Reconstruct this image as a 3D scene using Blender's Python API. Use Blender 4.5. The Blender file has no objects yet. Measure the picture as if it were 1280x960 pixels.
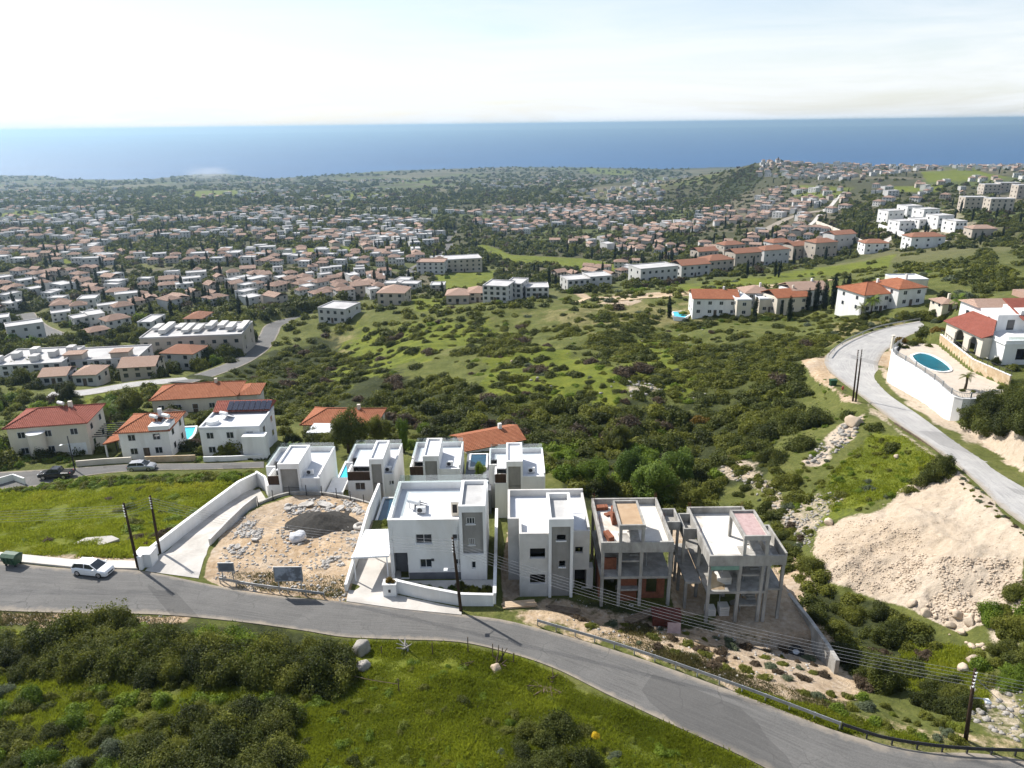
SUN_E, SKY_S, EXPO, CLOUD, HAZE_D, HAZE_G = 4.9, .10, .62, (6.6, 6.85, 7.1), 1.35e-4, .72
import bpy, bmesh, math, random
import numpy as np
from mathutils import Vector, Matrix
random.seed(7); RNG = np.random.default_rng(7)
R = math.radians
SC = bpy.context.scene
COL = SC.collection
# ------------------------------------------------------------------ camera geometry (used to survey the site from the photograph)
F, H, PITCH, ROLL = 914.0, 46.15, R(19.57), 0.0125
CP, SP, CR, SR = math.cos(PITCH), math.sin(PITCH), math.cos(ROLL), math.sin(ROLL)
SEA = -134.0
def ray(px, py):
    x = (px - 640) / F; y = (480 - py) / F
    x, y = x * CR + y * SR, -x * SR + y * CR
    return x, CP + y * SP, -SP + y * CP
def P(px, py, z=0.0):
    a, b, c = ray(px, py); t = (z - H) / c
    return a * t, b * t, z
def Q(px, py, Y):
    a, b, c = ray(px, py); t = Y / b
    return a * t, Y, H + c * t
def pix(X, Y, Z):
    """world -> photo pixel (arrays ok)"""
    dz = Z - H
    d = Y * CP - dz * SP; u = Y * SP + dz * CP
    x = X / d; y = u / d
    xi = x * CR - y * SR; yi = x * SR + y * CR
    return 640 + F * xi, 480 - F * yi, d
# ------------------------------------------------------------------ numpy noise
def _hash(ix, iy, s):
    h = (ix.astype(np.int64) * 374761393 + iy.astype(np.int64) * 668265263 + s * 974634721) & 0x7fffffff
    h = ((h ^ (h >> 13)) * 1274126177) & 0x7fffffff
    return ((h ^ (h >> 16)) & 0xffff) / 65535.0
def vnoise(x, y, s=0):
    ix = np.floor(x); iy = np.floor(y); fx = x - ix; fy = y - iy
    fx = fx * fx * (3 - 2 * fx); fy = fy * fy * (3 - 2 * fy)
    ix = ix.astype(np.int64); iy = iy.astype(np.int64)
    a = _hash(ix, iy, s); b = _hash(ix + 1, iy, s); c = _hash(ix, iy + 1, s); d = _hash(ix + 1, iy + 1, s)
    return a + (b - a) * fx + (c - a) * fy + (a - b - c + d) * fx * fy
def fbm(x, y, s=0, o=4):
    v = 0; a = .5
    for i in range(o):
        v = v + a * vnoise(x, y, s + i); x = x * 2.03 + 11.3; y = y * 2.03 + 5.7; a *= .5
    return v
def smooth(a, b, x):
    t = np.clip((x - a) / (b - a), 0, 1); return t * t * (3 - 2 * t)
# ------------------------------------------------------------------ materials
def nt_new(name):
    m = bpy.data.materials.new(name); m.use_nodes = True
    nt = m.node_tree; nt.nodes.clear()
    out = nt.nodes.new('ShaderNodeOutputMaterial')
    return m, nt, out
def N(nt, t, **kw):
    n = nt.nodes.new(t)
    for k, v in kw.items():
        if k in n.inputs: n.inputs[k].default_value = v
        else: setattr(n, k, v)
    return n
def ramp(nt, fac, stops):
    r = nt.nodes.new('ShaderNodeValToRGB'); e = r.color_ramp.elements
    while len(e) < len(stops): e.new(.5)
    for el, (p, c) in zip(e, stops):
        el.position = p; el.color = (*c, 1) if len(c) == 3 else c
    nt.links.new(fac, r.inputs[0]); return r.outputs[0]
def noise(nt, vec, scale, detail=4, rough=.55, dist=0):
    n = N(nt, 'ShaderNodeTexNoise'); n.inputs['Scale'].default_value = scale
    n.inputs['Detail'].default_value = detail; n.inputs['Roughness'].default_value = rough
    n.inputs['Distortion'].default_value = dist
    nt.links.new(vec, n.inputs['Vector']); return n.outputs['Fac']
def mix(nt, fac, a, b, mode='MIX'):
    n = nt.nodes.new('ShaderNodeMix'); n.data_type = 'RGBA'; n.blend_type = mode
    if isinstance(fac, (int, float)): n.inputs[0].default_value = fac
    else: nt.links.new(fac, n.inputs[0])
    for i, v in ((6, a), (7, b)):
        if isinstance(v, (tuple, list)): n.inputs[i].default_value = (*v[:3], 1)
        else: nt.links.new(v, n.inputs[i])
    return n.outputs[2]
def mth(nt, op, a, b=0.0, clamp=False):
    n = nt.nodes.new('ShaderNodeMath'); n.operation = op; n.use_clamp = clamp
    for i, v in ((0, a), (1, b)):
        if isinstance(v, (int, float)): n.inputs[i].default_value = v
        else: nt.links.new(v, n.inputs[i])
    return n.outputs[0]
def pos(nt, sx=1, sy=1, sz=1):
    g = nt.nodes.new('ShaderNodeNewGeometry')
    if (sx, sy, sz) == (1, 1, 1): return g.outputs['Position']
    m = nt.nodes.new('ShaderNodeMapping'); m.inputs['Scale'].default_value = (sx, sy, sz)
    nt.links.new(g.outputs['Position'], m.inputs['Vector']); return m.outputs[0]
def surf(nt, out, col, rough=.8, spec=.3, metal=0, bump=None, bstr=.3, bdist=.05, trans=0):
    b = nt.nodes.new('ShaderNodeBsdfPrincipled')
    if isinstance(col, (tuple, list)): b.inputs['Base Color'].default_value = (*col[:3], 1)
    else: nt.links.new(col, b.inputs['Base Color'])
    b.inputs['Roughness'].default_value = rough; b.inputs['Specular IOR Level'].default_value = spec
    b.inputs['Metallic'].default_value = metal
    if trans: b.inputs['Transmission Weight'].default_value = trans
    if bump is not None:
        bp = nt.nodes.new('ShaderNodeBump'); bp.inputs['Strength'].default_value = bstr; bp.inputs['Distance'].default_value = bdist
        nt.links.new(bump, bp.inputs['Height']); nt.links.new(bp.outputs[0], b.inputs['Normal'])
    nt.links.new(b.outputs[0], out.inputs[0]); return b
MATS = {}
def M(name, c1, c2=None, scale=1.5, rough=.8, spec=.3, metal=0, bump=.25, bs=None, stretch=(1, 1, 1), lo=.35, hi=.65, stain=None, dist=.03):
    """weathered surface: two tones of the thing's own colour broken up by noise, optional third stain tone"""
    if c2 is None: c2 = tuple(x * .82 for x in c1)
    m, nt, out = nt_new(name); p = pos(nt, *stretch)
    n1 = noise(nt, p, scale, 6, .6)
    col = ramp(nt, n1, [(lo, c1), (hi, c2)])
    if stain is not None:
        n2 = noise(nt, p, scale * .35, 5, .65, .6)
        f = ramp(nt, n2, [(.5, (0, 0, 0)), (.72, (1, 1, 1))])
        col = mix(nt, f, col, stain)
    n3 = noise(nt, pos(nt), bs or scale * 8, 4, .6)
    surf(nt, out, col, rough, spec, metal, n3 if bump else None, bump, dist)
    MATS[name] = m; return m
def tile_mat(name, c1, c2, c3, ang=0.0):
    """clay pan tiles: rows and rolls in the bump, colour varied tile to tile"""
    m, nt, out = nt_new(name)
    tc = nt.nodes.new('ShaderNodeTexCoord'); p = tc.outputs['Object']
    n1 = noise(nt, p, .9, 5, .6); n2 = noise(nt, p, 6, 2, .5)
    col = ramp(nt, n1, [(.3, c1), (.55, c2), (.75, c3)])
    col = mix(nt, .35, col, ramp(nt, n2, [(.3, tuple(x * .6 for x in c1)), (.7, tuple(min(1, x * 1.3) for x in c2))]))
    w = N(nt, 'ShaderNodeTexWave'); w.inputs['Scale'].default_value = 1.0; w.bands_direction = 'X'; w.inputs['Distortion'].default_value = .3
    nt.links.new(p, w.inputs['Vector'])
    w2 = N(nt, 'ShaderNodeTexWave'); w2.inputs['Scale'].default_value = 1.0; w2.bands_direction = 'Y'; w2.inputs['Distortion'].default_value = .3
    nt.links.new(p, w2.inputs['Vector'])
    h = mth(nt, 'ADD', w.outputs['Fac'], w2.outputs['Fac'])
    col = mix(nt, ramp(nt, w2.outputs['Fac'], [(.0, (.45, .45, .45)), (.35, (0, 0, 0))]), col, tuple(x * .5 for x in c1))
    surf(nt, out, col, .85, .2, 0, h, .8, .12)
    MATS[name] = m; return m
def leaf_mat(name, dark, light, other=None, tr=.40, vscale=.55):
    m, nt, out = nt_new(name)
    oi = nt.nodes.new('ShaderNodeObjectInfo')
    n1 = noise(nt, pos(nt), vscale, 3, .6); n2 = noise(nt, pos(nt), 5.0, 2, .6)
    f = mth(nt, 'ADD', mth(nt, 'MULTIPLY', n1, .65), mth(nt, 'MULTIPLY', n2, .35))
    f = mth(nt, 'ADD', f, mth(nt, 'MULTIPLY', mth(nt, 'SUBTRACT', oi.outputs['Random'], .5), .22))
    st = [(.36, dark), (.62, light)]
    if other: st.append((.8, other))
    col = ramp(nt, f, st)
    b = nt.nodes.new('ShaderNodeBsdfPrincipled'); nt.links.new(col, b.inputs['Base Color'])
    b.inputs['Roughness'].default_value = .62; b.inputs['Specular IOR Level'].default_value = .22
    t = nt.nodes.new('ShaderNodeBsdfTranslucent'); nt.links.new(col, t.inputs['Color'])
    ms = nt.nodes.new('ShaderNodeMixShader'); ms.inputs[0].default_value = tr
    nt.links.new(b.outputs[0], ms.inputs[1]); nt.links.new(t.outputs[0], ms.inputs[2])
    nt.links.new(ms.outputs[0], out.inputs[0]); MATS[name] = m; return m

M('white_render', (.80, .795, .78), (.69, .685, .67), .55, .85, .25, stain=(.60, .58, .54), stretch=(1, 1, .22), bump=.18)
M('town_white', (.60, .585, .56), (.46, .45, .43), .12, .9, .2, bump=0, bs=2)
M('town_cream', (.50, .44, .37), (.38, .33, .28), .12, .9, .2, bump=0, bs=2)
M('town_roof', (.52, .51, .50), (.38, .37, .365), .15, .9, .2, bump=0, bs=2)
M('terrace_tile', (.52, .45, .37), (.44, .38, .31), .8, .85, .25, bump=.1)
M('cream_render', (.68, .62, .52), (.60, .54, .45), .5, .85, .25, stretch=(1, 1, .35), bump=.12)
M('grey_render', (.30, .29, .27), (.24, .23, .215), 1.2, .85, .25, stretch=(1, 1, .4), bump=.2)
M('dark_grey_render', (.15, .16, .175), (.115, .12, .135), 1.0, .8, .25, bump=.1)
M('primer_render', (.58, .56, .53), (.50, .485, .46), .8, .9, .2, stain=(.44, .42, .39), bump=.2)
M('roof_membrane', (.64, .65, .67), (.56, .57, .595), .6, .8, .25, stain=(.56, .57, .585), bump=.1)
M('grey_screed', (.46, .455, .445), (.38, .376, .37), .8, .9, .2, bump=.2)
M('plywood', (.42, .30, .19), (.34, .23, .14), .7, .85, .2, stain=(.5, .4, .29), bump=.2)
M('raw_screed', (.68, .655, .61), (.56, .535, .49), .5, .9, .2, stain=(.36, .28, .2), bump=.3)
M('raw_concrete', (.40, .385, .355), (.25, .24, .22), 1.1, .9, .2, stain=(.17, .16, .145), stretch=(1, 1, .4), bump=.35)
M('green_shutter_board', (.20, .33, .26), (.16, .27, .22), 2, .8, .2)
M('clay_brick', (.27, .105, .06), (.18, .07, .04), 2.5, .9, .2, bump=.5)
M('rust_paint', (.15, .04, .028), (.08, .028, .02), 2.5, .75, .3)
M('pink_board', (.46, .34, .32), (.36, .25, .24), 2, .9, .2)
M('driveway_concrete', (.52, .49, .45), (.42, .395, .36), .4, .9, .2, stain=(.33, .31, .28), bump=.2)
M('pavement_concrete', (.58, .55, .5), (.48, .45, .41), .6, .9, .2, bump=.2)
M('stone_cladding', (.52, .40, .26), (.38, .28, .17), 1.6, .9, .2, bump=.6, stain=(.58, .5, .38))
M('galvanised_steel', (.46, .47, .48), (.33, .34, .35), 1.5, .5, .5, .6, bump=.1)
M('dark_steel', (.05, .05, .055), (.035, .035, .04), 2, .55, .4, .3, bump=.1)
M('pole_wood', (.06, .038, .024), (.035, .022, .014), 3, .9, .15, stretch=(1, 1, .15), bump=.4)
M('old_wood', (.16, .12, .085), (.08, .06, .045), 3, .95, .1, stretch=(1, 1, .2), bump=.5)
M('bark', (.10, .075, .05), (.05, .04, .028), 3, .95, .1, bump=.6)
M('wire_metal', (.30, .30, .31), (.22, .22, .23), 2, .6, .3, .3, bump=0)
M('green_plastic', (.015, .07, .03), (.010, .045, .02), 2, .5, .4, bump=.1)
M('white_paint_metal', (.80, .81, .82), (.74, .75, .76), 1, .25, .5, bump=0)
M('black_car_paint', (.012, .013, .016), (.02, .021, .025), 1, .2, .5, bump=0)
M('silver_car_paint', (.42, .43, .45), (.36, .37, .39), 1, .28, .5, .3, bump=0)
M('tyre_rubber', (.018, .018, .018), (.03, .029, .028), 5, .9, .2, bump=.2)
M('alloy', (.5, .5, .52), (.4, .4, .42), 4, .35, .5, .8, bump=0)
M('red_lens', (.35, .01, .01), None, 2, .3, .5, bump=0)
M('clear_lens', (.7, .72, .74), None, 2, .15, .6, bump=0)
M('dark_glass', (.018, .022, .028), (.03, .036, .044), .7, .08, .6, bump=0)
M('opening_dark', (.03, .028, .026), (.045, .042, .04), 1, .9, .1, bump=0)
M('window_frame', (.62, .62, .62), (.56, .56, .56), 1, .5, .4, bump=0)
M('rattan_screen', (.075, .045, .03), (.045, .028, .02), 6, .85, .2, stretch=(1, 1, .1), bump=.5)
M('white_plastic', (.76, .76, .75), (.68, .68, .67), 2, .5, .35, bump=.05)
M('blue_fabric', (.02, .22, .42), (.015, .17, .34), 2, .8, .2)
M('thatch', (.12, .10, .085), (.07, .06, .05), 3, .95, .1, bump=.7)
M('solar_panel', (.012, .017, .035), (.02, .026, .05), 2, .12, .6, bump=0)
M('dark_pool_tile', (.012, .05, .085), (.02, .07, .11), 1, .15, .5, bump=0)
M('limestone', (.56, .46, .355), (.42, .335, .25), 1.2, .95, .15, bump=.6, stain=(.42, .33, .24), dist=.1)
M('grey_rock', (.36, .335, .30), (.25, .235, .21), 1.3, .95, .15, bump=.7, dist=.1)
M('rubble_grey', (.50, .475, .44), (.25, .235, .215), 1.5, .95, .15, bump=.5)
M('black_gravel', (.035, .033, .030), (.06, .056, .05), 4, .95, .15, bump=.9, bs=18, dist=.08)
M('white_sack', (.62, .63, .65), (.45, .46, .48), 3, .8, .2, bump=.3)
M('sign_back', (.30, .32, .35), (.22, .235, .26), 1, .6, .3, bump=.05)
M('sign_picture', (.13, .14, .16), (.33, .36, .41), 1.1, .5, .3, bump=0, lo=.42, hi=.56)
M('timber_post', (.22, .17, .12), (.14, .105, .075), 3, .9, .15, stretch=(1, 1, .2))
M('yellow_flower', (.62, .42, .02), (.5, .34, .02), 3, .8, .2, bump=0)
M('red_hydrant', (.42, .06, .05), (.3, .04, .035), 3, .6, .3, bump=0)
tile_mat('terracotta_tile', (.30, .105, .05), (.40, .15, .075), (.46, .20, .11))
tile_mat('red_tile', (.25, .075, .05), (.32, .10, .07), (.38, .14, .10))
tile_mat('terrace_roof', (.30, .135, .08), (.36, .175, .11), (.26, .115, .07))
tile_mat('faded_tile', (.30, .19, .14), (.36, .245, .19), (.25, .16, .125))
tile_mat('pale_tile', (.40, .26, .19), (.46, .32, .25), (.36, .23, .17))
leaf_mat('leaf_dark', (0.030, 0.039, 0.008), (0.103, 0.120, 0.021), (0.190, 0.190, 0.033))
leaf_mat('leaf_olive', (0.062, 0.074, 0.014), (0.179, 0.190, 0.027), (0.260, 0.260, 0.043))
leaf_mat('leaf_bright', (0.072, 0.120, 0.012), (0.190, 0.260, 0.024), (0.260, 0.260, 0.036))
leaf_mat('leaf_yellowgreen', (0.098, 0.131, 0.017), (0.210, 0.241, 0.032), (0.260, 0.260, 0.042))
leaf_mat('leaf_brown', (0.053, 0.041, 0.024), (0.120, 0.087, 0.055), (0.183, 0.131, 0.072))
leaf_mat('leaf_grey', (0.070, 0.087, 0.048), (0.154, 0.183, 0.103), (0.238, 0.260, 0.156))
leaf_mat('leaf_pine', (0.070, 0.117, 0.019), (0.161, 0.227, 0.034), (0.238, 0.260, 0.048))
leaf_mat('leaf_cypress', (.006, .012, .006), (.02, .032, .013))
leaf_mat('leaf_orange', (.10, .07, .012), (.20, .13, .02), (.28, .17, .03))
leaf_mat('grass_blade', (.15, .185, .016), (.28, .315, .027), (.36, .345, .045), tr=.45, vscale=.16)
leaf_mat('dry_grass_blade', (.10, .095, .035), (.19, .165, .06), (.25, .21, .09), tr=.3, vscale=.3)
def pool_mat():
    m, nt, out = nt_new('pool_water')
    n = noise(nt, pos(nt), 2.2, 3); col = ramp(nt, n, [(.3, (.02, .40, .56)), (.7, (.06, .52, .66))])
    surf(nt, out, col, .06, .5, 0, n, .12, .05); MATS['pool_water'] = m
pool_mat()
def railglass():
    m, nt, out = nt_new('rail_glass')
    g = N(nt, 'ShaderNodeBsdfGlossy'); g.inputs['Roughness'].default_value = .05
    t = N(nt, 'ShaderNodeBsdfTransparent'); t.inputs['Color'].default_value = (.80, .86, .86, 1)
    ms = N(nt, 'ShaderNodeMixShader'); ms.inputs[0].default_value = .16
    nt.links.new(t.outputs[0], ms.inputs[1]); nt.links.new(g.outputs[0], ms.inputs[2]); nt.links.new(ms.outputs[0], out.inputs[0])
    MATS['rail_glass'] = m
railglass()
def asphalt(name, a, b, c, along):
    m, nt, out = nt_new(name)
    uv = nt.nodes.new('ShaderNodeUVMap'); uv.uv_map = 'UVMap'
    mp = nt.nodes.new('ShaderNodeMapping'); mp.inputs['Scale'].default_value = (.9, .035, 1); nt.links.new(uv.outputs[0], mp.inputs['Vector'])
    n1 = noise(nt, mp.outputs[0], 5, 4, .6)                 # wheel-worn lanes
    n2 = noise(nt, pos(nt), .25, 5, .6, .5); n3 = noise(nt, pos(nt), 9, 3, .7)
    col = ramp(nt, n1, [(.3, a), (.5, b), (.72, c)])
    col = mix(nt, ramp(nt, n2, [(.42, (0, 0, 0)), (.68, (.75, .75, .75))]), col, c)
    col = mix(nt, .25, col, ramp(nt, n3, [(.35, tuple(x * .6 for x in a)), (.7, tuple(x * 1.25 for x in c))]))
    # grit and dust along both edges, hairline cracks, old patches
    su = nt.nodes.new('ShaderNodeSeparateXYZ'); nt.links.new(uv.outputs[0], su.inputs[0])
    ed = mth(nt, 'ABSOLUTE', mth(nt, 'DIVIDE', mth(nt, 'SUBTRACT', su.outputs['X'], 3.5), 3.5)); n4 = noise(nt, pos(nt), .7, 5, .7)
    ef = mth(nt, 'ADD', ed, mth(nt, 'MULTIPLY', mth(nt, 'SUBTRACT', n4, .5), .5)); col = mix(nt, ramp(nt, ef, [(.80, (0, 0, 0)), (1.02, (.8, .8, .8))]), col, (.30, .255, .20))
    vo = N(nt, 'ShaderNodeTexVoronoi'); vo.feature = 'DISTANCE_TO_EDGE'; vo.inputs['Scale'].default_value = .33; wv = nt.nodes.new('ShaderNodeVectorMath'); wv.operation = 'ADD'; nz = N(nt, 'ShaderNodeTexNoise'); nz.inputs['Scale'].default_value = .9; nt.links.new(pos(nt), nz.inputs['Vector']); nt.links.new(pos(nt), wv.inputs[0]); nt.links.new(nz.outputs['Color'], wv.inputs[1]); nt.links.new(wv.outputs[0], vo.inputs['Vector'])
    ck = mth(nt, 'MULTIPLY', ramp(nt, vo.outputs['Distance'], [(.0, (.5, .5, .5)), (.02, (0, 0, 0))]), ramp(nt, n2, [(.45, (0, 0, 0)), (.6, (1, 1, 1))])); col = mix(nt, ck, col, tuple(x * .45 for x in a))
    vp = N(nt, 'ShaderNodeTexVoronoi'); vp.distance = 'CHEBYCHEV'; vp.inputs['Scale'].default_value = .11; nt.links.new(uv.outputs[0], vp.inputs['Vector']); sp = nt.nodes.new('ShaderNodeSeparateColor'); nt.links.new(vp.outputs['Color'], sp.inputs[0])
    col = mix(nt, ramp(nt, sp.outputs[0], [(.80, (0, 0, 0)), (.81, (.4, .4, .4))]), col, tuple(x * .62 for x in a))
    surf(nt, out, col, .88, .25, 0, n3, .3, .02); MATS[name] = m
asphalt('asphalt', (.085, .083, .08), (.115, .112, .107), (.155, .15, .142), 1)
asphalt('hill_asphalt', (.25, .245, .238), (.33, .32, .31), (.46, .445, .42), 1)
# ------------------------------------------------------------------ mesh builder
class MB:
    def __init__(s): s.v = []; s.f = []
    def add(s, vs, fs):
        o = len(s.v); s.v += [tuple(v) for v in vs]; s.f += [tuple(i + o for i in f) for f in fs]; return s
    def box(s, x0, x1, y0, y1, z0, z1):
        return s.add([(x0, y0, z0), (x1, y0, z0), (x1, y1, z0), (x0, y1, z0), (x0, y0, z1), (x1, y0, z1), (x1, y1, z1), (x0, y1, z1)],
                     [(0, 3, 2, 1), (4, 5, 6, 7), (0, 1, 5, 4), (1, 2, 6, 5), (2, 3, 7, 6), (3, 0, 4, 7)])
    def prism(s, poly, z0, z1):
        """poly: xy list (ccw); z0/z1 numbers or per-vertex lists"""
        n = len(poly); a = z0 if hasattr(z0, '__len__') else [z0] * n; b = z1 if hasattr(z1, '__len__') else [z1] * n
        vs = [(p[0], p[1], a[i]) for i, p in enumerate(poly)] + [(p[0], p[1], b[i]) for i, p in enumerate(poly)]
        fs = [tuple(range(n - 1, -1, -1)), tuple(range(n, 2 * n))] + [(i, (i + 1) % n, n + (i + 1) % n, n + i) for i in range(n)]
        return s.add(vs, fs)
    def tube(s, pts, r, seg=8, cap=True):
        pts = [Vector(p) for p in pts]; n = len(pts); rr = r if hasattr(r, '__len__') else [r] * n; vs = []; fs = []
        for i, p in enumerate(pts):
            d = (pts[min(i + 1, n - 1)] - pts[max(i - 1, 0)]).normalized()
            a = d.cross(Vector((0, 0, 1)) if abs(d.z) < .95 else Vector((1, 0, 0))).normalized(); b = d.cross(a)
            for k in range(seg):
                t = 2 * math.pi * k / seg; vs.append(p + rr[i] * (math.cos(t) * a + math.sin(t) * b))
        for i in range(n - 1):
            for k in range(seg):
                k2 = (k + 1) % seg; fs.append((i * seg + k, i * seg + k2, (i + 1) * seg + k2, (i + 1) * seg + k))
        if cap: fs += [tuple(range(seg - 1, -1, -1)), tuple((n - 1) * seg + k for k in range(seg))]
        return s.add(vs, fs)
    def cyl(s, x, y, z0, z1, r, seg=12, r1=None): return s.tube([(x, y, z0), (x, y, z1)], [r, r if r1 is None else r1], seg)
    def xcyl(s, x0, x1, y, z, r, seg=14): return s.tube([(x0, y, z), (x1, y, z)], r, seg)
    def ycyl(s, y0, y1, x, z, r, seg=14): return s.tube([(x, y0, z), (x, y1, z)], r, seg)
    def strip(s, pts, h0, h1, th):
        """wall along a polyline of (x,y,zbase): from zbase+h0 to zbase+h1, thickness th"""
        n = len(pts); L = []
        for i in range(n):
            a = Vector(pts[max(i - 1, 0)][:2]); b = Vector(pts[min(i + 1, n - 1)][:2]); d = (b - a).normalized(); L.append(Vector((-d.y, d.x)) * th / 2)
        vs = []
        for i, p in enumerate(pts):
            for sg, h in ((1, h0), (-1, h0), (-1, h1), (1, h1)):
                hh = h[i] if hasattr(h, '__len__') else h
                vs.append((p[0] + sg * L[i].x, p[1] + sg * L[i].y, p[2] + hh))
        fs = [(0, 1, 2, 3), tuple((n - 1) * 4 + k for k in (3, 2, 1, 0))]
        for i in range(n - 1):
            for k in range(4):
                k2 = (k + 1) % 4; fs.append((i * 4 + k, (i + 1) * 4 + k, (i + 1) * 4 + k2, i * 4 + k2))
        return s.add(vs, fs)
    def wall(s, axis, a0, a1, c0, c1, z0, z1, holes=()):
        """wall slab along axis 'x' or 'y' between a0..a1, thickness c0..c1, with rectangular holes (p0,p1,q0,q1)"""
        xs = sorted({a0, a1, *[h[0] for h in holes], *[h[1] for h in holes]}); zs = sorted({z0, z1, *[h[2] for h in holes], *[h[3] for h in holes]})
        xs = [x for x in xs if a0 <= x <= a1]; zs = [z for z in zs if z0 <= z <= z1]
        for i in range(len(xs) - 1):
            run = None
            for j in range(len(zs) - 1):
                xm = (xs[i] + xs[i + 1]) / 2; zm = (zs[j] + zs[j + 1]) / 2
                hole = any(h[0] < xm < h[1] and h[2] < zm < h[3] for h in holes)
                if not hole: run = [zs[j], zs[j + 1]] if run is None else [run[0], zs[j + 1]]
                if (hole or j == len(zs) - 2) and run:
                    if axis == 'x': s.box(xs[i], xs[i + 1], c0, c1, *run)
                    else: s.box(c0, c1, xs[i], xs[i + 1], *run)
                    run = None
        return s
    def ring(s, x0, x1, y0, y1, z0, z1, t):
        s.box(x0, x1, y0, y0 + t, z0, z1); s.box(x0, x1, y1 - t, y1, z0, z1); s.box(x0, x0 + t, y0 + t, y1 - t, z0, z1); return s.box(x1 - t, x1, y0 + t, y1 - t, z0, z1)
    def mesh(s, name, org=(0, 0, 0), rot=0):
        me = bpy.data.meshes.new(name)
        v = [(a - org[0], b - org[1], c - org[2]) for a, b, c in s.v]
        me.from_pydata(v, [], s.f); me.update(); return me
    def build(s, name, mat, parent=None, label=None, smooth=False, bevel=0):
        org = ORG.get(parent.name, (0, 0, 0)) if parent else (0, 0, 0)
        me = s.mesh(name, org)
        if isinstance(mat, str): mat = MATS[mat]
        me.materials.append(mat)
        if smooth:
            for p in me.polygons: p.use_smooth = True
        o = bpy.data.objects.new(name, me); COL.objects.link(o)
        if parent:
            o.parent = parent; ORG[o.name] = org
        if label: o['label'] = label
        if bevel:
            b = o.modifiers.new('bevel', 'BEVEL'); b.width = bevel; b.segments = 2; b.limit_method = 'ANGLE'
        return o
ORG = {}
LABELS = {}
def tag(o, label, cat, group=None, kind=None):
    if label: o['label'] = label
    if cat: o['category'] = cat
    if group: o['group'] = group
    if kind: o['kind'] = kind
    return o
def thing(name, label, cat, loc=(0, 0, 0), group=None, world=True):
    """Empty at the thing's base; parts built afterwards are given in world coordinates (world=True)"""
    o = bpy.data.objects.new(name, None); COL.objects.link(o); o.location = loc; o.empty_display_size = .5
    ORG[o.name] = tuple(loc) if world else (0, 0, 0)
    return tag(o, label, cat, group)
def solo(mb, name, mat, label, cat, base, group=None, smooth=False, bevel=0):
    """a one-mesh thing whose origin is moved to its base"""
    me = mb.mesh(name, base); me.materials.append(MATS[mat] if isinstance(mat, str) else mat)
    if smooth:
        for p in me.polygons: p.use_smooth = True
    o = bpy.data.objects.new(name, me); COL.objects.link(o); o.location = base
    if bevel:
        b = o.modifiers.new('bevel', 'BEVEL'); b.width = bevel; b.segments = 2; b.limit_method = 'ANGLE'
    return tag(o, label, cat, group)
def struct(name, me_or_mb, mat):
    me = me_or_mb.mesh(name) if isinstance(me_or_mb, MB) else me_or_mb
    if mat: me.materials.append(MATS[mat] if isinstance(mat, str) else mat)
    o = bpy.data.objects.new(name, me); COL.objects.link(o); o['kind'] = 'structure'; return o
def copy_tree(o, loc=None, rz=None, scale=None, parent=None):
    c = o.copy(); COL.objects.link(c)
    if parent: c.parent = parent
    for ch in list(o.children): copy_tree(ch, parent=c)
    if loc is not None: c.location = loc
    if rz is not None: c.rotation_euler = (0, 0, rz)
    if scale is not None: c.scale = scale if hasattr(scale, '__len__') else (scale,) * 3
    return c
def np_mesh(name, V, Fq, mats=None, mi=None, smooth=False):
    me = bpy.data.meshes.new(name); nv = len(V); nf, k = Fq.shape
    me.vertices.add(nv); me.vertices.foreach_set('co', np.asarray(V, dtype=np.float32).ravel())
    me.loops.add(nf * k); me.loops.foreach_set('vertex_index', Fq.astype(np.int32).ravel())
    me.polygons.add(nf); me.polygons.foreach_set('loop_start', np.arange(0, nf * k, k, dtype=np.int32))
    for m in (mats or []): me.materials.append(MATS[m] if isinstance(m, str) else m)
    if mi is not None: me.polygons.foreach_set('material_index', mi.astype(np.int32))
    if smooth: me.polygons.foreach_set('use_smooth', np.ones(nf, dtype=bool))
    me.update(calc_edges=True); return me
def add_obj(name, me, loc=(0, 0, 0), rz=0, scale=1, parent=None):
    o = bpy.data.objects.new(name, me); COL.objects.link(o); o.location = loc; o.rotation_euler = (0, 0, rz)
    o.scale = scale if hasattr(scale, '__len__') else (scale,) * 3
    if parent: o.parent = parent
    return o
# ------------------------------------------------------------------ terrain
def rs(pts, n):
    pts = np.array(pts, float); d = np.r_[0, np.cumsum(np.linalg.norm(np.diff(pts, axis=0), axis=1))]
    # Catmull-Rom through the points, then even arc length
    q = np.vstack([2 * pts[0] - pts[1], pts, 2 * pts[-1] - pts[-2]]); out = []
    for i in range(1, len(q) - 2):
        for t in np.linspace(0, 1, 12, endpoint=False):
            p0, p1, p2, p3 = q[i - 1], q[i], q[i + 1], q[i + 2]
            out.append(.5 * (2 * p1 + (p2 - p0) * t + (2 * p0 - 5 * p1 + 4 * p2 - p3) * t * t + (3 * p1 - p0 - 3 * p2 + p3) * t ** 3))
    out.append(pts[-1]); out = np.array(out); d = np.r_[0, np.cumsum(np.linalg.norm(np.diff(out, axis=0), axis=1))]
    s = np.linspace(0, d[-1], n)
    return np.column_stack([np.interp(s, d, out[:, k]) for k in range(pts.shape[1])])
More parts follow.
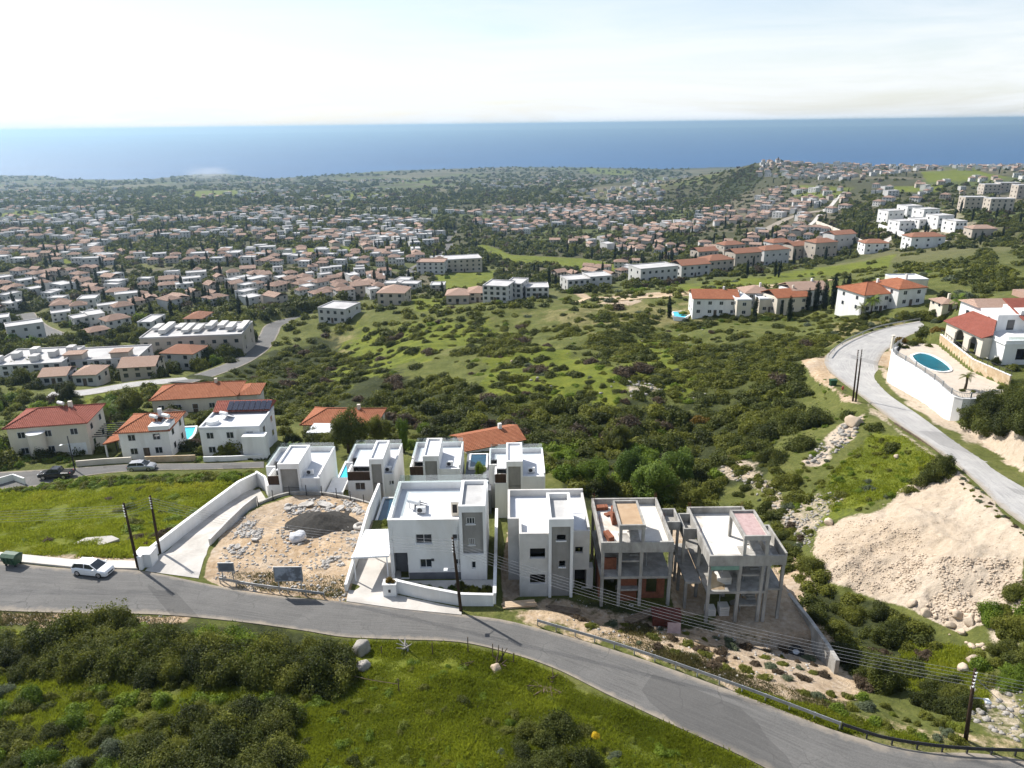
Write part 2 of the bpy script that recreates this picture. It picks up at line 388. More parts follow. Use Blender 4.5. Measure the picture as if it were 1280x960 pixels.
# front road: far and near kerb lines
FR_A = rs([P(-260, 672), P(-120, 692), P(0, 702), P(90, 711), P(172, 713), P(260, 730), P(330, 743), P(430, 752), P(500, 760), P(577, 768), P(625, 774), P(672, 785), P(760, 810), P(850, 840), P(950, 877), P(1050, 915), P(1150, 939), P(1280, 950), (56, 36, 0), (75, 28, 0)], 120)
FR_B = rs([P(-260, 742), P(-120, 756), P(0, 763), P(90, 766), P(200, 768), P(300, 777), P(380, 788), P(430, 796), P(500, 799), P(580, 803), P(650, 820), P(700, 838), P(760, 868), P(850, 910), P(950, 956), (26, 36.5, 0), (37, 34, 0), (54, 28, 0), (72, 20, 0)], 120)
# hill road on the right
HR_A = rs([P(1150, 402, -6.2), P(1108, 411, -5.8), P(1070, 424, -5.5), P(1040, 441, -5.2), P(1038, 462, -5), P(1085, 500, -4), P(1130, 535, -2.8), P(1180, 570, -1.2), P(1230, 610, .8), P(1280, 650, 2.5), (59, 52, 4), (60, 36, 5)], 100)
HR_B = rs([P(1160, 410, -6.2), P(1135, 418, -5.8), P(1112, 431, -5.5), P(1098, 444, -5.2), P(1095, 462, -5), P(1122, 492, -4), P(1162, 518, -3), P(1202, 545, -1.8), P(1242, 572, 0), P(1280, 600, 1.6), (66, 52, 4), (67, 36, 5)], 100)
HR_A[:, 2] = HR_B[:, 2] = (HR_A[:, 2] + HR_B[:, 2]) / 2
_w = (HR_A - HR_B); _w[:, 2] = 0; _w /= np.linalg.norm(_w, axis=1)[:, None]; HR_A = HR_A + _w * .75; HR_B = HR_B - _w * .75
# lower street by the left houses
LS_A = rs([P(-80, 596, -7), P(0, 590, -7), P(90, 585, -7), P(170, 580, -7), P(260, 579, -7), P(330, 577, -7)], 50)
LS_B = rs([P(-80, 618, -7), P(0, 612, -7), P(60, 606, -7), P(105, 595, -7), P(170, 588.5, -7), P(260, 586.5, -7), P(330, 584.5, -7)], 50)
# valley road curling round the hotel on the left (centre line, width)
VR = rs([P(225, 478, -19), P(262, 467, -22), P(300, 452, -25), P(325, 435, -27.5), P(336, 418, -28.5), P(345, 405, -30), P(380, 396, -31), P(430, 385, -31), P(455, 376, -33)], 70)
VR2 = rs([P(498, 362, -38), P(508, 345, -44), P(520, 334, -47), P(545, 322, -52), P(562, 310, -57), P(560, 298, -61), P(570, 288, -66)], 40)
VR3 = rs([P(30, 392, -33), P(45, 408, -30), P(70, 420, -28)], 20)
VR4 = rs([P(60, 494, -17), P(110, 490, -17), P(170, 480, -18), P(235, 474, -20)], 30)
LSp = [('p', px, py, z) for px, py, z in [
    (0, 735, 0), (100, 735, 0), (250, 750, 0), (400, 770, 0), (560, 785, 0), (700, 815, 0), (850, 875, 0), (1000, 930, 0),
    (0, 830, .8), (200, 800, .4), (200, 860, 1.2), (420, 850, .8), (640, 860, .5), (800, 925, .3), (0, 930, 2.2), (300, 930, 2.2), (560, 930, 1.6), (760, 945, .8),
    (-120, 700, 0), (-200, 640, -4), (0, 690, -.3), (90, 695, -.3), (160, 695, -.4), (60, 660, -2), (140, 640, -3), (230, 640, -3.5), (40, 622, -5.5), (140, 599, -5.3), (250, 598, -5.2), (300, 640, -3),
    (-60, 560, -8), (60, 575, -7.5), (160, 570, -8), (280, 565, -8), (340, 560, -8.5), (20, 520, -14), (120, 530, -12), (230, 510, -13), (330, 505, -15),
    (360, 590, -7), (460, 585, -7), (560, 585, -7), (650, 585, -7), (420, 550, -9), (540, 550, -10), (640, 565, -9), (690, 600, -8), (720, 590, -9),
    (640, 765, -.2), (700, 770, -1), (760, 790, -1.2), (860, 800, -2), (950, 830, -2.2), (1020, 850, -2.5), (930, 860, -.4), (1060, 900, -.4), (1150, 930, -.3), (1210, 925, -.1), (1270, 930, -.2),
    (1060, 820, -5), (1120, 850, -4.5), (1180, 860, -3.2), (1240, 850, -2), (1060, 760, -6), (1000, 700, -7), (1130, 780, -4.5), (1200, 775, -3.2), (1260, 790, -1.6), (1280, 720, 0), 
    (960, 650, -8), (900, 610, -9.5), (860, 580, -11), (820, 560, -12.5), (780, 620, -9.5), (740, 610, -9),
    (1030, 690, -5), (1080, 660, -3), (1150, 640, -.5), (1200, 700, -.3), (1120, 710, -3.2), (1240, 660, 1.4), (1175, 600, -1),
    (970, 605, -7.5), (1010, 570, -5.5), (1060, 545, -4.2), (1100, 580, -3.6), (1050, 620, -5.2), (990, 540, -7.8),
    (1000, 470, -7), (1000, 500, -8), (930, 520, -11.5), (860, 540, -13.5), (950, 460, -9), 
    (1240, 590, 1.2), (1250, 550, 3), (1280, 540, 5), (1215, 530, 0.2)]]
LSp += [('q', px, py, Y) for px, py, Y in [
    (780, 500, 150), (700, 520, 146), (620, 510, 152), (540, 510, 152), (460, 510, 156), (400, 500, 168), (850, 500, 152),
    (700, 470, 172), (800, 450, 186), (880, 430, 200), (620, 460, 182), (560, 440, 205), (500, 430, 235), (450, 460, 205), (400, 440, 250), (380, 470, 205),
    (900, 400, 238), (960, 400, 232), (1010, 392, 236), (1060, 398, 215), (820, 390, 250), (720, 395, 250), (640, 388, 262), (560, 395, 268), (480, 400, 275), (430, 398, 285),
    (300, 470, 205), (330, 435, 243), (250, 450, 232), (150, 460, 215), (60, 450, 228), (-60, 470, 212), (160, 410, 285), (60, 400, 300), (260, 400, 295), (-100, 400, 300),
    (740, 368, 300), (640, 372, 292), (560, 378, 300), (480, 378, 315), (850, 365, 290), (950, 372, 262), (1000, 360, 275), (1080, 350, 275), (1150, 360, 250), (1200, 380, 205), (1250, 370, 190), (1180, 410, 175), (1280, 420, 150),
    (1340, 420, 140), (1340, 380, 200), (1340, 330, 300), (1280, 330, 300), (1200, 335, 300), (1100, 335, 330), (1020, 335, 375), (940, 345, 350), (860, 350, 350), (780, 355, 345),
    (300, 350, 430), (100, 350, 430), (-100, 350, 430), (500, 350, 430), (600, 345, 440), (700, 345, 430), (300, 310, 620), (100, 310, 620), (-150, 310, 620), (500, 310, 620), (640, 310, 640), (760, 315, 600),
    (860, 325, 520), (940, 315, 540), (1020, 308, 520), (1080, 305, 500), (1150, 300, 470), (1220, 295, 450), (1280, 285, 460), (1340, 280, 470), 
    (960, 285, 640), (1040, 280, 600), (1150, 272, 540), (1120, 285, 520), (1200, 262, 600), (1250, 250, 610), (1340, 245, 640), (1080, 250, 720), (1180, 240, 760), (1000, 255, 800), (930, 262, 860),
    (300, 275, 900), (100, 275, 900), (-150, 280, 880), (500, 272, 950), (680, 275, 930), (800, 285, 830), (860, 270, 930), (880, 245, 1250), (820, 250, 1250),
    (950, 225, 1180), (945, 204, 1330), (925, 212, 1300), (1000, 213, 1230), (1100, 213, 1250), (1200, 213, 1200), (1300, 210, 1200), (1400, 208, 1200), (1050, 230, 960), (1150, 226, 950), (1280, 225, 900), (910, 232, 1230),
    (640, 245, 1400), (300, 248, 1380), (0, 252, 1350), (-200, 256, 1350), (640, 230, 2000), (300, 234, 1950), (0, 238, 1900), (800, 228, 2000), (880, 224, 2100),
    (640, 220, 2600), (300, 228, 2400), (0, 230, 2400), (820, 219, 2500)]]
CT = []
for k, a, b, c in LSp:
    x, y, z = P(a, b, c) if k == 'p' else Q(a, b, c)
    CT.append((x / y, math.log(y), z))
for u in np.linspace(-1.6, 1.6, 15):                       # the coastal plain runs out level with the sea
    CT.append((u, math.log(3150), -131 if u < .3 else -126)); CT.append((u, math.log(4300), -142))
for u in (-1.5, -1.2): CT += [(u, math.log(70), -1), (u, math.log(110), -8), (u, math.log(220), -26), (u, math.log(430), -50), (u, math.log(900), -68)]
for u in (1.2, 1.5): CT += [(u, math.log(70), 5), (u, math.log(110), 8), (u, math.log(220), 2), (u, math.log(430), -6), (u, math.log(900), -30), (u, math.log(1600), -60)]
for u in (-1.3, -.6, 0, .6, 1.2): CT += [(u, math.log(30), 3.2), (u, math.log(12), 5)]
CT = np.array(CT)
def _phi(r2): return np.sqrt(r2 + .0016)
_n = len(CT); _A = _phi((CT[:, None, 0] - CT[None, :, 0]) ** 2 + (CT[:, None, 1] - CT[None, :, 1]) ** 2)
_W = np.linalg.solve(np.block([[_A + 1e-4 * np.eye(_n), np.ones((_n, 1))], [np.ones((1, _n)), np.zeros((1, 1))]]), np.r_[CT[:, 2], 0])
def in_poly(px, py, poly):
    poly = np.asarray(poly, float); ins = np.zeros(px.shape, bool); n = len(poly); j = n - 1
    for i in range(n):
        xi, yi = poly[i][:2]; xj, yj = poly[j][:2]
        c = ((yi > py) != (yj > py)) & (px < (xj - xi) * (py - yi) / (yj - yi + 1e-12) + xi); ins ^= c; j = i
    return ins
def d_poly(px, py, poly, closed=True):
    d = np.full(px.shape, 1e9); n = len(poly); poly = np.asarray(poly, float)
    for i in range(n if closed else n - 1):
        a = poly[i][:2]; b = poly[(i + 1) % n][:2]; ab = b - a; L = ab @ ab + 1e-12
        t = np.clip(((px - a[0]) * ab[0] + (py - a[1]) * ab[1]) / L, 0, 1)
        d = np.minimum(d, np.hypot(px - a[0] - t * ab[0], py - a[1] - t * ab[1]))
    return d
def sd_poly(px, py, poly):
    d = d_poly(px, py, poly); return np.where(in_poly(px, py, poly), -d, d)
rear = [P(345, 622, -2.2), P(368, 617, -2.2), P(392, 617, -2.2), P(418, 620, -2.2), P(445, 626, -2.2), P(472, 634, -2.2)]
LOT = [P(250, 724), P(300, 738), P(433, 750), P(437, 735), (-18.1, 78, 0), (-18.2, rear[-1][1], 0)] + rear[::-1][1:] + [P(322, 632, -2.6), P(263, 676, -1)]
RAMP = [(-41.3, 69.3, 0), P(238, 718), P(263, 676, -1), P(322, 632, -2.6), P(341, 622, -3), P(325, 601, -4), P(298, 610, -3.6), P(230, 662, -1.6)]
PADS = [  # polygon, z(x,y), blend
    ([(-38.5, 92.2), (-19, 91.2), (7, 89.5), (7, 109), (-38.5, 109)], lambda x, y: -7 + 0 * x, 7.0),
    (LOT, lambda x, y: -.12 - np.maximum(0, y - 67.5) * .095, .5),
    (RAMP, lambda x, y: -np.maximum(0, y - 69.8) * .165, .4),
    ([(-17.7, 62), (-1.7, 61), (-1.7, 80.5), (-17.7, 80.5)], lambda x, y: -.3 * smooth(62.5, 65.5, y), .6),
    ([(-.9, 65.2), (8.4, 65.2), (8.4, 77), (-.9, 77)], lambda x, y: -1.5 + 0 * x, 1.0),
    ([(8.4, 63.6), (17.6, 63.6), (17.6, 76), (8.4, 76)], lambda x, y: -2.1 + 0 * x, 1.2),
    ([(18.2, 62), (30.5, 62), (30.5, 75), (18.2, 75)], lambda x, y: -3.1 + 0 * x, 1.0),
    ([P(1122, 447, .9), P(1150, 458, 1.1), P(1198, 494, 1.6), (84, 118, 0), (104, 118, 0), (108, 150, 0), (88, 152, 0), (80, 146, 0)], lambda x, y: 1.0 + 0 * x, .5),
]
VILLA_UP = [(90.3, 148.5), (88.4, 139), (86.8, 130.8), (87.7, 121.5), (112, 122), (116, 160), (93, 160)]
PADS.append((VILLA_UP, lambda x, y: 2.6 + 0 * x, .4))
ROADS = [  # two kerb lines -> centre line with z, half width
    (FR_A, FR_B, .9, 3.0), (HR_A, HR_B, .8, 4.0), (LS_A, LS_B, .5, 2.0)]
def line_pair(c, w):
    d = np.gradient(c[:, :2], axis=0); d /= np.linalg.norm(d, axis=1)[:, None]; nn = np.column_stack([-d[:, 1], d[:, 0]])
    a = c.copy(); b = c.copy(); a[:, :2] += nn * w / 2; b[:, :2] -= nn * w / 2; return a, b
for c, w in ((VR, 7), (VR2, 7), (VR3, 8), (VR4, 5)): ROADS.append((*line_pair(c, w), .8, 5.0))
COAST = np.array([(-4500, 3500), (-3000, 3350)] + [P(px, py, SEA)[:2] for px, py in [(-200, 221), (0, 219), (60, 219.5), (78, 223.5), (160, 224.5), (212, 223), (225, 217.5), (280, 217.2), (312, 220), (335, 223.5), (420, 218), (480, 213.5), (560, 211), (640, 208.5), (720, 209), (830, 211), (900, 209)]] + [(1500, 3100), (2600, 2900), (4500, 2600)])
def Zraw(X, Y):
    X = np.atleast_1d(np.asarray(X, float)); Y = np.atleast_1d(np.asarray(Y, float)); Yc = np.maximum(Y, 8)
    u = X / Yc; v = np.log(Yc); z = np.full(X.shape, _W[-1])
    for i in range(_n): z = z + _W[i] * _phi((u - CT[i, 0]) ** 2 + (v - CT[i, 1]) ** 2)
    far = smooth(120, 900, Y)
    z = z + (fbm(X / 7, Y / 7, 3, 4) - .47) * (1.1 + .6 * far) * smooth(20, 45, Y)
    z = z + (fbm(X / 60, Y / 60, 9, 4) - .47) * 7 * smooth(150, 500, Y) + (fbm(X / 400, Y / 400, 19, 3) - .44) * 6 * smooth(700, 1700, Y) * smooth(3300, 2300, Y)
    z = z + (fbm(X / 24, Y / 24, 29, 4) - .47) * 6.5 * smooth(125, 180, Y) * smooth(330, 255, Y)
    yc = np.interp(X, COAST[:, 0], COAST[:, 1])
    s = smooth(-260, 0, Y - yc); z = np.where(Y > 1500, z * (1 - s) + s * (SEA - .3), z)
    return np.where((Y > yc), np.minimum(z, SEA - 1.5), np.where(Y > 1500, np.maximum(z, SEA + .5 + 2.5 * smooth(0, 260, yc - Y)), z))
def Zg(X, Y):
    X = np.atleast_1d(np.asarray(X, float)); Y = np.atleast_1d(np.asarray(Y, float)); z = Zraw(X, Y)
    for poly, fz, bl in PADS:
        pa = np.array([p[:2] for p in poly]); m = (X > pa[:, 0].min() - bl) & (X < pa[:, 0].max() + bl) & (Y > pa[:, 1].min() - bl) & (Y < pa[:, 1].max() + bl)
        if not m.any(): continue
        x, y = X[m], Y[m]; w = 1 - smooth(0, bl, sd_poly(x, y, pa)); b = (fbm(x / 2.2, y / 2.2, 41, 4) - .47) * (.7 if poly is LOT else .0)
        z[m] = z[m] * (1 - w) + (fz(x, y) + b) * w
    for A, B, mg, bl in ROADS:
        lo = np.minimum(A.min(0), B.min(0)) - bl - 3; hi = np.maximum(A.max(0), B.max(0)) + bl + 3
        m = (X > lo[0]) & (X < hi[0]) & (Y > lo[1]) & (Y < hi[1])
        if not m.any(): continue
        x, y = X[m], Y[m]; C = (A + B) / 2; hw = np.linalg.norm(A - B, axis=1) / 2; best = np.full(x.shape, 1e9); zz = np.zeros(x.shape)
        for i in range(len(C) - 1):
            ab = C[i + 1, :2] - C[i, :2]; L = ab @ ab + 1e-9; t = np.clip(((x - C[i, 0]) * ab[0] + (y - C[i, 1]) * ab[1]) / L, 0, 1)
            d = np.hypot(x - C[i, 0] - t * ab[0], y - C[i, 1] - t * ab[1]) - (hw[i] + t * (hw[i + 1] - hw[i])); k = d < best
            best[k] = d[k]; zz[k] = (C[i, 2] + t * (C[i + 1, 2] - C[i, 2]))[k]
        w = 1 - smooth(mg, bl, best); z[m] = z[m] * (1 - w) + (zz - .08) * w
    return z
# ground sheet: rows spaced by log distance, columns by bearing, so detail follows what can be seen
NR, NC = 760, 600
_v = np.concatenate([np.linspace(math.log(9), math.log(40), 60, endpoint=False), np.linspace(math.log(40), math.log(320), 470, endpoint=False), np.linspace(math.log(320), math.log(4300), NR - 530)])
_u = np.linspace(-1.3, 1.3, NC)
GV, GU = np.meshgrid(_v, _u, indexing='ij'); GY = np.exp(GV).ravel(); GX = (GU * np.exp(GV)).ravel()
GZ = Zg(GX, GY)
from math import log
def ZS(X, Y):
    """height of the built sheet (bilinear)"""
    X = np.atleast_1d(np.asarray(X, float)); Y = np.atleast_1d(np.asarray(Y, float)); Yc = np.clip(Y, 9.01, 4299)
    r = np.interp(np.log(Yc), _v, np.arange(NR)); c = np.interp(X / Yc, _u, np.arange(NC))
    r0 = np.clip(r.astype(int), 0, NR - 2); c0 = np.clip(c.astype(int), 0, NC - 2); fr = r - r0; fc = c - c0; g = GZ.reshape(NR, NC)
    return (g[r0, c0] * (1 - fr) + g[r0 + 1, c0] * fr) * (1 - fc) + (g[r0, c0 + 1] * (1 - fr) + g[r0 + 1, c0 + 1] * fr) * fc
def hit(px, py, y0=25.):
    """where the sight line of a photo pixel meets the ground (arrays)"""
    px = np.atleast_1d(np.asarray(px, float)); py = np.atleast_1d(np.asarray(py, float)); a, b, c = ray(px, py)
    Ys = np.exp(np.linspace(math.log(y0), math.log(4200), 700)); lo = np.full(px.shape, np.nan); done = np.zeros(px.shape, bool); prev = np.full(px.shape, Ys[0])
    for Y in Ys[1:]:
        t = Y / b; un = (H + c * t < ZS(a * t, np.full(px.shape, Y))) & ~done
        lo[un] = prev[un]; done |= un; prev[:] = Y
    hi = lo * 1.0075
    for _ in range(12):
        md = (lo + hi) / 2; t = md / b; un = H + c * t < ZS(a * t, md); hi = np.where(un, md, hi); lo = np.where(un, lo, md)
    t = hi / b; X = a * t; return X, hi, ZS(X, hi)
def hit1(px, py):
    x, y, z = hit(px, py); return float(x[0]), float(y[0]), float(z[0])
# ------------------------------------------------------------------ ground cover map (what grows or lies where)
ZN = {  # photo-surveyed outlines of each surface, and of painted shade before the shells
 'dirt': [([(255, 722), (262, 690), (285, 655), (330, 628), (390, 615), (470, 632), (462, 665), (440, 735), (432, 752), (300, 742)], 3, 1.0),
          ([(620, 762), (660, 752), (760, 765), (880, 785), (980, 800), (1050, 835), (1075, 870), (1040, 905), (930, 868), (840, 832), (740, 802), (660, 782)], 12, .72),
          ([(636, 640), (655, 640), (655, 745), (625, 760)], 3, .9), ([(830, 650), (860, 650), (890, 770), (842, 770)], 4, .9), ([(980, 690), (1000, 690), (1050, 830), (960, 800), (880, 780)], 6, .8),
          ([(1000, 448), (1040, 445), (1042, 475), (1075, 505), (1050, 500), (1010, 470)], 5, .9), ([(1085, 452), (1128, 424), (1140, 430), (1125, 450), (1110, 462)], 4, .9),
          ([(0, 764), (240, 770), (235, 780), (90, 782), (0, 782)], 4, .85), ([(0, 688), (170, 698), (180, 712), (0, 704)], 3, .6), ([(715, 366), (760, 372), (800, 376), (790, 381), (735, 377)], 3, .8), ([(760, 368), (880, 362), (1000, 352), (1000, 357), (870, 370), (760, 374)], 2, .7),
          ([(880, 905), (1060, 905), (1200, 935), (1280, 938), (1280, 925), (1150, 905), (1030, 885), (930, 850)], 7, .45)],
 'rubble': [([(1096, 458), (1112, 462), (1118, 480), (1198, 530), (1225, 530), (1250, 566), (1204, 550), (1162, 524), (1120, 496)], 4, .75), ([(1085, 503), (1130, 538), (1180, 574), (1176, 580), (1125, 545), (1080, 510)], 4, .6), ([(1165, 594), (1195, 590), (1240, 625), (1280, 668), (1280, 770), (1245, 778), (1200, 788), (1140, 760), (1080, 742), (1030, 725), (1012, 690), (1020, 662), (1085, 640)], 5, 1.0),
            ([(1200, 540), (1225, 525), (1280, 518), (1280, 590), (1245, 568)], 5, 1.0), ([(1225, 770), (1280, 750), (1280, 812), (1235, 805)], 8, .6),
            ([(905, 560), (950, 590), (1000, 640), (1020, 665), (1000, 690), (975, 640), (935, 610), (900, 585)], 12, .62), ([(1050, 530), (1080, 520), (1070, 545), (1025, 580), (1005, 578)], 5, .75), ([(985, 640), (1020, 610), (1060, 620), (1030, 650), (1010, 680)], 7, .55),
            ([(1200, 850), (1280, 845), (1280, 930), (1235, 920), (1210, 890)], 8, .5), ([(0, 874), (45, 868), (40, 885), (0, 892)], 4, .8), ([(780, 480), (815, 475), (830, 490), (790, 497)], 4, .55), ([(600, 340), (620, 338), (650, 345)], 3, .3),
            ([(1095, 280), (1190, 258), (1240, 285), (1200, 300), (1130, 305), (1098, 300)], 3, .45), ([(1010, 205), (1190, 205), (1180, 215), (1000, 222)], 3, .25)],
 'lush': [([(-400, 590), (60, 606), (140, 602), (320, 592), (322, 604), (225, 660), (172, 700), (100, 692), (-400, 680)], 5, .9),
          ([(430, 806), (500, 806), (580, 812), (650, 830), (700, 850), (760, 880), (850, 918), (950, 962), (980, 1100), (-300, 1100), (-300, 880), (200, 860), (300, 850)], 12, .95),
          ([(0, 780), (110, 790), (90, 830), (0, 820)], 10, .6), ([(620, 440), (700, 438), (760, 455), (790, 480), (770, 505), (690, 498), (640, 508), (600, 480)], 10, .95), ([(800, 415), (850, 430), (900, 470), (850, 500), (790, 480), (770, 440)], 12, .75),
          ([(450, 410), (600, 398), (640, 420), (560, 440), (500, 460), (430, 490), (400, 470)], 12, .75), ([(960, 470), (990, 468), (975, 500), (945, 505)], 5, .9), ([(1085, 545), (1130, 545), (1180, 580), (1140, 610), (1060, 640), (1040, 600)], 8, .85),
          ([(1000, 620), (1060, 600), (1080, 640), (1020, 660)], 7, .6), ([(1130, 800), (1210, 810), (1240, 870), (1200, 900), (1130, 850)], 10, .7), ([(1240, 750), (1280, 735), (1280, 790), (1250, 790)], 6, .6),
          ([(108, 492), (150, 486), (156, 497), (130, 510), (104, 506)], 3, 1.0), ([(168, 486), (180, 482), (182, 496), (170, 500)], 3, .8), ([(330, 312), (440, 308), (440, 316), (340, 324)], 2, 1.0), ([(545, 342), (628, 338), (612, 352), (575, 366), (545, 362)], 3, 1.0), ([(515, 374), (560, 372), (556, 386), (520, 389)], 3, .9),
          ([(595, 302), (640, 318), (730, 322), (790, 335), (760, 345), (700, 332), (640, 330), (600, 315)], 3, .9), ([(75, 322), (120, 320), (118, 328), (80, 330)], 2, .9), ([(150, 325), (250, 330), (180, 340)], 3, .5), ([(130, 380), (160, 378), (158, 396), (140, 400)], 3, .9), ([(0, 316), (60, 318), (60, 330), (0, 332)], 3, .6),
          ([(820, 358), (960, 345), (1060, 328), (1120, 318), (1110, 335), (1000, 350), (930, 362), (850, 372)], 6, .75), ([(1150, 214), (1215, 212), (1260, 222), (1160, 228)], 2, 1.0), ([(1110, 232), (1180, 232), (1170, 242), (1115, 240)], 2, .7), ([(985, 230), (1080, 232), (1040, 250), (990, 246)], 3, .6),
          ([(680, 240), (830, 230), (850, 240), (740, 252)], 3, .4), ([(730, 208), (800, 214), (780, 220), (720, 216)], 2, .6), ([(0, 262), (75, 264), (70, 274), (0, 272)], 2, .8), ([(230, 240), (300, 236), (330, 242), (250, 248)], 2, .8), ([(390, 245), (470, 240), (500, 248), (420, 254)], 2, .7), ([(490, 222), (560, 220), (550, 228), (500, 230)], 2, .5), ([(330, 710), (440, 700), (436, 725), (350, 735)], 5, .35),
          ([(360, 705), (425, 697), (432, 712), (385, 730), (358, 726)], 4, .8)],
 'scrub': [([(620, 750), (760, 752), (900, 775), (1010, 800), (1045, 835), (900, 815), (740, 785), (640, 768)], 10, .62), ([(800, 300), (870, 262), (920, 215), (945, 204), (955, 225), (900, 262), (850, 300)], 4, .75), ([(500, 460), (600, 500), (700, 500), (860, 500), (960, 520), (960, 600), (860, 640), (700, 640), (690, 560), (540, 540), (400, 540), (330, 500), (400, 420), (440, 440)], 14, .85),  # first outline paints the shells' shade onto the weedy earth strip before them
           ([(960, 620), (1010, 690), (1040, 740), (1130, 770), (1180, 800), (1130, 850), (1060, 860), (1045, 825), (975, 740)], 8, .9), ([(60, 790), (250, 770), (440, 800), (440, 860), (250, 860), (60, 850)], 12, .85), ([(200, 860), (380, 860), (370, 960), (150, 960)], 18, .7), ([(640, 880), (740, 880), (760, 960), (620, 960)], 12, .6),
           ([(240, 470), (400, 430), (440, 450), (400, 520), (300, 490)], 10, .8), ([(860, 430), (1010, 420), (1000, 540), (880, 560), (840, 500)], 14, .5)],
 'dry': [([(400, 420), (520, 400), (560, 410), (470, 450), (430, 480)], 12, .6), ([(640, 390), (900, 370), (960, 380), (880, 410), (700, 410)], 12, .55), ([(0, 690), (180, 700), (170, 640), (0, 640)], 15, .35), ([(950, 240), (830, 300), (800, 290), (900, 235)], 8, .3), ([(860, 905), (1280, 960), (1280, 925), (1000, 870)], 8, .4), ([(720, 830), (860, 900), (700, 850)], 10, .3), ([(1040, 405), (1130, 395), (1130, 408), (1060, 418), (1030, 440)], 5, .7)],
}
GPX, GPY, GD = pix(GX, GY, GZ)
_wob = (fbm(GX / 5, GY / 5, 77, 4) - .47) * 4.2 * smooth(420, 200, GY) + (fbm(GX / 60, GY / 60, 78, 3) - .45) * 2.0 * smooth(200, 420, GY)
cover = {}
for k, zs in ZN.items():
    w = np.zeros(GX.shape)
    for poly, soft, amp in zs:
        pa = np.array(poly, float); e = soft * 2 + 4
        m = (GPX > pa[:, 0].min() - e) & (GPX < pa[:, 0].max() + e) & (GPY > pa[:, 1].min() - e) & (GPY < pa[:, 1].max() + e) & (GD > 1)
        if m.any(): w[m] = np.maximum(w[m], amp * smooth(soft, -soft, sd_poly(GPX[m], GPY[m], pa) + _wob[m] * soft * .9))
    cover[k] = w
far_w = smooth(260, 420, GY) * (1 - .5 * smooth(60, 220, GX) * smooth(560, 420, GY))
# loose stone on the tip and rough patches: real relief
_rub = cover['rubble'].copy(); near = GY < 160; _off = np.ones(GX.shape)
for A, B, mg, bl in ROADS[:3]:
    rp_ = np.vstack([A[:, :2], B[::-1, :2]])[::2]; m = near & (GX > rp_[:, 0].min() - 4) & (GX < rp_[:, 0].max() + 4) & (GY > rp_[:, 1].min() - 4) & (GY < rp_[:, 1].max() + 4); _off[m] *= smooth(.4, 3.0, sd_poly(GX[m], GY[m], rp_))
_rub *= _off; cover_l = cover['lush'] * _off
GZ[near] += (_rub * ((fbm(GX / 1.3, GY / 1.3, 91, 4) - .47) * 1.1 - np.abs(fbm(GX / 3.5 + GY / 9, GY / 11, 97, 3) - .47) * 2.2 + .15 + (fbm(GX / 5, GY / 5, 95, 3) - .45) * 1.3))[near]
GZ[near] += (cover_l * (fbm(GX / 1.6, GY / 1.6, 61, 3) - .45) * .55)[near]
for A, B, mg, bl in ROADS[:3]:
    for e in (A, B): pass
idx = np.arange(NR * NC).reshape(NR, NC)
Fq = np.stack([idx[:-1, :-1], idx[:-1, 1:], idx[1:, 1:], idx[1:, :-1]], -1).reshape(-1, 4)
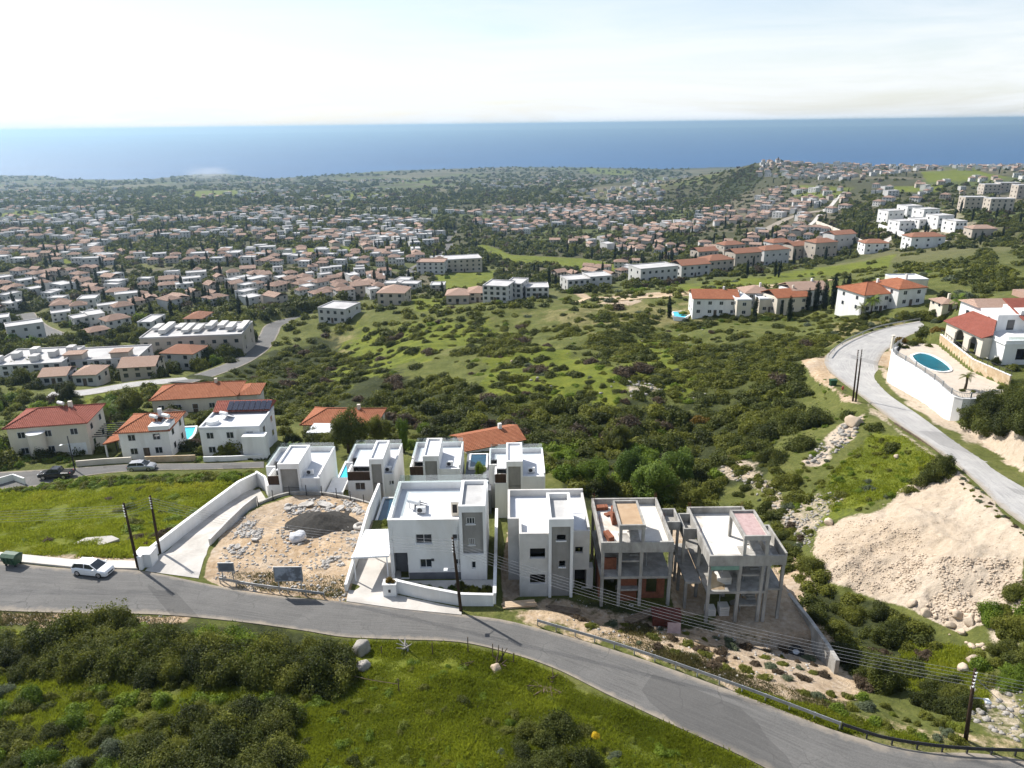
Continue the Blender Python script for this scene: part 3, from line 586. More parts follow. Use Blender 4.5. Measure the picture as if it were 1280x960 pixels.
def ground_mat():
    m, nt, out = nt_new('ground_cover'); L = nt.links.new; p = pos(nt)
    def attr(n):
        a = nt.nodes.new('ShaderNodeAttribute'); a.attribute_name = n; s = nt.nodes.new('ShaderNodeSeparateColor'); L(a.outputs['Color'], s.inputs[0]); return s.outputs
    a1 = attr('cover_a'); a2 = attr('cover_b')
    nL = noise(nt, p, .07, 5, .65); nM = noise(nt, p, .22, 5, .62, .4); nS = noise(nt, p, 1.6, 4, .65); nF = noise(nt, p, 7.0, 3, .7)
    base = ramp(nt, nM, [(.28, (.045, .052, .016)), (.45, (.085, .098, .024)), (.60, (.13, .135, .040)), (.78, (.21, .185, .085))])
    base = mix(nt, .45, base, ramp(nt, nS, [(.3, (.04, .05, .014)), (.65, (.14, .15, .04))]))
    lush = ramp(nt, nM, [(.30, (.062, .075, .012)), (.46, (.122, .142, .018)), (.60, (.18, .19, .024)), (.76, (.23, .205, .04))])
    lush = mix(nt, .5, lush, ramp(nt, nS, [(.3, (.038, .052, .011)), (.52, (.098, .125, .018)), (.75, (.165, .17, .03))]))
    dry = ramp(nt, nM, [(.3, (.13, .115, .048)), (.6, (.22, .19, .085)), (.8, (.30, .25, .14))])
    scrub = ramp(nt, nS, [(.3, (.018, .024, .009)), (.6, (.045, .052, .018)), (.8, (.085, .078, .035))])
    dirt = ramp(nt, nM, [(.28, (.26, .175, .10)), (.45, (.40, .285, .175)), (.6, (.50, .385, .26)), (.78, (.60, .53, .44))])
    dirt = mix(nt, .4, dirt, ramp(nt, nS, [(.3, (.20, .15, .10)), (.5, (.44, .32, .20)), (.72, (.62, .56, .48))]))
    dirt = mix(nt, ramp(nt, nL, [(.42, (0, 0, 0)), (.62, (.55, .55, .55))]), dirt, ramp(nt, nS, [(.3, (.19, .165, .14)), (.7, (.36, .315, .27))]))
    rub = ramp(nt, nS, [(.25, (.26, .20, .14)), (.42, (.39, .325, .245)), (.6, (.46, .385, .30)), (.8, (.54, .47, .38))])
    rub = mix(nt, .35, rub, ramp(nt, nL, [(.4, (.40, .30, .205)), (.6, (.48, .40, .315))]))
    vor = N(nt, 'ShaderNodeTexVoronoi'); vor.inputs['Scale'].default_value = .0085; vor.inputs['Randomness'].default_value = .9
    L(p, vor.inputs['Vector']); sv = nt.nodes.new('ShaderNodeSeparateColor'); L(vor.outputs['Color'], sv.inputs[0])
    far = ramp(nt, sv.outputs[0], [(.0, (.045, .047, .024)), (.28, (.06, .06, .030)), (.30, (.12, .10, .07)), (.48, (.16, .135, .095)), (.50, (.07, .068, .034)), (.72, (.085, .08, .04)), (.74, (.085, .115, .026)), (.88, (.11, .125, .035)), (.9, (.17, .145, .09))])
    far = mix(nt, .45, far, ramp(nt, nM, [(.3, (.038, .046, .017)), (.6, (.10, .095, .05)), (.8, (.2, .18, .14))]))
    brk = mth(nt, 'ADD', mth(nt, 'MULTIPLY', mth(nt, 'SUBTRACT', nS, .5), 1.1), mth(nt, 'MULTIPLY', mth(nt, 'SUBTRACT', nM, .5), .9))
    def rag(s):                                             # ragged, interlocking edges between surfaces
        r_ = nt.nodes.new('ShaderNodeMapRange'); r_.interpolation_type = 'SMOOTHSTEP'; r_.inputs[1].default_value = .30; r_.inputs[2].default_value = .68
        L(mth(nt, 'ADD', s, mth(nt, 'MULTIPLY', brk, mth(nt, 'MULTIPLY', s, mth(nt, 'SUBTRACT', 1.9, s)))), r_.inputs[0]); return r_.outputs[0]
    a1 = [rag(a1[0]), rag(a1[1]), rag(a1[2])]; a2 = [rag(a2[0]), a2[1], rag(a2[2])]
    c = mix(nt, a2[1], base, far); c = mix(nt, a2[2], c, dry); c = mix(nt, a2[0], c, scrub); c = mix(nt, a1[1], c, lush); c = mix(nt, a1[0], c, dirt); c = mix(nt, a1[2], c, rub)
    h = mth(nt, 'ADD', mth(nt, 'MULTIPLY', nS, 1.0), mth(nt, 'MULTIPLY', nF, .5))
    surf(nt, out, c, .95, .12, 0, h, .8, .28); return m
MATS['ground_cover'] = ground_mat()
gm = np_mesh('ground', np.column_stack([GX, GY, GZ]), Fq, ['ground_cover'], smooth=True)
def colattr(me, name, r, g, b):
    at = me.color_attributes.new(name, 'FLOAT_COLOR', 'POINT'); at.data.foreach_set('color', np.column_stack([r, g, b, np.ones_like(r)]).astype(np.float32).ravel())
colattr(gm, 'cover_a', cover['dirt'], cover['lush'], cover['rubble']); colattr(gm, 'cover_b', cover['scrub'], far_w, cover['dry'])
g_ob = bpy.data.objects.new('ground', gm); COL.objects.link(g_ob); g_ob['kind'] = 'structure'
# ------------------------------------------------------------------ sea
def sea_mat():
    m, nt, out = nt_new('sea_water'); p = pos(nt)
    n = noise(nt, pos(nt, .0012, .004, 1), 1.0, 5, .6, .3); n2 = noise(nt, p, .03, 4, .6); n3 = noise(nt, p, .006, 3, .6)
    col = ramp(nt, n, [(.3, (.003, .055, .165)), (.7, (.007, .080, .215))])
    b = surf(nt, out, col, .62, 1.0, 0, mth(nt, 'ADD', n2, n3), .55, 2.5); b.inputs['IOR'].default_value = 1.33; return m
MATS['sea_water'] = sea_mat()
ang = np.linspace(-math.pi * .5, math.pi * .5, 49); ring = [(26000 * math.sin(a), 26000 * math.cos(a)) for a in ang]
sm = MB(); vs = [(0, 1200, SEA)] + [(x, max(y, 1200), SEA) for x, y in ring]
sm.add(vs, [(0, i + 1, i) for i in range(1, len(ring))]); struct('sea', sm, 'sea_water')
# ------------------------------------------------------------------ roads
def ribbon(name, A, B, mat, lift=.0, sub=6, side=.35):
    n = len(A); V = []; UV = []; s = np.r_[0, np.cumsum(np.linalg.norm(np.diff((A + B)[:, :2] / 2, axis=0), axis=1))]
    for i in range(n):
        V.append((A[i, 0], A[i, 1], A[i, 2] + lift - side)); UV.append((0, s[i]))
        for k in range(sub + 1):
            t = k / sub; q = A[i] * (1 - t) + B[i] * t; V.append((q[0], q[1], q[2] + lift + .05 * (1 - (2 * t - 1) ** 2))); UV.append((t * 7, s[i]))
        V.append((B[i, 0], B[i, 1], B[i, 2] + lift - side)); UV.append((7, s[i]))
    w = sub + 3; f = [(i * w + k, (i + 1) * w + k, (i + 1) * w + k + 1, i * w + k + 1) for i in range(n - 1) for k in range(w - 1)]
    me = bpy.data.meshes.new(name); me.from_pydata(V, [], f); uvl = me.uv_layers.new(name='UVMap')
    for lp in me.loops: uvl.data[lp.index].uv = UV[lp.vertex_index]
    me.update(); bm = bmesh.new(); bm.from_mesh(me); bmesh.ops.recalc_face_normals(bm, faces=bm.faces); bm.to_mesh(me); bm.free()
    if sum(p.normal.z for p in me.polygons) < 0: me.flip_normals()
    return struct(name, me, mat)
ribbon('front_road', FR_A, FR_B, 'asphalt'); ribbon('hill_road', HR_A, HR_B, 'hill_asphalt'); ribbon('lower_street', LS_A, LS_B, 'asphalt')
for nm, c, w in (('valley_road', VR, 7), ('village_road', VR2, 7), ('hotel_road', VR3, 8), ('side_lane', VR4, 5)): ribbon(nm, *line_pair(c, w), 'asphalt' if nm != 'side_lane' else 'hill_asphalt')
# pale pavement with a raised kerb on the far side of the front road, left of the ramp
pv = [P(x, y, 0) for x, y in [(-160, 685), (-60, 694), (0, 700.5), (90, 709.5), (172, 711.5)]]; pv2 = [P(x, y, 0) for x, y in [(-160, 676), (-60, 684), (0, 691), (90, 700), (170, 702)]]
mb = MB()
for i in range(len(pv) - 1): mb.prism([pv[i][:2], pv[i + 1][:2], pv2[i + 1][:2], pv2[i][:2]], -.3, .13)
struct('pavement', mb, 'pavement_concrete')
# ------------------------------------------------------------------ camera, light, air
cam = bpy.data.cameras.new('camera'); co = bpy.data.objects.new('camera', cam); COL.objects.link(co); SC.camera = co
cam.sensor_width = 36; cam.lens = F / 1280 * 36; cam.clip_start = .5; cam.clip_end = 80000
R0 = Vector((1, 0, 0)); U0 = Vector((0, SP, CP)); ax = CR * R0 - SR * U0; ay = SR * R0 + CR * U0; az = ax.cross(ay)
co.matrix_world = Matrix(((ax.x, ay.x, az.x, 0), (ax.y, ay.y, az.y, 0), (ax.z, ay.z, az.z, H), (0, 0, 0, 1)))
SUN_EL, SUN_AZ = R(45), R(-51)            # azimuth from +Y towards +X
sd = Vector((math.sin(SUN_AZ) * math.cos(SUN_EL), math.cos(SUN_AZ) * math.cos(SUN_EL), math.sin(SUN_EL)))
sl = bpy.data.lights.new('sun', 'SUN'); sl.energy = SUN_E; sl.angle = R(.53); sl.color = (1, .955, .89)
so = bpy.data.objects.new('sun', sl); COL.objects.link(so); so.rotation_euler = (-sd).to_track_quat('-Z', 'Y').to_euler(); so.location = (-60, 40, 120)
w = bpy.data.worlds.new('World'); SC.world = w; w.use_nodes = True; nt = w.node_tree; nt.nodes.clear()
sk = nt.nodes.new('ShaderNodeTexSky'); sk.sky_type = 'NISHITA'; sk.sun_disc = False; sk.sun_elevation = SUN_EL; sk.sun_rotation = SUN_AZ
sk.altitude = 200; sk.air_density = 1.0; sk.dust_density = 1.0; sk.ozone_density = 1.0
tc = nt.nodes.new('ShaderNodeTexCoord'); mp = nt.nodes.new('ShaderNodeMapping'); mp.inputs['Scale'].default_value = (1.3, 1.3, 13.0); mp.inputs['Rotation'].default_value = (0, R(8), R(20))
nt.links.new(tc.outputs['Generated'], mp.inputs['Vector'])
cn = noise(nt, mp.outputs[0], 1.6, 7, .62, .5)                 # thin high cloud
cf = ramp(nt, cn, [(.36, (.05, .05, .05)), (.62, (.95, .95, .95))])
# the veil of cloud is seen edge-on, so thickest, low down and thins towards the zenith
sxyz = nt.nodes.new('ShaderNodeSeparateXYZ'); nt.links.new(tc.outputs['Generated'], sxyz.inputs[0])
thick = ramp(nt, sxyz.outputs['Z'], [(.0, (1, 1, 1)), (.035, (.92, .92, .92)), (.08, (.64, .64, .64)), (.15, (.40, .40, .40)), (.5, (.28, .28, .28)), (.8, (.2, .2, .2))])
cf = mth(nt, 'MULTIPLY', thick, mth(nt, 'ADD', .48, mth(nt, 'MULTIPLY', cf, .85)), True)
cloud = mix(nt, cf, sk.outputs[0], CLOUD)
bg = nt.nodes.new('ShaderNodeBackground'); bg.inputs['Strength'].default_value = SKY_S; nt.links.new(cloud, bg.inputs['Color'])
wo = nt.nodes.new('ShaderNodeOutputWorld'); nt.links.new(bg.outputs[0], wo.inputs[0])
hz = MB().box(-27000, 27000, -300, 27000, SEA - 3, 60); me = hz.mesh('haze'); m, nt, out = nt_new('haze_air')
pvn = nt.nodes.new('ShaderNodeVolumePrincipled'); pvn.inputs['Color'].default_value = (.56, .80, 1, 1); pvn.inputs['Density'].default_value = HAZE_D; pvn.inputs['Anisotropy'].default_value = HAZE_G
nt.links.new(pvn.outputs[0], out.inputs['Volume']); me.materials.append(m); ho = bpy.data.objects.new('haze', me); COL.objects.link(ho); ho['kind'] = 'stuff'
SC.view_settings.view_transform = 'Standard'; SC.view_settings.look = 'None'; SC.view_settings.exposure = EXPO; SC.view_settings.gamma = 1
SC.render.engine = 'CYCLES'; SC.cycles.max_bounces = 5; SC.cycles.diffuse_bounces = 2; SC.cycles.glossy_bounces = 2; SC.cycles.transmission_bounces = 2; SC.cycles.transparent_max_bounces = 6; SC.cycles.volume_bounces = 0
SC.cycles.use_denoising = True; SC.cycles.use_adaptive_sampling = True; SC.cycles.adaptive_threshold = .02; SC.cycles.caustics_reflective = False; SC.cycles.caustics_refractive = False
# ------------------------------------------------------------------ building helpers
def rect(Y, x0, y0, x1, y1):
    """photo rectangle on the vertical plane at forward distance Y -> (xa, xb, za, zb)"""
    ym, xm = (y0 + y1) / 2, (x0 + x1) / 2
    return Q(x0, ym, Y)[0], Q(x1, ym, Y)[0], Q(xm, y1, Y)[2], Q(xm, y0, Y)[2]
def window(par, r, y, depth=.14, bars=1, sill=None, frame='window_frame', glass='dark_glass', name='window'):
    """window in a wall facing -Y: frame, with the pane as its sub-part"""
    x0, x1, z0, z1 = r; t = .07; f = MB().wall('x', x0, x1, y + depth, y + depth + .07, z0, z1, [(x0 + t, x1 - t, z0 + t, z1 - t)])
    for k in range(1, bars + 1):
        xc = x0 + (x1 - x0) * k / (bars + 1); f.box(xc - .03, xc + .03, y + depth + .005, y + depth + .065, z0 + t, z1 - t)
    o = f.build(name, frame, par)
    MB().box(x0 + t, x1 - t, y + depth + .03, y + depth + .045, z0 + t, z1 - t).build('pane', glass, o)
    if sill: MB().box(x0 - .1, x1 + .1, y - .08, y - .004, z0 - .09, z0 - .01).build('sill', sill, o)
    return o
def xwindow(par, x, y0, y1, z0, z1, sgn=1, frame='window_frame', bars=1):
    """window proud of a wall facing +X (sgn 1) or -X"""
    t = .07; a, b = (x + .003, x + .05) if sgn > 0 else (x - .05, x - .003)
    f = MB().wall('y', y0, y1, a, b, z0, z1, [(y0 + t, y1 - t, z0 + t, z1 - t)]); o = f.build('window', frame, par)
    c = (a + b) / 2; MB().box(c - .008, c + .008, y0 + t, y1 - t, z0 + t, z1 - t).build('pane', 'dark_glass', o); return o
def glass_rail(par, pts, h=.9, name='glass_rail'):
    return MB().strip(pts, 0, h, .03).build(name, 'rail_glass', par)
def ac_unit(x, y, z, label, group=None):
    t = thing('air_conditioner', label, 'air conditioner', (x, y, z), group)
    MB().box(x - .5, x + .5, y - .2, y + .2, z + .12, z + .85).build('casing', 'white_plastic', t, bevel=.03)
    MB().ycyl(y - .22, y - .201, x - .12, z + .48, .28, 16).build('fan_grille', 'dark_steel', t)
    [MB().box(x + q - .05, x + q + .05, y - .2, y + .2, z, z + .12).build('foot', 'galvanised_steel', t) for q in (-.4, .4)]; return t
def tank(x, y, z, label, group=None, s=1.0, rz=0):
    """solar water heater: white barrel over a tilted collector"""
    t = thing('water_heater', label, 'water heater', (x, y, z), group, world=False); t.rotation_euler = (0, 0, rz + math.pi * .86)
    MB().xcyl(-.75 * s, .75 * s, .1 * s, 1.05 * s, .33 * s, 16).build('tank', 'white_plastic', t, smooth=False)
    MB().add([(-.95 * s, -1.3 * s, .12 * s), (.95 * s, -1.3 * s, .12 * s), (.95 * s, -.1 * s, .95 * s), (-.95 * s, -.1 * s, .95 * s), (-.95 * s, -1.35 * s, .2 * s), (.95 * s, -1.35 * s, .2 * s), (.95 * s, -.15 * s, 1.03 * s), (-.95 * s, -.15 * s, 1.03 * s)],
             [(0, 3, 2, 1), (4, 5, 6, 7), (0, 1, 5, 4), (1, 2, 6, 5), (2, 3, 7, 6), (3, 0, 4, 7)]).build('collector', 'solar_panel', t)
    [MB().tube([(q * s, .1 * s, 0), (q * s, .1 * s, .8 * s)], .04 * s, 6).build('stand', 'galvanised_steel', t) for q in (-.7, .7)]; return t
# ------------------------------------------------------------------ the finished white house beside the road (with carport)
def house_a():
    X0, X1, Y0, Y1, zb, zt = -13.3, -5.75, 67.8, 76.6, -.32, 7.0; tx0, tx1, ty0, ty1, tz = -5.75, -2.95, 67.45, 73.4, 8.75
    h = thing('white_house', 'finished white house with attached carport and tall grey stair tower beside the road', 'house', ((X0 + tx1) / 2, (Y0 + Y1) / 2, zb))
    w1 = rect(Y0, 519.5, 668, 540, 680); w2 = rect(Y0, 565, 668, 573.5, 675); d1 = rect(Y0, 492, 691, 510, 714); w3 = rect(Y0, 525, 699, 540, 710); w4 = rect(Y0, 569, 699, 575, 706)
    d1 = (d1[0], d1[1], zb + .05, d1[3]); mb = MB(); mb.wall('x', X0, X1, Y0, Y0 + .28, zb, zt, [w1, w2, d1, w3, w4]).wall('x', X0, -2.95, Y1 - .28, Y1, zb, zt)
    mb.wall('y', Y0 + .28, Y1 - .28, X0, X0 + .28, zb, zt).wall('y', ty1, Y1 - .28, -3.23, -2.95, zb, zt); mb.build('wall', 'white_render', h)
    for k, w in enumerate((w1, w2, w3, w4)): window(h, w, Y0, sill='white_render', bars=1 if k in (0, 2) else 0)
    f = MB().box(d1[0], d1[1], Y0 + 1.4, Y0 + 1.5, d1[2], d1[3]).build('door', 'dark_grey_render', h); MB().box(d1[1] - .3, d1[1] - .25, Y0 + 1.33, Y0 + 1.4, d1[2] + .9, d1[2] + 1.2).build('handle', 'galvanised_steel', f)
    MB().box(X0 + .28, X1, Y0 + .28, Y1 - .28, 6.0, 6.18).box(X1, -3.23, ty1, Y1 - .28, 6.0, 6.18).build('roof', 'roof_membrane', h)
    MB().box(X0 - .05, X0 + .33, Y0 - .05, Y1 + .05, zt, zt + .05).box(X0 + .33, -2.9, Y1 - .33, Y1 + .05, zt, zt + .05).box(X0 + .33, X1, Y0 - .05, Y0 + .33, zt, zt + .05).build('coping', 'white_render', h)
    # plinth, proud of the front
    MB().box(d1[1] + .05, X1 - .02, Y0 - .06, Y0 - .003, zb, zb + .85).build('plinth', 'dark_grey_render', h)
    # stair tower: white fins round a grey recessed face
    pw = rect(ty0 + .35, 583, 647, 593.5, 655); pw2 = rect(ty0 + .35, 586, 673, 593.5, 681); gz0 = rect(ty0, 580, 630, 606, 693)[2]
    lw = rect(ty0, 589.5, 702, 595, 711)
    t = MB().wall('x', tx0 + .32, tx1 - .3, ty0, ty0 + .3, zb, gz0, [lw]).box(tx0, tx0 + .32, ty0, ty1, zb, tz).box(tx1 - .3, tx1, ty0, ty1, zb, tz).box(tx0 + .32, tx1 - .3, ty0, ty0 + .3, tz - .75, tz).box(tx0 + .32, tx1 - .3, ty1 - .28, ty1, zb, tz)
    t.build('stair_tower', 'white_render', h)
    MB().wall('x', tx0 + .32, tx1 - .3, ty0 + .35, ty0 + .6, gz0, tz - .75, [pw, pw2]).build('tower_panel', 'grey_render', h)
    for w in (pw, pw2): window(h, w, ty0 + .33, depth=.06, bars=2, sill='white_render')
    window(h, lw, ty0, bars=0)
    MB().box(tx0 + .32, tx1 - .3, ty0 + .6, ty1 - .28, tz - .55, tz - .4).build('tower_roof', 'grey_screed', h)
    glass_rail(h, [(X0 + .14, Y0 + 3, zt + .05), (X0 + .14, Y1 - .14, zt + .05)], .55); glass_rail(h, [(X0 + .2, Y1 - .14, zt + .05), (-3.1, Y1 - .14, zt + .05)], .85)
    for x_ in (X0 + .35, X1 - .25): MB().tube([(x_, Y0 - .06, zb + .9), (x_, Y0 - .06, zt - .9)], .045, 8).build('downpipe', 'white_plastic', h)
    MB().box(-8.9, -8.6, Y0 - .12, Y0 - .004, 2.0, 2.25).build('wall_lamp', 'dark_steel', h)
    # carport
    c = [P(438.5, 697, 3), P(485.5, 694.5, 3), P(488.5, 661, 3), P(457, 662, 3)]; c[1] = (X0 - .03, c[1][1], 3); c[2] = (X0 - .03, c[2][1], 3)
    cp = MB().prism([p[:2] for p in c], 2.82, 3.0)
    for k in range(1, 14):
        a = k / 14; p0 = [c[0][i] * (1 - a) + c[1][i] * a for i in (0, 1)]; p1 = [c[3][i] * (1 - a) + c[2][i] * a for i in (0, 1)]
        cp.prism([(p0[0] - .03, p0[1]), (p0[0] + .03, p0[1]), (p1[0] + .03, p1[1]), (p1[0] - .03, p1[1])], 3.002, 3.03)
    cp.build('carport_roof', 'white_paint_metal', h)
    for x, y in ((c[0][0] + .25, c[0][1] + .25), (c[3][0] + .2, c[3][1] - .2), (c[1][0] - .3, c[1][1] + .2)): MB().box(x - .06, x + .06, y - .06, y + .06, zb, 2.82).build('carport_post', 'white_paint_metal', h)
    return h
house_a()
# things on its flat roof
ac_unit(-10.1, 70.6, 6.18, 'white air-conditioning box near the front edge of the carport house roof')
tank(-10.9, 71.6, 6.18, 'white solar water heater on the flat roof of the carport house', s=.95)
t = thing('chimney_stack', 'beige boxed flue standing against the stair tower of the carport house', 'chimney', (-6.35, 70.3, 6.18)); MB().box(-6.75, -5.95, 69.9, 70.7, 6.18, 7.9).build('shaft', 'cream_render', t); MB().box(-6.82, -5.88, 69.83, 70.77, 7.9, 8.0).build('cap', 'white_render', t); MB().box(-6.6, -6.1, 69.885, 69.898, 6.6, 7.6).build('grille', 'opening_dark', t)
# boundary walls of the plot
def wall_thing(pts, h, th, mat, label, name='garden_wall', cat='wall', cap=None, drop=1.2):
    base = pts[len(pts) // 2]; t = thing(name, label, cat, tuple(base))
    MB().strip(pts, -drop, h, th).build('wall_face', mat, t)
    if cap: MB().strip(pts, h + .003 if not hasattr(h, '__len__') else [q + .003 for q in h], (h + .07) if not hasattr(h, '__len__') else [q + .07 for q in h], th + .1).build('coping', cap, t)
    return t
wall_thing([P(497, 741, -.1), P(535, 750, -.1), P(577, 758, -.2), P(617, 759, -.3), ], 1.5, .25, 'white_render', 'low white wall along the road in front of the carport house', cap='white_render')
wall_thing([(-2.05, 62.9, -.3), (-2.05, 70, -.3), (-2.1, 80.5, -.4)], 1.5, .25, 'white_render', 'white side wall of the carport house, running back towards the second row', cap='white_render', drop=2)
wall_thing([(-17.75, 65.4, -.2), (-17.8, 72, -.3), (-17.9, 80, -.4), (-18.0, 88, -1.2)], [1.0, 1.5, 2.1, 2.2], .3, 'white_render', 'white wall dividing the rubble plot from the carport driveway', drop=2.5)
t = thing('gate_pillar', 'square white gate pillar carrying a planter beside the carport driveway', 'gate pillar', (-12.95, 64.9, -.3)); MB().box(-13.65, -12.3, 64.3, 65.3, -.4, 1.35).build('pillar', 'white_render', t); MB().box(-13.7, -12.25, 64.25, 65.35, 1.353, 1.45).build('coping', 'white_render', t); MB().box(-13.1, -12.85, 64.27, 64.297, .5, .85).build('letter_box', 'dark_steel', t)
mb = MB()
mb.prism([P(433, 752)[:2], P(500, 761.5)[:2], P(577, 769)[:2], P(577, 760)[:2], P(497, 743)[:2], (-12.3, 67.7), (-13.35, 76), (-17.55, 76), (-17.6, 66)], -.8, [.07, .07, .07, .0, -.05, -.24, -.24, -.24, -.1]); struct('driveway', mb, 'driveway_concrete')
mb = MB().box(-12.2, -2.25, 64.6, 67.4, -.6, -.22); struct('yard_paving', mb, 'pavement_concrete')
# small dark pool behind the left side of the house
t = thing('swimming_pool', 'small dark blue pool in the white-walled yard behind the carport house', 'swimming pool', (-15.6, 83.5, -1.0)); MB().ring(-17.4, -13.9, 80.6, 87.0, -1.6, -.55, .25).build('pool_edge', 'white_render', t); MB().box(-17.14, -14.16, 80.86, 86.74, -1.5, -.75).build('water', 'dark_pool_tile', t)
# ------------------------------------------------------------------ second house: white, windows not yet fitted
def house_b():
    X0, X1, Y0, Y1, zb, zt = .55, 3.75, 66.1, 75.9, -1.55, 6.2; tx0, tx1, ty0, ty1, tz = 3.6, 6.15, 65.85, 71.6, 8.0; RX = 8.05
    h = thing('unfinished_house', 'unglazed pale house with grey stair panel between the carport house and bare frames', 'house', (4.2, 71, zb))
    a = rect(Y0, 662.5, 685.5, 681.5, 697.5); b = rect(Y0, 662.5, 718, 681.5, 729.5); c = rect(67.5, 719, 683.5, 728.5, 691); d = rect(67.5, 718, 712, 733, 735)
    mb = MB().wall('x', X0, tx0, Y0, Y0 + .26, zb, zt, [a, b]).wall('x', tx1, RX, 67.5, 67.76, zb, 5.6, [c, (d[0], d[1], zb + .02, d[3])]).wall('x', X0 - 1.2, RX, Y1 - .26, Y1, zb, zt)
    mb.wall('y', Y0 + .26, 69.2, X0, X0 + .26, zb, zt).wall('y', 67.76, Y1 - .26, RX - .26, RX, zb, zt - .3).wall('y', 69.2, Y1 - .26, X0 - 1.2, X0 - .94, zb, zt).wall('x', X0 - .94, X0 + .26, 69.2, 69.46, zb, zt)
    mb.build('wall', 'primer_render', h)
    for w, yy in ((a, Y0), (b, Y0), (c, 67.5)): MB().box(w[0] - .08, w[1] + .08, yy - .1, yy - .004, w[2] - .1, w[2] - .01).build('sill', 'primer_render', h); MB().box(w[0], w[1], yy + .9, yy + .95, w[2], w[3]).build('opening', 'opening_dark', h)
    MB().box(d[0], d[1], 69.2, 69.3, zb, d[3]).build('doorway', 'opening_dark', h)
    MB().box(X0 + .26, tx0, Y0 + .26, Y1 - .26, 5.25, 5.4).box(tx0, RX - .26, ty1, Y1 - .26, 5.25, 5.4).box(tx1, RX - .26, 67.76, ty1, 5.2, 5.35).box(X0 - .94, X0 + .26, 69.46, Y1 - .26, 5.25, 5.4).build('roof', 'roof_membrane', h)
    e = rect(ty0 + .3, 696, 668.5, 707, 675.5); g = rect(ty0 + .3, 699, 701, 706.5, 708.5)
    MB().box(tx0, tx0 + .3, ty0, ty1, zb, tz).box(tx1 - .3, tx1, ty0, ty1, zb, tz).box(tx0 + .3, tx1 - .3, ty0, ty0 + .3, tz - .9, tz).box(tx0 + .3, tx1 - .3, ty1 - .26, ty1, zb, tz).build('stair_tower', 'white_render', h)
    MB().wall('x', tx0 + .3, tx1 - .3, ty0 + .32, ty0 + .55, zb, tz - .9, [e, g]).build('tower_panel', 'grey_render', h)
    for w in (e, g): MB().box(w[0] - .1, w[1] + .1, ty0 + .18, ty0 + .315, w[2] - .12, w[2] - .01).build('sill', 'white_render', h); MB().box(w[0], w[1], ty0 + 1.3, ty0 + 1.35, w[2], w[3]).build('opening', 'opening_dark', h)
    MB().box(tx0 + .3, tx1 - .3, ty0 + .55, ty1 - .26, tz - .8, tz - .62).build('tower_roof', 'grey_screed', h)
    MB().box(8.05, 8.5, 67.5, 68.6, zb, zb + 2.6).build('buttress', 'primer_render', h)
house_b()
# ------------------------------------------------------------------ the two bare concrete frames
def frame_house(label, x0, x1, y0, y1, zb, zf, zr, zp, cols, rows, tower, loc_wing=None, left_step=None):
    h = thing('concrete_frame', label, 'building frame', ((x0 + x1) / 2, (y0 + y1) / 2, zb)); cm = 'raw_concrete'
    for x in cols:
        for y in rows: MB().box(x - .16, x + .16, y - .16 if y > y0 + .3 else y0 + .03, y + .16 if y > y0 + .3 else y0 + .35, zb - .3, zr - .3 if True else zr).build('column', cm, h)
    MB().box(x0 + .02, x1 - .02, y0, y1, zf - .34, zf - .05).build('floor_slab', cm, h); MB().box(x0, x1, y0, y1, zr - .3, zr).build('roof_slab', 'raw_screed', h)
    MB().ring(x0 - .03, x1 + .03, y0 - .03, y1 + .03, zr - .45, zp, .24).build('parapet', cm, h)
    MB().box(x0 - .1, x1 + .2, y0 - .3, y1 + .1, zb - .6, zb - .02).build('ground_slab', cm, h)
    tx0, tx1, ty0, ty1, tz = tower
    for x in (tx0 + .16, tx1 - .16):
        for y in (ty0 + .16, ty1 - .16): MB().box(x - .15, x + .15, y - .15, y + .15, zr + .01, tz - .5).build('tower_column', cm, h)
    MB().box(tx0, tx1, ty0, ty1, tz - .5, tz - .3).build('tower_slab', 'raw_screed', h); MB().ring(tx0 - .03, tx1 + .03, ty0 - .03, ty1 + .03, tz - .52, tz, .2).build('tower_parapet', cm, h)
    def flight(xa, xb, ya, yb, z0, z1, nm='stair_flight'):
        m = MB(); n = 9
        for k in range(n):
            y = ya + (yb - ya) * k / n; y2 = ya + (yb - ya) * (k + 1) / n; z = z0 + (z1 - z0) * (k + 1) / n; m.box(xa, xb, min(y, y2), max(y, y2), z - .42, z)
        m.build(nm, cm, h)
    for k in range(5):
        px_, py_ = x0 + .9 + (x1 - x0 - 1.8) * k / 4, y0 + (1.9 if k % 2 else 6.3)
        for za, zb_ in ((zb - .02, zf - .345), (zf - .05, zr - .305)): MB().cyl(px_, py_, za, zb_, .045, 8).build('steel_prop', 'galvanised_steel', h)
    for x in cols[:1] + cols[-1:]:
        for y in rows[1:]:
            m = MB(); [m.cyl(x + a, y + b, zp - .3, zp + .75, .012, 5) for a in (-.09, .09) for b in (-.09, .09)]; m.build('rebar', 'rust_paint', h)['kind'] = 'stuff'
    xm = (tx0 + tx1) / 2
    for z0, z1 in ((zb, zf), (zf, zr), (zr - .2, zr + 1.4)):
        zm = (z0 + z1) / 2; flight(tx0 + .32, xm - .06, y0 + 3.4, y0 + 1.2, z0, zm); flight(xm + .06, tx1 - .32, y0 + 1.2, y0 + 3.4, zm, z1); MB().box(tx0 + .3, tx1 - .3, y0 + .36, y0 + 1.2, zm - .2, zm).build('landing', cm, h)
    return h
cC = [9.15, Q(774.5, 720, 65)[0], Q(801, 720, 65)[0], 16.2]
hc = frame_house('grey concrete frame with red brick infill, left one of the two bare shells', 8.95, 16.35, 65.0, 74.4, -2.1, 1.65, 4.95, 5.7, cC, (65.1, 69.5, 74.2), (cC[1] - .2, cC[2] + .2, 65.0, 70.2, 7.7))
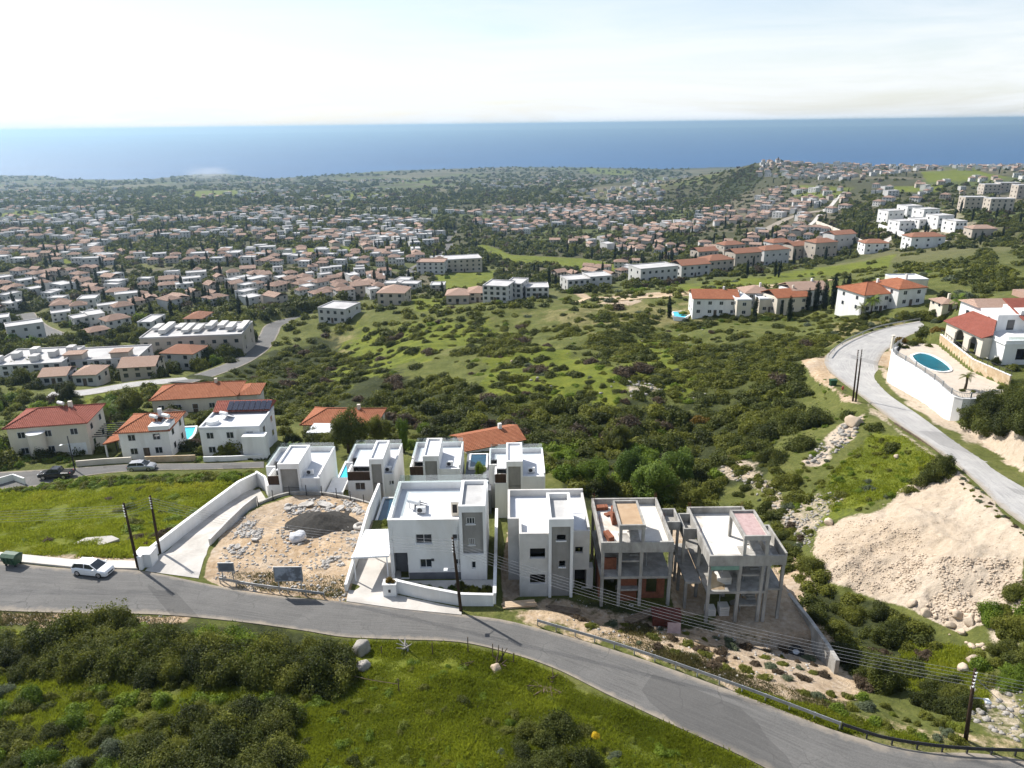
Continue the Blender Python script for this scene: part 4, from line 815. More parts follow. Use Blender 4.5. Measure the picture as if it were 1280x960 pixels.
def infill(par, xa, xb, ya, yb, z0, z1, holes=(), axis='x'):
    return MB().wall(axis, xa, xb, ya, yb, z0, z1, holes).build('brick_infill', 'clay_brick', par)
infill(hc, cC[0] + .17, cC[1] - .17, 66.3, 66.5, 1.61, 3.0); infill(hc, cC[1] + .17, cC[2] - .17, 66.0, 66.2, -2.1, 1.3); infill(hc, cC[2] + .17, cC[3] - .17, 66.4, 66.6, -2.1, 1.3, [(cC[2] + .9, cC[3] - 1.0, -1.4, .9)])
infill(hc, cC[0] + .17, cC[3] - .17, 72.9, 73.1, -2.1, 1.3); infill(hc, cC[2] + .17, cC[3] - .17, 72.9, 73.1, 1.61, 4.64, [(13.9, 15.3, 2.6, 4.2)]); infill(hc, 66.6, 69.3, 9.0, 9.2, -2.1, 1.3, axis='y')
MB().box(16.41, 18.1, 69.6, 72.6, 4.3, 4.55).build('balcony_slab', 'raw_concrete', hc); MB().wall('y', 69.6, 72.6, 17.9, 18.1, 4.553, 5.3).wall('x', 16.41, 17.9, 69.6, 69.8, 4.553, 5.3).wall('x', 16.41, 17.9, 72.4, 72.6, 4.553, 5.3).build('balcony_parapet', 'raw_concrete', hc)
for y in (69.75, 72.45): MB().box(17.75, 18.0, y - .12, y + .12, -2.3, 4.3).build('column', 'raw_concrete', hc)
MB().box(cC[1] - .1, cC[2] + .1, 65.3, 69.9, 7.41, 7.46).build('tower_boarding', 'plywood', hc)
def bricks(x, y, z, w, d, hh, label, rz=0, mat='clay_brick'):
    t = MB(); nz = max(1, int(hh / .22))
    for k in range(nz):
        for i in range(max(1, int(w / .3))):
            jx = random.uniform(-.02, .02); t.box(-w / 2 + i * .3 + jx, -w / 2 + i * .3 + .28 + jx, -d / 2 + random.uniform(-.03, .03), d / 2 + random.uniform(-.03, .03), k * .22, k * .22 + .205)
    me = t.mesh('brick_stack'); me.materials.append(MATS[mat]); o = add_obj('brick_stack', me, (x, y, z), rz); return tag(o, label, 'brick stack', 'brick stacks on the left concrete shell')
bricks(11.0, 70.5, 4.95, .6, 1.6, 1.7, 'tall narrow brick stack behind the stair head of the left shell'); bricks(10.0, 66.9, 4.95, .7, 1.5, .75, 'low broken brick stack near front parapet of the left shell', .3); bricks(9.9, 73.2, 4.95, 1.5, .7, .5, 'wide flat brick stack in the back corner of the left shell', .1); bricks(10.6, 71.9, 4.95, .9, .6, .3, 'scattered low brick stack midway along left shell roof', .5)
cD = [19.9, Q(924, 730, 63.4)[0], Q(952, 730, 63.4)[0], 25.8]
hd = frame_house('bare concrete frame open on all sides, right one of the two shells', 19.7, 26.0, 63.4, 73.4, -3.1, .8, 4.2, 5.0, cD, (63.5, 68, 73.2), (cD[1] + .05, cD[2] + .35, 63.4, 68.6, 7.25))
MB().box(19.9, cD[1] - .2, 63.33, 63.365, 3.35, 3.8).build('formwork_board', 'green_shutter_board', hd)
MB().box(26.06, 27.7, 63.9, 69.5, 3.5, 3.75).box(26.06, 27.7, 63.9, 69.5, .45, .7).build('balcony_slab', 'raw_concrete', hd)
MB().wall('y', 63.9, 69.5, 27.5, 27.7, 3.753, 4.9).wall('x', 26.06, 27.5, 63.9, 64.1, 3.753, 4.6).wall('x', 26.06, 27.5, 69.3, 69.5, 3.753, 4.9).build('balcony_parapet', 'raw_concrete', hd)
for y in (64.1, 69.2): MB().box(27.35, 27.65, y - .15, y + .15, -3.3, .45).box(27.35, 27.65, y - .15, y + .15, .7, 3.5).build('column', 'raw_concrete', hd)
MB().box(18.0, 19.65, 65.5, 73, .25, .5).box(18.3, 19.65, 68.8, 72.2, 3.6, 3.85).build('side_slab', 'raw_concrete', hd); MB().wall('y', 68.8, 72.2, 18.3, 18.5, 3.853, 4.9).wall('x', 18.5, 19.65, 68.8, 69.0, 3.853, 4.9).wall('x', 18.5, 19.65, 72.0, 72.2, 3.853, 4.9).build('side_parapet', 'raw_concrete', hd)
for y in (66, 69.2, 72.6): MB().box(18.05, 18.35, y - .15, y + .15, -3.4, .25).build('column', 'raw_concrete', hd)
for y in (69.0, 72.0): MB().box(18.32, 18.6, y - .13, y + .13, .5, 3.6).build('column', 'raw_concrete', hd)
MB().box(cD[1] + .3, cD[2] + .1, 63.7, 68.3, 6.96, 7.0).build('tower_boarding', 'pink_board', hd)
for k, (x, y, z, w, d, hh) in enumerate([(21.8, 65.2, .75, 1.5, 1.2, 1.0), (20.7, 65.0, -3.1, 1.0, 1, 1.1), (22.1, 65.0, -3.1, 1.0, 1, 1.2)]):
    t = MB(); [t.box(x - w / 2, x + w / 2, y - d / 2, y + d / 2, z + q * .28, z + q * .28 + .25) for q in range(int(hh / .28))]; solo(t, 'block_pallet', 'raw_screed', ['pale block pallet on upper floor of the right shell', 'left pale block pallet on ground floor of right shell', 'right pale block pallet on ground floor of right shell'][k], 'pallet', (x, y, z), 'block pallets in the right shell')
t = MB().add([(20.0, 63.75, .76), (21.6, 63.7, .76), (21.9, 64.6, .78), (20.6, 65.2, 2.1), (20.0, 64.8, 1.5)], [(0, 1, 2, 4), (4, 2, 3), (0, 4, 3), (2, 1, 0, 3)]); solo(t, 'sand_heap', 'stone_cladding', 'heap of pale sand spilling over first floor of right shell', 'sand heap', (20.8, 64.4, .75))
# ------------------------------------------------------------------ second row: four white flat-roofed houses, one below the other plot
def row_house(label, X0, X1, Y0, Y1, xt0, xt1, win=(), rail=True, junk=0, xl=None, tzz=2.0):
    zb, zt, ty1 = -7.1, 0.0, Y0 + 6.2; xl = X0 if xl is None else xl
    h = thing('row_house', label, 'house', ((X0 + X1) / 2, (Y0 + Y1) / 2, zb), 'white flat-roofed houses in the second row')
    zs = -1.45; mb = MB(); hs = [w for w in win]
    mb.wall('x', X0, xt0, Y0, Y0 + .25, zb, zs, [w for w in hs if w[0] < xt0]).wall('x', xt1, X1, Y0, Y0 + .25, zb, zt - .45, [w for w in hs if w[0] > xt0]).wall('x', xl, X1, Y1 - .25, Y1, zb, zt)
    mb.wall('y', Y0 + .25, Y0 + 3, X0, X0 + .25, zb, zt - .25).wall('y', Y0 + 3.2, Y1 - .25, xl, xl + .25, zb, zt).wall('y', Y0 + .25, Y1 - .25, X1 - .25, X1, zb, zt)
    if xl < X0: mb.wall('x', xl, X0 + .25, Y0 + 3, Y0 + 3.2, zb, zt)
    else: mb.wall('y', Y0 + 3, Y0 + 3.2, X0, X0 + .25, zb, zt)
    mb.build('wall', 'white_render', h)
    MB().box(X0 + .25, xt0, Y0 + .25, Y0 + 3.2, -1.62, -1.5).build('balcony_floor', 'pavement_concrete', h); MB().box(X0 + .05, xt0 - .02, Y0 + .06, Y0 + .14, zs + .004, -.1).build('balcony_screen', 'rattan_screen', h)
    MB().box(xl + .25, X1 - .25, Y0 + 6.2, Y1 - .25, -.85, -.7).box(X0 + .25, xt0, Y0 + 3.2, Y0 + 6.2, -.85, -.7).box(xt1, X1 - .25, Y0 + .25, Y0 + 6.2, -.85, -.7).build('roof', 'roof_membrane', h)
    MB().box(xt0, xt0 + .28, Y0 - .2, ty1, zb, tzz).box(xt1 - .28, xt1, Y0 - .2, ty1, zb, tzz).box(xt0 + .28, xt1 - .28, Y0 - .2, Y0 + .1, tzz - .8, tzz).box(xt0 + .28, xt1 - .28, ty1 - .25, ty1, -.9, tzz).build('stair_tower', 'white_render', h)
    MB().box(xt0 + .28, xt1 - .28, Y0 + .15, Y0 + .4, zb, -2.05).box(xt0 + .28, xt1 - .28, Y0 + .15, Y0 + .4, -1.95, tzz - .8).build('tower_panel', 'grey_render', h)
    MB().box(xt0 + .28, xt1 - .28, Y0 + .4, ty1 - .25, tzz - .45, tzz - .3).build('tower_roof', 'roof_membrane', h)
    MB().tube([(X1 - .4, Y0 - .06, zb), (X1 - .4, Y0 - .06, -.6)], .045, 8).build('downpipe', 'white_plastic', h)
    for w in win: window(h, w, Y0, bars=1)
    if rail:
        glass_rail(h, [(xl + .12, Y0 + 3.3, 0), (xl + .12, Y1 - .1, 0)], .5); glass_rail(h, [(xl + .2, Y1 - .12, 0), (X1 - .1, Y1 - .12, 0)], .7)
    return h
row_house('white flat-roofed house at the left end of the second row', -34.6, -27.2, 92.6, 102.4, -32.9, -29.9, xl=-35.7, tzz=1.9)
row_house('white second-row house with a four-pane window below its brown screen', -23.6, -17.0, 93.6, 103.2, -20.3, -18.3, [rect(93.6, 444, 603.5, 456.5, 613), rect(93.6, 486.5, 601, 492.5, 606)], xl=-24.3)
row_house('white second-row house directly behind the carport house', -14.9, -7.6, 95.0, 103.6, -12.9, -10.6, [], tzz=1.7)
row_house('white second-row house at the right end, next to the green thicket', -2.6, 4.5, 92.3, 101.0, -.95, 1.35, [], xl=-3.5, tzz=2.0)
for k, (x, y) in enumerate([(-29.0, 94.2), (-17.9, 94.8), (-9.2, 96.3), (2.6, 93.9)]): ac_unit(x, y, -.7, 'white air-conditioning box on the roof of the %s second-row house' % ['leftmost', 'four-pane-window', 'middle right', 'rightmost'][k], 'air conditioners on the second-row roofs')
mb = MB().wall('x', -26.9, -24.5, 93.7, 93.95, -7.2, -3.3, [(-26.4, -25.0, -7.2, -4.6)]).box(-26.9, -24.5, 93.95, 98.5, -3.6, -3.35); solo(mb, 'garage', 'white_render', 'white flat-roofed garage between the first two second-row houses', 'garage', (-25.7, 95, -7.1))
t = thing('swimming_pool', 'turquoise pool between the two left second-row houses', 'swimming pool', (-25.8, 105, -7)); MB().ring(-27.4, -23.9, 101.5, 108.5, -7.4, -5.4, .3).build('pool_edge', 'white_render', t); MB().box(-27.09, -24.21, 101.81, 108.19, -7.2, -5.6).build('water', 'pool_water', t)
mb = MB(); mb.prism([(-7.2, 93.5), (-3.2, 93.5), (-3.2, 106), (-7.2, 106)], -7.3, -3.2); struct('yard_terrace', mb, 'dark_grey_render')
t = thing('swimming_pool', 'small blue pool between the two right second-row houses', 'swimming pool', (-5.2, 103, -3.2)); MB().ring(-6.8, -3.9, 100.2, 105.2, -3.196, -2.8, .25).build('pool_edge', 'white_render', t); MB().box(-6.54, -4.16, 100.46, 104.94, -3.19, -2.9).build('water', 'dark_pool_tile', t)
# ------------------------------------------------------------------ ramp, plot walls
def drape(name, L, Rr, mat, n=40, lift=.06, sub=5, side=.5):
    A = rs([q[:2] for q in L], n); B = rs([q[:2] for q in Rr], n); A = np.column_stack([A, ZS(A[:, 0], A[:, 1]) + lift]); B = np.column_stack([B, ZS(B[:, 0], B[:, 1]) + lift]); V = []; w = sub + 3
    for i in range(n):
        V.append(tuple(A[i] - [0, 0, side]))
        for k in range(sub + 1): q = A[i] * (1 - k / sub) + B[i] * k / sub; V.append((q[0], q[1], max(q[2], float(ZS(q[0], q[1])[0]) + lift * .8)))
        V.append(tuple(B[i] - [0, 0, side]))
    m = MB().add(V, [(i * w + k, i * w + k + 1, (i + 1) * w + k + 1, (i + 1) * w + k) for i in range(n - 1) for k in range(w - 1)]); return struct(name, m, mat)
drape('ramp', [P(181, 713.5), P(205, 692, -.6), P(232, 668, -1.6), P(264, 644, -2.7), P(301, 614, -3.7), P(322, 605, -4.3)], [P(248, 722.5), P(256, 700, -.4), P(264, 681, -1), P(290, 661, -1.9), P(320, 637, -2.9), P(333, 624, -3.6)], 'driveway_concrete')
wl = [P(176, 712, 0), P(200, 692, -.6), P(230, 668, -1.5), P(262, 643, -2.6), P(300, 614, -3.6), P(322, 603, -4.2)]
wall_thing(wl, 1.55, .35, 'white_render', 'long white parapet wall down the left side of the ramp', drop=2, cap='white_render')
wall_thing([P(322, 603, -4.2), P(333, 610, -4.2), P(337, 622, -4.0)], 1.9, .3, 'white_render', 'short white wall closing the foot of the ramp', drop=3)
t = thing('gate_pillar', 'squat white pillar at the road end of the ramp wall', 'gate pillar', P(181, 708, 0)); x, y, z = P(181, 708, 0); MB().box(x - .9, x + .9, y - .1, y + 1.4, -.3, 1.55).build('pillar', 'white_render', t); MB().box(x - .95, x + .95, y - .15, y + 1.45, 1.553, 1.63).build('coping', 'white_render', t)
wall_thing([P(263, 682, -.9), P(285, 662, -1.7), P(305, 645, -2.3), P(321, 634, -2.7)], [.9, 1.2, 1.5, 1.7], .25, 'primer_render', 'grey-white wall between ramp and rubble plot', drop=2)
rw = [P(324, 634, -2.6)] + [(p[0], p[1], -2.6) for p in rear]; rwt = wall_thing([tuple(p) for p in rs([p[:3] for p in rw], 24)], .75, .28, 'raw_concrete', 'curved concrete retaining wall round the back of the rubble plot', name='retaining_wall', drop=5)
for k, p in enumerate(rs(rw, 9)[:-1]):
    solo(MB().cyl(p[0], p[1] - .3, -2.4, -.75, .06, 8), 'fence_post', 'dark_steel', '%s short dark post along the curved retaining wall, counted from the ramp' % ['first', 'second', 'third', 'fourth', 'fifth', 'sixth', 'seventh', 'eighth'][k], 'post', (p[0], p[1] - .3, -2.4), 'posts on the curved retaining wall')
wall_thing([(29.6, 73.2, -4.4), P(985, 752, -4.2), P(1010, 785, -3.6), P(1032, 815, -3.0), P(1046, 834, -2.8)], [1.0, 1.1, 1.2, 1.1, .8], .4, 'raw_concrete', 'slanting concrete retaining wall beside the ravine right of the shells', name='retaining_wall', drop=3)
# ------------------------------------------------------------------ poles and wires
def pole(px, py, z, tx, ty, label, arms=True, lamp=None, r=.14, mat='pole_wood', name='utility_pole', grp=None):
    b = P(px, py, z) if not isinstance(z, tuple) else z; Y = b[1]; top = Q(tx, ty, Y); hgt = top[2] - b[2]; lean = top[0] - b[0]
    t = thing(name, label, 'pole', b, grp, world=False)
    MB().tube([(0, 0, -.5), (lean * .5, 0, hgt * .5), (lean, 0, hgt)], [r * 1.25, r * 1.05, r * .75], 10).build('pole_shaft', mat, t, smooth=True)
    if arms:
        for k in range(5 if arms is True else arms):
            zz = hgt - .25 - k * .32; MB().box(lean - .03, lean + .03, -.28, -.1, zz - .02, zz + .02).cyl(lean, -.27, zz + .02, zz + .16, .045, 8).build('insulator', 'white_plastic', t)
    if lamp:
        lz, lx, ly = lamp; MB().tube([(lean * .7, 0, lz), (lean * .7 + lx * .6, ly * .6, lz + .25), (lean * .7 + lx, ly, lz + .3)], .04, 8).build('lamp_arm', 'galvanised_steel', t)
        MB().box(lean * .7 + lx - .2, lean * .7 + lx + .2, ly - .35, ly + .15, lz + .22, lz + .36).build('lamp_head', 'white_plastic', t, bevel=.04)
    return b, lean, hgt
pA = pole(172.5, 709, 0.1, 154.5, 629, 'dark wooden pole at the pavement end beside the white ramp pillar')
pB = pole(200, 693, -.5, 187.5, 619.5, 'dark wooden pole standing inside the white ramp wall', grp=None)
pC = pole(576.5, 764, -.05, 565.5, 672, 'dark leaning pole with a street lamp in front of the carport house', lamp=(5.0, -.9, -.5))
pD = pole(1207.5, 925, -.05, 1219, 836, 'dark pole with a street lamp in the bottom right corner', lamp=(4.2, .8, -.6))
pole(1066, 502, -4.0, 1073, 437.5, 'left one of two dark poles at the bend of the grey hill road'); pole(1069.5, 503, -4.0, 1077.5, 437, 'right one of two dark poles at the bend of the grey hill road')
pole(94, 588, -7, 84, 545, 'dark street lamp post on the lower street beside the cream villa', arms=False, lamp=(4.6, -.9, -.6), r=.1, mat='dark_steel', name='street_lamp')
nW = [0]
def span(a, b, n, sag, label, r=.013):
    for k in range(n):
        p0 = Vector(a) - Vector((0, 0, .32 * k)); p1 = Vector(b) - Vector((0, 0, .32 * k)); pts = []
        for i in range(25):
            t = i / 24; q = p0.lerp(p1, t); pts.append((q.x, q.y, q.z - 4 * sag * t * (1 - t)))
        solo(MB().tube(pts, r, 4, False), 'overhead_wire', 'wire_metal', label % ['topmost', 'second', 'middle', 'fourth', 'lowest'][k], 'wire', pts[0], 'overhead wires along the front road')
def ptop(p, dz=.1): return (p[0][0] + p[1], p[0][1] - .27, p[0][2] + p[2] - dz)
span((-110, 70.5, 8.3), ptop(pA), 5, 1.1, '%s thin wire from the left photo edge to the pavement-end pole'); span(ptop(pB), ptop(pC), 5, 1.0, '%s thin wire from the ramp-wall pole across the rubble plot to the lamp pole')
span(ptop(pC), ptop(pD), 5, 1.3, '%s thin wire passing in front of the bare concrete shells'); span(ptop(pD), (75, 34, 7.5), 5, 1.0, '%s thin wire from the corner pole to the right edge')
span(ptop(pA), ptop(pB), 5, .05, '%s short wire linking the two poles at the ramp')
solo(MB().tube([ptop(pD, .6), P(1290, 915, .3)], .025, 5), 'guy_wire', 'wire_metal', 'slanting stay wire running down right from the corner pole', 'wire', P(1290, 915, .3))
# ------------------------------------------------------------------ guardrails
def guardrail(pts, label, n, name='guardrail', mat='galvanised_steel', h=.75, ends=True):
    pts = rs(pts, max(n * 3, 12)); t = thing(name, label, 'guardrail', tuple(pts[0]))
    MB().strip([tuple(p) for p in pts], h - .3, h - .17, .05).strip([tuple(p) for p in pts], h - .155, h, .05).strip([tuple(p) for p in pts], h - .172, h - .153, .015).build('rail', mat, t)
    for p in rs(pts, n): MB().box(p[0] - .05, p[0] + .05, p[1] + .04, p[1] + .14, p[2] - .3, p[2] + h - .05).build('post', mat, t)
guardrail([P(275, 729), P(320, 737), P(405, 748)], 'short steel guardrail in front of the rubble plot', 7)
guardrail([P(672, 782), P(760, 808), P(850, 838), P(950, 874), P(1050, 912)], 'long steel guardrail curving past the bare concrete shells', 15)
guardrail([P(1053, 913), P(1100, 928), P(1150, 937), P(1210, 943), P(1300, 946)], 'dark green guardrail in the bottom right corner', 9, mat='dark_steel')
guardrail([P(1036, 447, -5), P(1046, 436, -5.2), P(1068, 423, -5.4), P(1100, 410.5, -5.7), P(1150, 401, -6)], 'guardrail round the outside of the far bend of the hill road', 9, h=.85)
guardrail([P(1118, 532, -3), P(1160, 560, -1.8), P(1195, 590, -.6)], 'low broken barrier along the lower edge of the hill road', 9, mat='old_wood', h=.6)
# ------------------------------------------------------------------ signs by the rubble plot
def board(x0, x1, ytop, ybot, px, py, label, pic):
    a = P(px, py, 0); Y = a[1]; xa, xb, za, zb = rect(Y, x0, ytop, x1, ybot); t = thing('sign_board', label, 'sign', ((xa + xb) / 2, Y, 0))
    MB().box(xa, xb, Y, Y + .06, za, zb).build('panel', 'sign_back', t); MB().box(xa + .08, xb - .08, Y - .012, Y - .002, za + .08, zb - .08).build('face', 'sign_picture' if pic else 'dark_grey_render', t)
    for x in (xa + .25, xb - .25): MB().box(x - .05, x + .05, Y + .065, Y + .16, -.3, za + .4).build('post', 'galvanised_steel', t)
    MB().wall('x', xa - .05, xb + .05, Y - .03, Y + .063, za - .05, zb + .05, [(xa, xb, za, zb)]).build('frame', 'galvanised_steel', t)
board(343, 377.5, 709, 726, 360, 742, 'wide billboard with a dark picture behind the short guardrail', True)
board(273, 292, 704, 714, 283, 727, 'small grey sign panel on posts at left end of the short guardrail', False)
# ------------------------------------------------------------------ vehicles
def loft(mb, rings):
    n = len(rings[0]); vs = [v for r in rings for v in r]; fs = [tuple(range(n)), tuple((len(rings) - 1) * n + k for k in range(n - 1, -1, -1))]
    for i in range(len(rings) - 1):
        for k in range(n):
            k2 = (k + 1) % n; fs.append((i * n + k, (i + 1) * n + k, (i + 1) * n + k2, i * n + k2))
    return mb.add(vs, fs)
def car(loc, rz, paint, label, kind='hatch', group=None):
    t = thing('parked_car' if kind != 'pickup' else 'pickup_truck', label, 'car' if kind != 'pickup' else 'pickup truck', loc, group, world=False); t.rotation_euler = (0, 0, rz)
    L = 4.3 if kind == 'hatch' else 5.2; hw = .9 if kind == 'hatch' else .93; zb = .22 if kind == 'hatch' else .34
    if kind == 'hatch': belt = [(-2.13, .62, .74), (-2.0, .95, .84), (-1.2, 1.0, .9), (0, .98, .9), (.9, .95, .9), (1.6, .86, .87), (2.0, .74, .8), (2.15, .52, .68)]
    else: belt = [(-2.6, .95, .88), (-2.4, 1.08, .93), (-.9, 1.1, .93), (-.8, 1.12, .93), (.6, 1.12, .93), (1.4, 1.1, .92), (2.3, 1.0, .87), (2.58, .8, .75)]
    rings = []
    for x, zt, w in belt: rings.append([(x, -w + .03, zb), (x, -w, zb + .2), (x, -w, zt - .12), (x, -w + .1, zt), (x, w - .1, zt), (x, w, zt - .12), (x, w, zb + .2), (x, w - .03, zb)])
    m = MB(); loft(m, rings); b = m.build('body', paint, t, smooth=False); sb = b.modifiers.new('bevel', 'BEVEL'); sb.width = .05; sb.segments = 2; sb.limit_method = 'ANGLE'
    if kind == 'hatch': g = [(-2.0, .93, .76, .95), (-1.65, 1.4, .66, .93), (-.5, 1.47, .66, .9), (.3, 1.42, .64, .88), (1.15, .92, .76, .9)]
    else: g = [(-.95, 1.1, .8, 1.1), (-.75, 1.68, .7, 1.1), (.1, 1.74, .7, 1.1), (.55, 1.68, .68, 1.1), (1.3, 1.1, .78, 1.08)]
    rings = [[(x, -.8, zz - .02), (x, -w, zt), (x, w, zt), (x, .8, zz - .02)] for x, zt, w, zz in g]; m = MB(); loft(m, rings); m.build('windows', 'dark_glass', t)
    r0 = g[1]; r1 = g[-2]; rm = MB(); loft(rm, [[(x, -w - .015, zt - .05), (x, -w + .02, zt + .02), (x, w - .02, zt + .02), (x, w + .015, zt - .05)] for x, zt, w, _ in g[1:-1]]); rm.build('roof', paint, t)
    pm = MB()
    for i in (0, len(g) - 2):
        a, c = g[i], g[i + 1]
        for s in (-1, 1): pm.tube([(a[0], s * (a[2] + .01), a[1]), (c[0], s * (c[2] + .01), c[1])], .05, 6)
    for xm in (g[2][0] + .1,):
        for s in (-1, 1): pm.tube([(xm, s * .82, .92 if kind == 'hatch' else 1.1), (xm, s * .69, g[2][1])], .045, 6)
    pm.build('pillars', paint, t)
    if kind == 'pickup': MB().box(-2.35, -1.05, -.72, .72, 1.09, 1.12).build('load_bed', 'tyre_rubber', t)
    for x in ((-1.3, 1.33) if kind == 'hatch' else (-1.6, 1.6)):
        for s in (-1, 1):
            R_ = .33 if kind == 'hatch' else .39; wv = thing_part('wheel', t, (x, s * (hw - .1), R_))
            MB().ycyl(-.115, .115, 0, 0, R_, 20).build('tyre', 'tyre_rubber', wv); MB().ycyl(s * .118 - .004, s * .118 + .004, 0, 0, R_ * .64, 14).build('rim', 'alloy', wv)
    fx = belt[-1][0]; hz_ = belt[-1][1]
    for s in (-1, 1):
        MB().box(fx - .22, fx + .012, s * .5 - .16, s * .5 + .16, hz_ - .08, hz_ + .06).build('headlight', 'clear_lens', t); MB().box(-fx - .012, -fx + .1, s * .58 - .13, s * .58 + .13, hz_ + .08, hz_ + .24).build('tail_light', 'red_lens', t)
        MB().box(g[-1][0] - .35, g[-1][0] - .15, s * 1.0 - .11, s * 1.0 + .11, g[-1][1] + .03, g[-1][1] + .17).build('mirror', paint, t)
    MB().box(fx - .05, fx + .018, -.36, .36, zb + .12, zb + .3).build('grille', 'dark_steel', t); return t
def thing_part(name, par, loc):
    o = MB().ycyl(-.05, .05, 0, 0, .09, 10).build(name, 'alloy', par); o.location = loc; ORG[o.name] = (0, 0, 0); return o
cx, cy, _ = P(117.5, 716); car((cx, cy, .02), R(-11), 'white_paint_metal', 'white hatchback parked on the road against the pale pavement')
cx, cy, _ = P(71, 597, -7); car((cx, cy, -6.93), R(183), 'black_car_paint', 'black pickup parked on the lower street by the cream villa', 'pickup')
cx, cy, _ = P(178, 587, -7); car((cx, cy, -6.93), R(5), 'silver_car_paint', 'pale silver hatchback on lower street before the orange-tiled villa')
# green skip, green wheelie bin, hydrant
t = thing('waste_container', 'green metal waste container at left end of the front road', 'waste container', P(17, 706), world=False); t.rotation_euler = (0, 0, R(-12))
MB().add([(-.75, -.45, .3), (.75, -.45, .3), (.75, .45, .3), (-.75, .45, .3), (-.95, -.65, 1.3), (.95, -.65, 1.3), (.95, .65, 1.3), (-.95, .65, 1.3)], [(0, 3, 2, 1), (4, 5, 6, 7), (0, 1, 5, 4), (1, 2, 6, 5), (2, 3, 7, 6), (3, 0, 4, 7)]).build('tub', 'green_plastic', t)
MB().add([(-.98, -.68, 1.31), (.98, -.68, 1.31), (.98, .68, 1.31), (-.98, .68, 1.31), (-.9, -.3, 1.55), (.9, -.3, 1.55), (.9, .3, 1.55), (-.9, .3, 1.55)], [(0, 3, 2, 1), (4, 5, 6, 7), (0, 1, 5, 4), (1, 2, 6, 5), (2, 3, 7, 6), (3, 0, 4, 7)]).build('lid', 'green_plastic', t)
for x in (-.6, .6):
    for y in (-.35, .35): MB().ycyl(y - .05, y + .05, x, .14, .14, 12).box(x - .05, x + .05, y - .03, y + .03, .15, .3).build('wheel', 'tyre_rubber', t)
for k in (-.5, 0, .5): MB().box(k - .05, k + .05, -.66, -.58, .5, 1.25).build('rib', 'green_plastic', t)
t = thing('wheelie_bin', 'green wheeled bin on the gravel by the hill road bend', 'wheelie bin', P(1040.5, 483, -4.8), world=False)
MB().add([(-.5, -.4, .15), (.5, -.4, .15), (.5, .4, .15), (-.5, .4, .15), (-.65, -.55, 1.35), (.65, -.55, 1.35), (.65, .55, 1.35), (-.65, .55, 1.35)], [(0, 3, 2, 1), (4, 5, 6, 7), (0, 1, 5, 4), (1, 2, 6, 5), (2, 3, 7, 6), (3, 0, 4, 7)]).build('tub', 'green_plastic', t)
MB().box(-.68, .68, -.6, .58, 1.36, 1.48).build('lid', 'green_plastic', t, bevel=.03)
for x in (-.5, .5): MB().xcyl(x - .06, x + .06, .4, .16, .16, 12).build('wheel', 'tyre_rubber', t)
t = thing('hydrant', 'small red hydrant beside the green bin at the hill road bend', 'hydrant', P(1053, 489, -4.6), world=False); MB().cyl(0, 0, 0, .9, .16, 10).build('barrel', 'red_hydrant', t); MB().cyl(0, 0, .9, 1.1, .2, 10, .08).build('cap', 'red_hydrant', t); MB().xcyl(-.32, .32, 0, .65, .09, 8).build('outlet', 'red_hydrant', t)
# ------------------------------------------------------------------ clutter on the plots
def lump(r, seed, sub=2, sq=(1, 1, 1), amp=.3, freq=1.6):
    bm = bmesh.new(); bmesh.ops.create_icosphere(bm, subdivisions=sub, radius=1); rr = np.random.default_rng(seed); off = rr.uniform(0, 50, 3)
    V = np.array([v.co[:] for v in bm.verts]); n = fbm(V[:, 0] * freq + off[0], V[:, 1] * freq + V[:, 2] * 1.7 + off[1], seed, 3) - .45
    V = V * (1 + amp * 2 * n)[:, None] * np.array(sq) * r; Fc = np.array([[v.index for v in f.verts] for f in bm.faces]); bm.free(); return V, Fc
def rock_mesh(name, seed, mat, sub=2, sq=(1, .85, .7)):
    V, Fc = lump(1, seed, sub, sq, .42, 1.3); rr = np.random.default_rng(seed + 5)
    for _ in range(16):                                     # chip flat faces off it
        d = rr.normal(size=3); d /= np.linalg.norm(d); c = rr.uniform(.45, .7); e = V @ d - c; k = e > 0; V[k] -= e[k, None] * d * .9
    return np_mesh(name, V, Fc, [mat])
x, y, z = P(402, 658, -1.6); bm = bmesh.new(); bmesh.ops.create_grid(bm, x_segments=46, y_segments=34, size=1); V = np.array([v.co[:] for v in bm.verts]); Fg = np.array([[v.index for v in f.verts] for f in bm.faces]); bm.free()
gx = V[:, 0] * 5.3; gy = V[:, 1] * 4.2; rr = np.sqrt((gx / 4.9) ** 2 + (gy / 3.8) ** 2) * (1 + .25 * (vnoise(gx / 2 + 7, gy / 2 + 3, 5) - .5)); gz = np.clip(1 - rr, 0, 1) ** .85 * 1.9 + (fbm(gx * 1.7, gy * 1.7, 31, 4) - .5) * .4 * (rr < 1.05) - .35 * smooth(.9, 1.1, rr) - .35
o = add_obj('gravel_heap', np_mesh('gravel_heap', np.column_stack([gx, gy, gz]), Fg, ['black_gravel'], smooth=True), (x, y, float(ZS(x, y)[0]) + .1), R(8)); tag(o, 'black gravel heap in the middle of the rubble plot', 'gravel heap')
def put(px, py): return hit1(px, py)
for i, (px, py, s, lb) in enumerate([(335, 666, 1.0, 'crumpled pale sack pile'), (372, 676, 1.15, 'bulging white builder sack in the middle of the rubble plot')]):
    if i == 0: continue
    p = put(px, py); V, Fc = lump(.95, 12, 3, (1.15, .95, .7), .42, 2.6); tag(add_obj('builder_sack', np_mesh('builder_sack', V + [0, 0, .55], Fc, ['white_sack'], smooth=True), p), lb, 'sack')
t = thing('tyre', 'pale truck tyre lying at right edge of the rubble plot', 'tyre', put(450, 660), world=False)
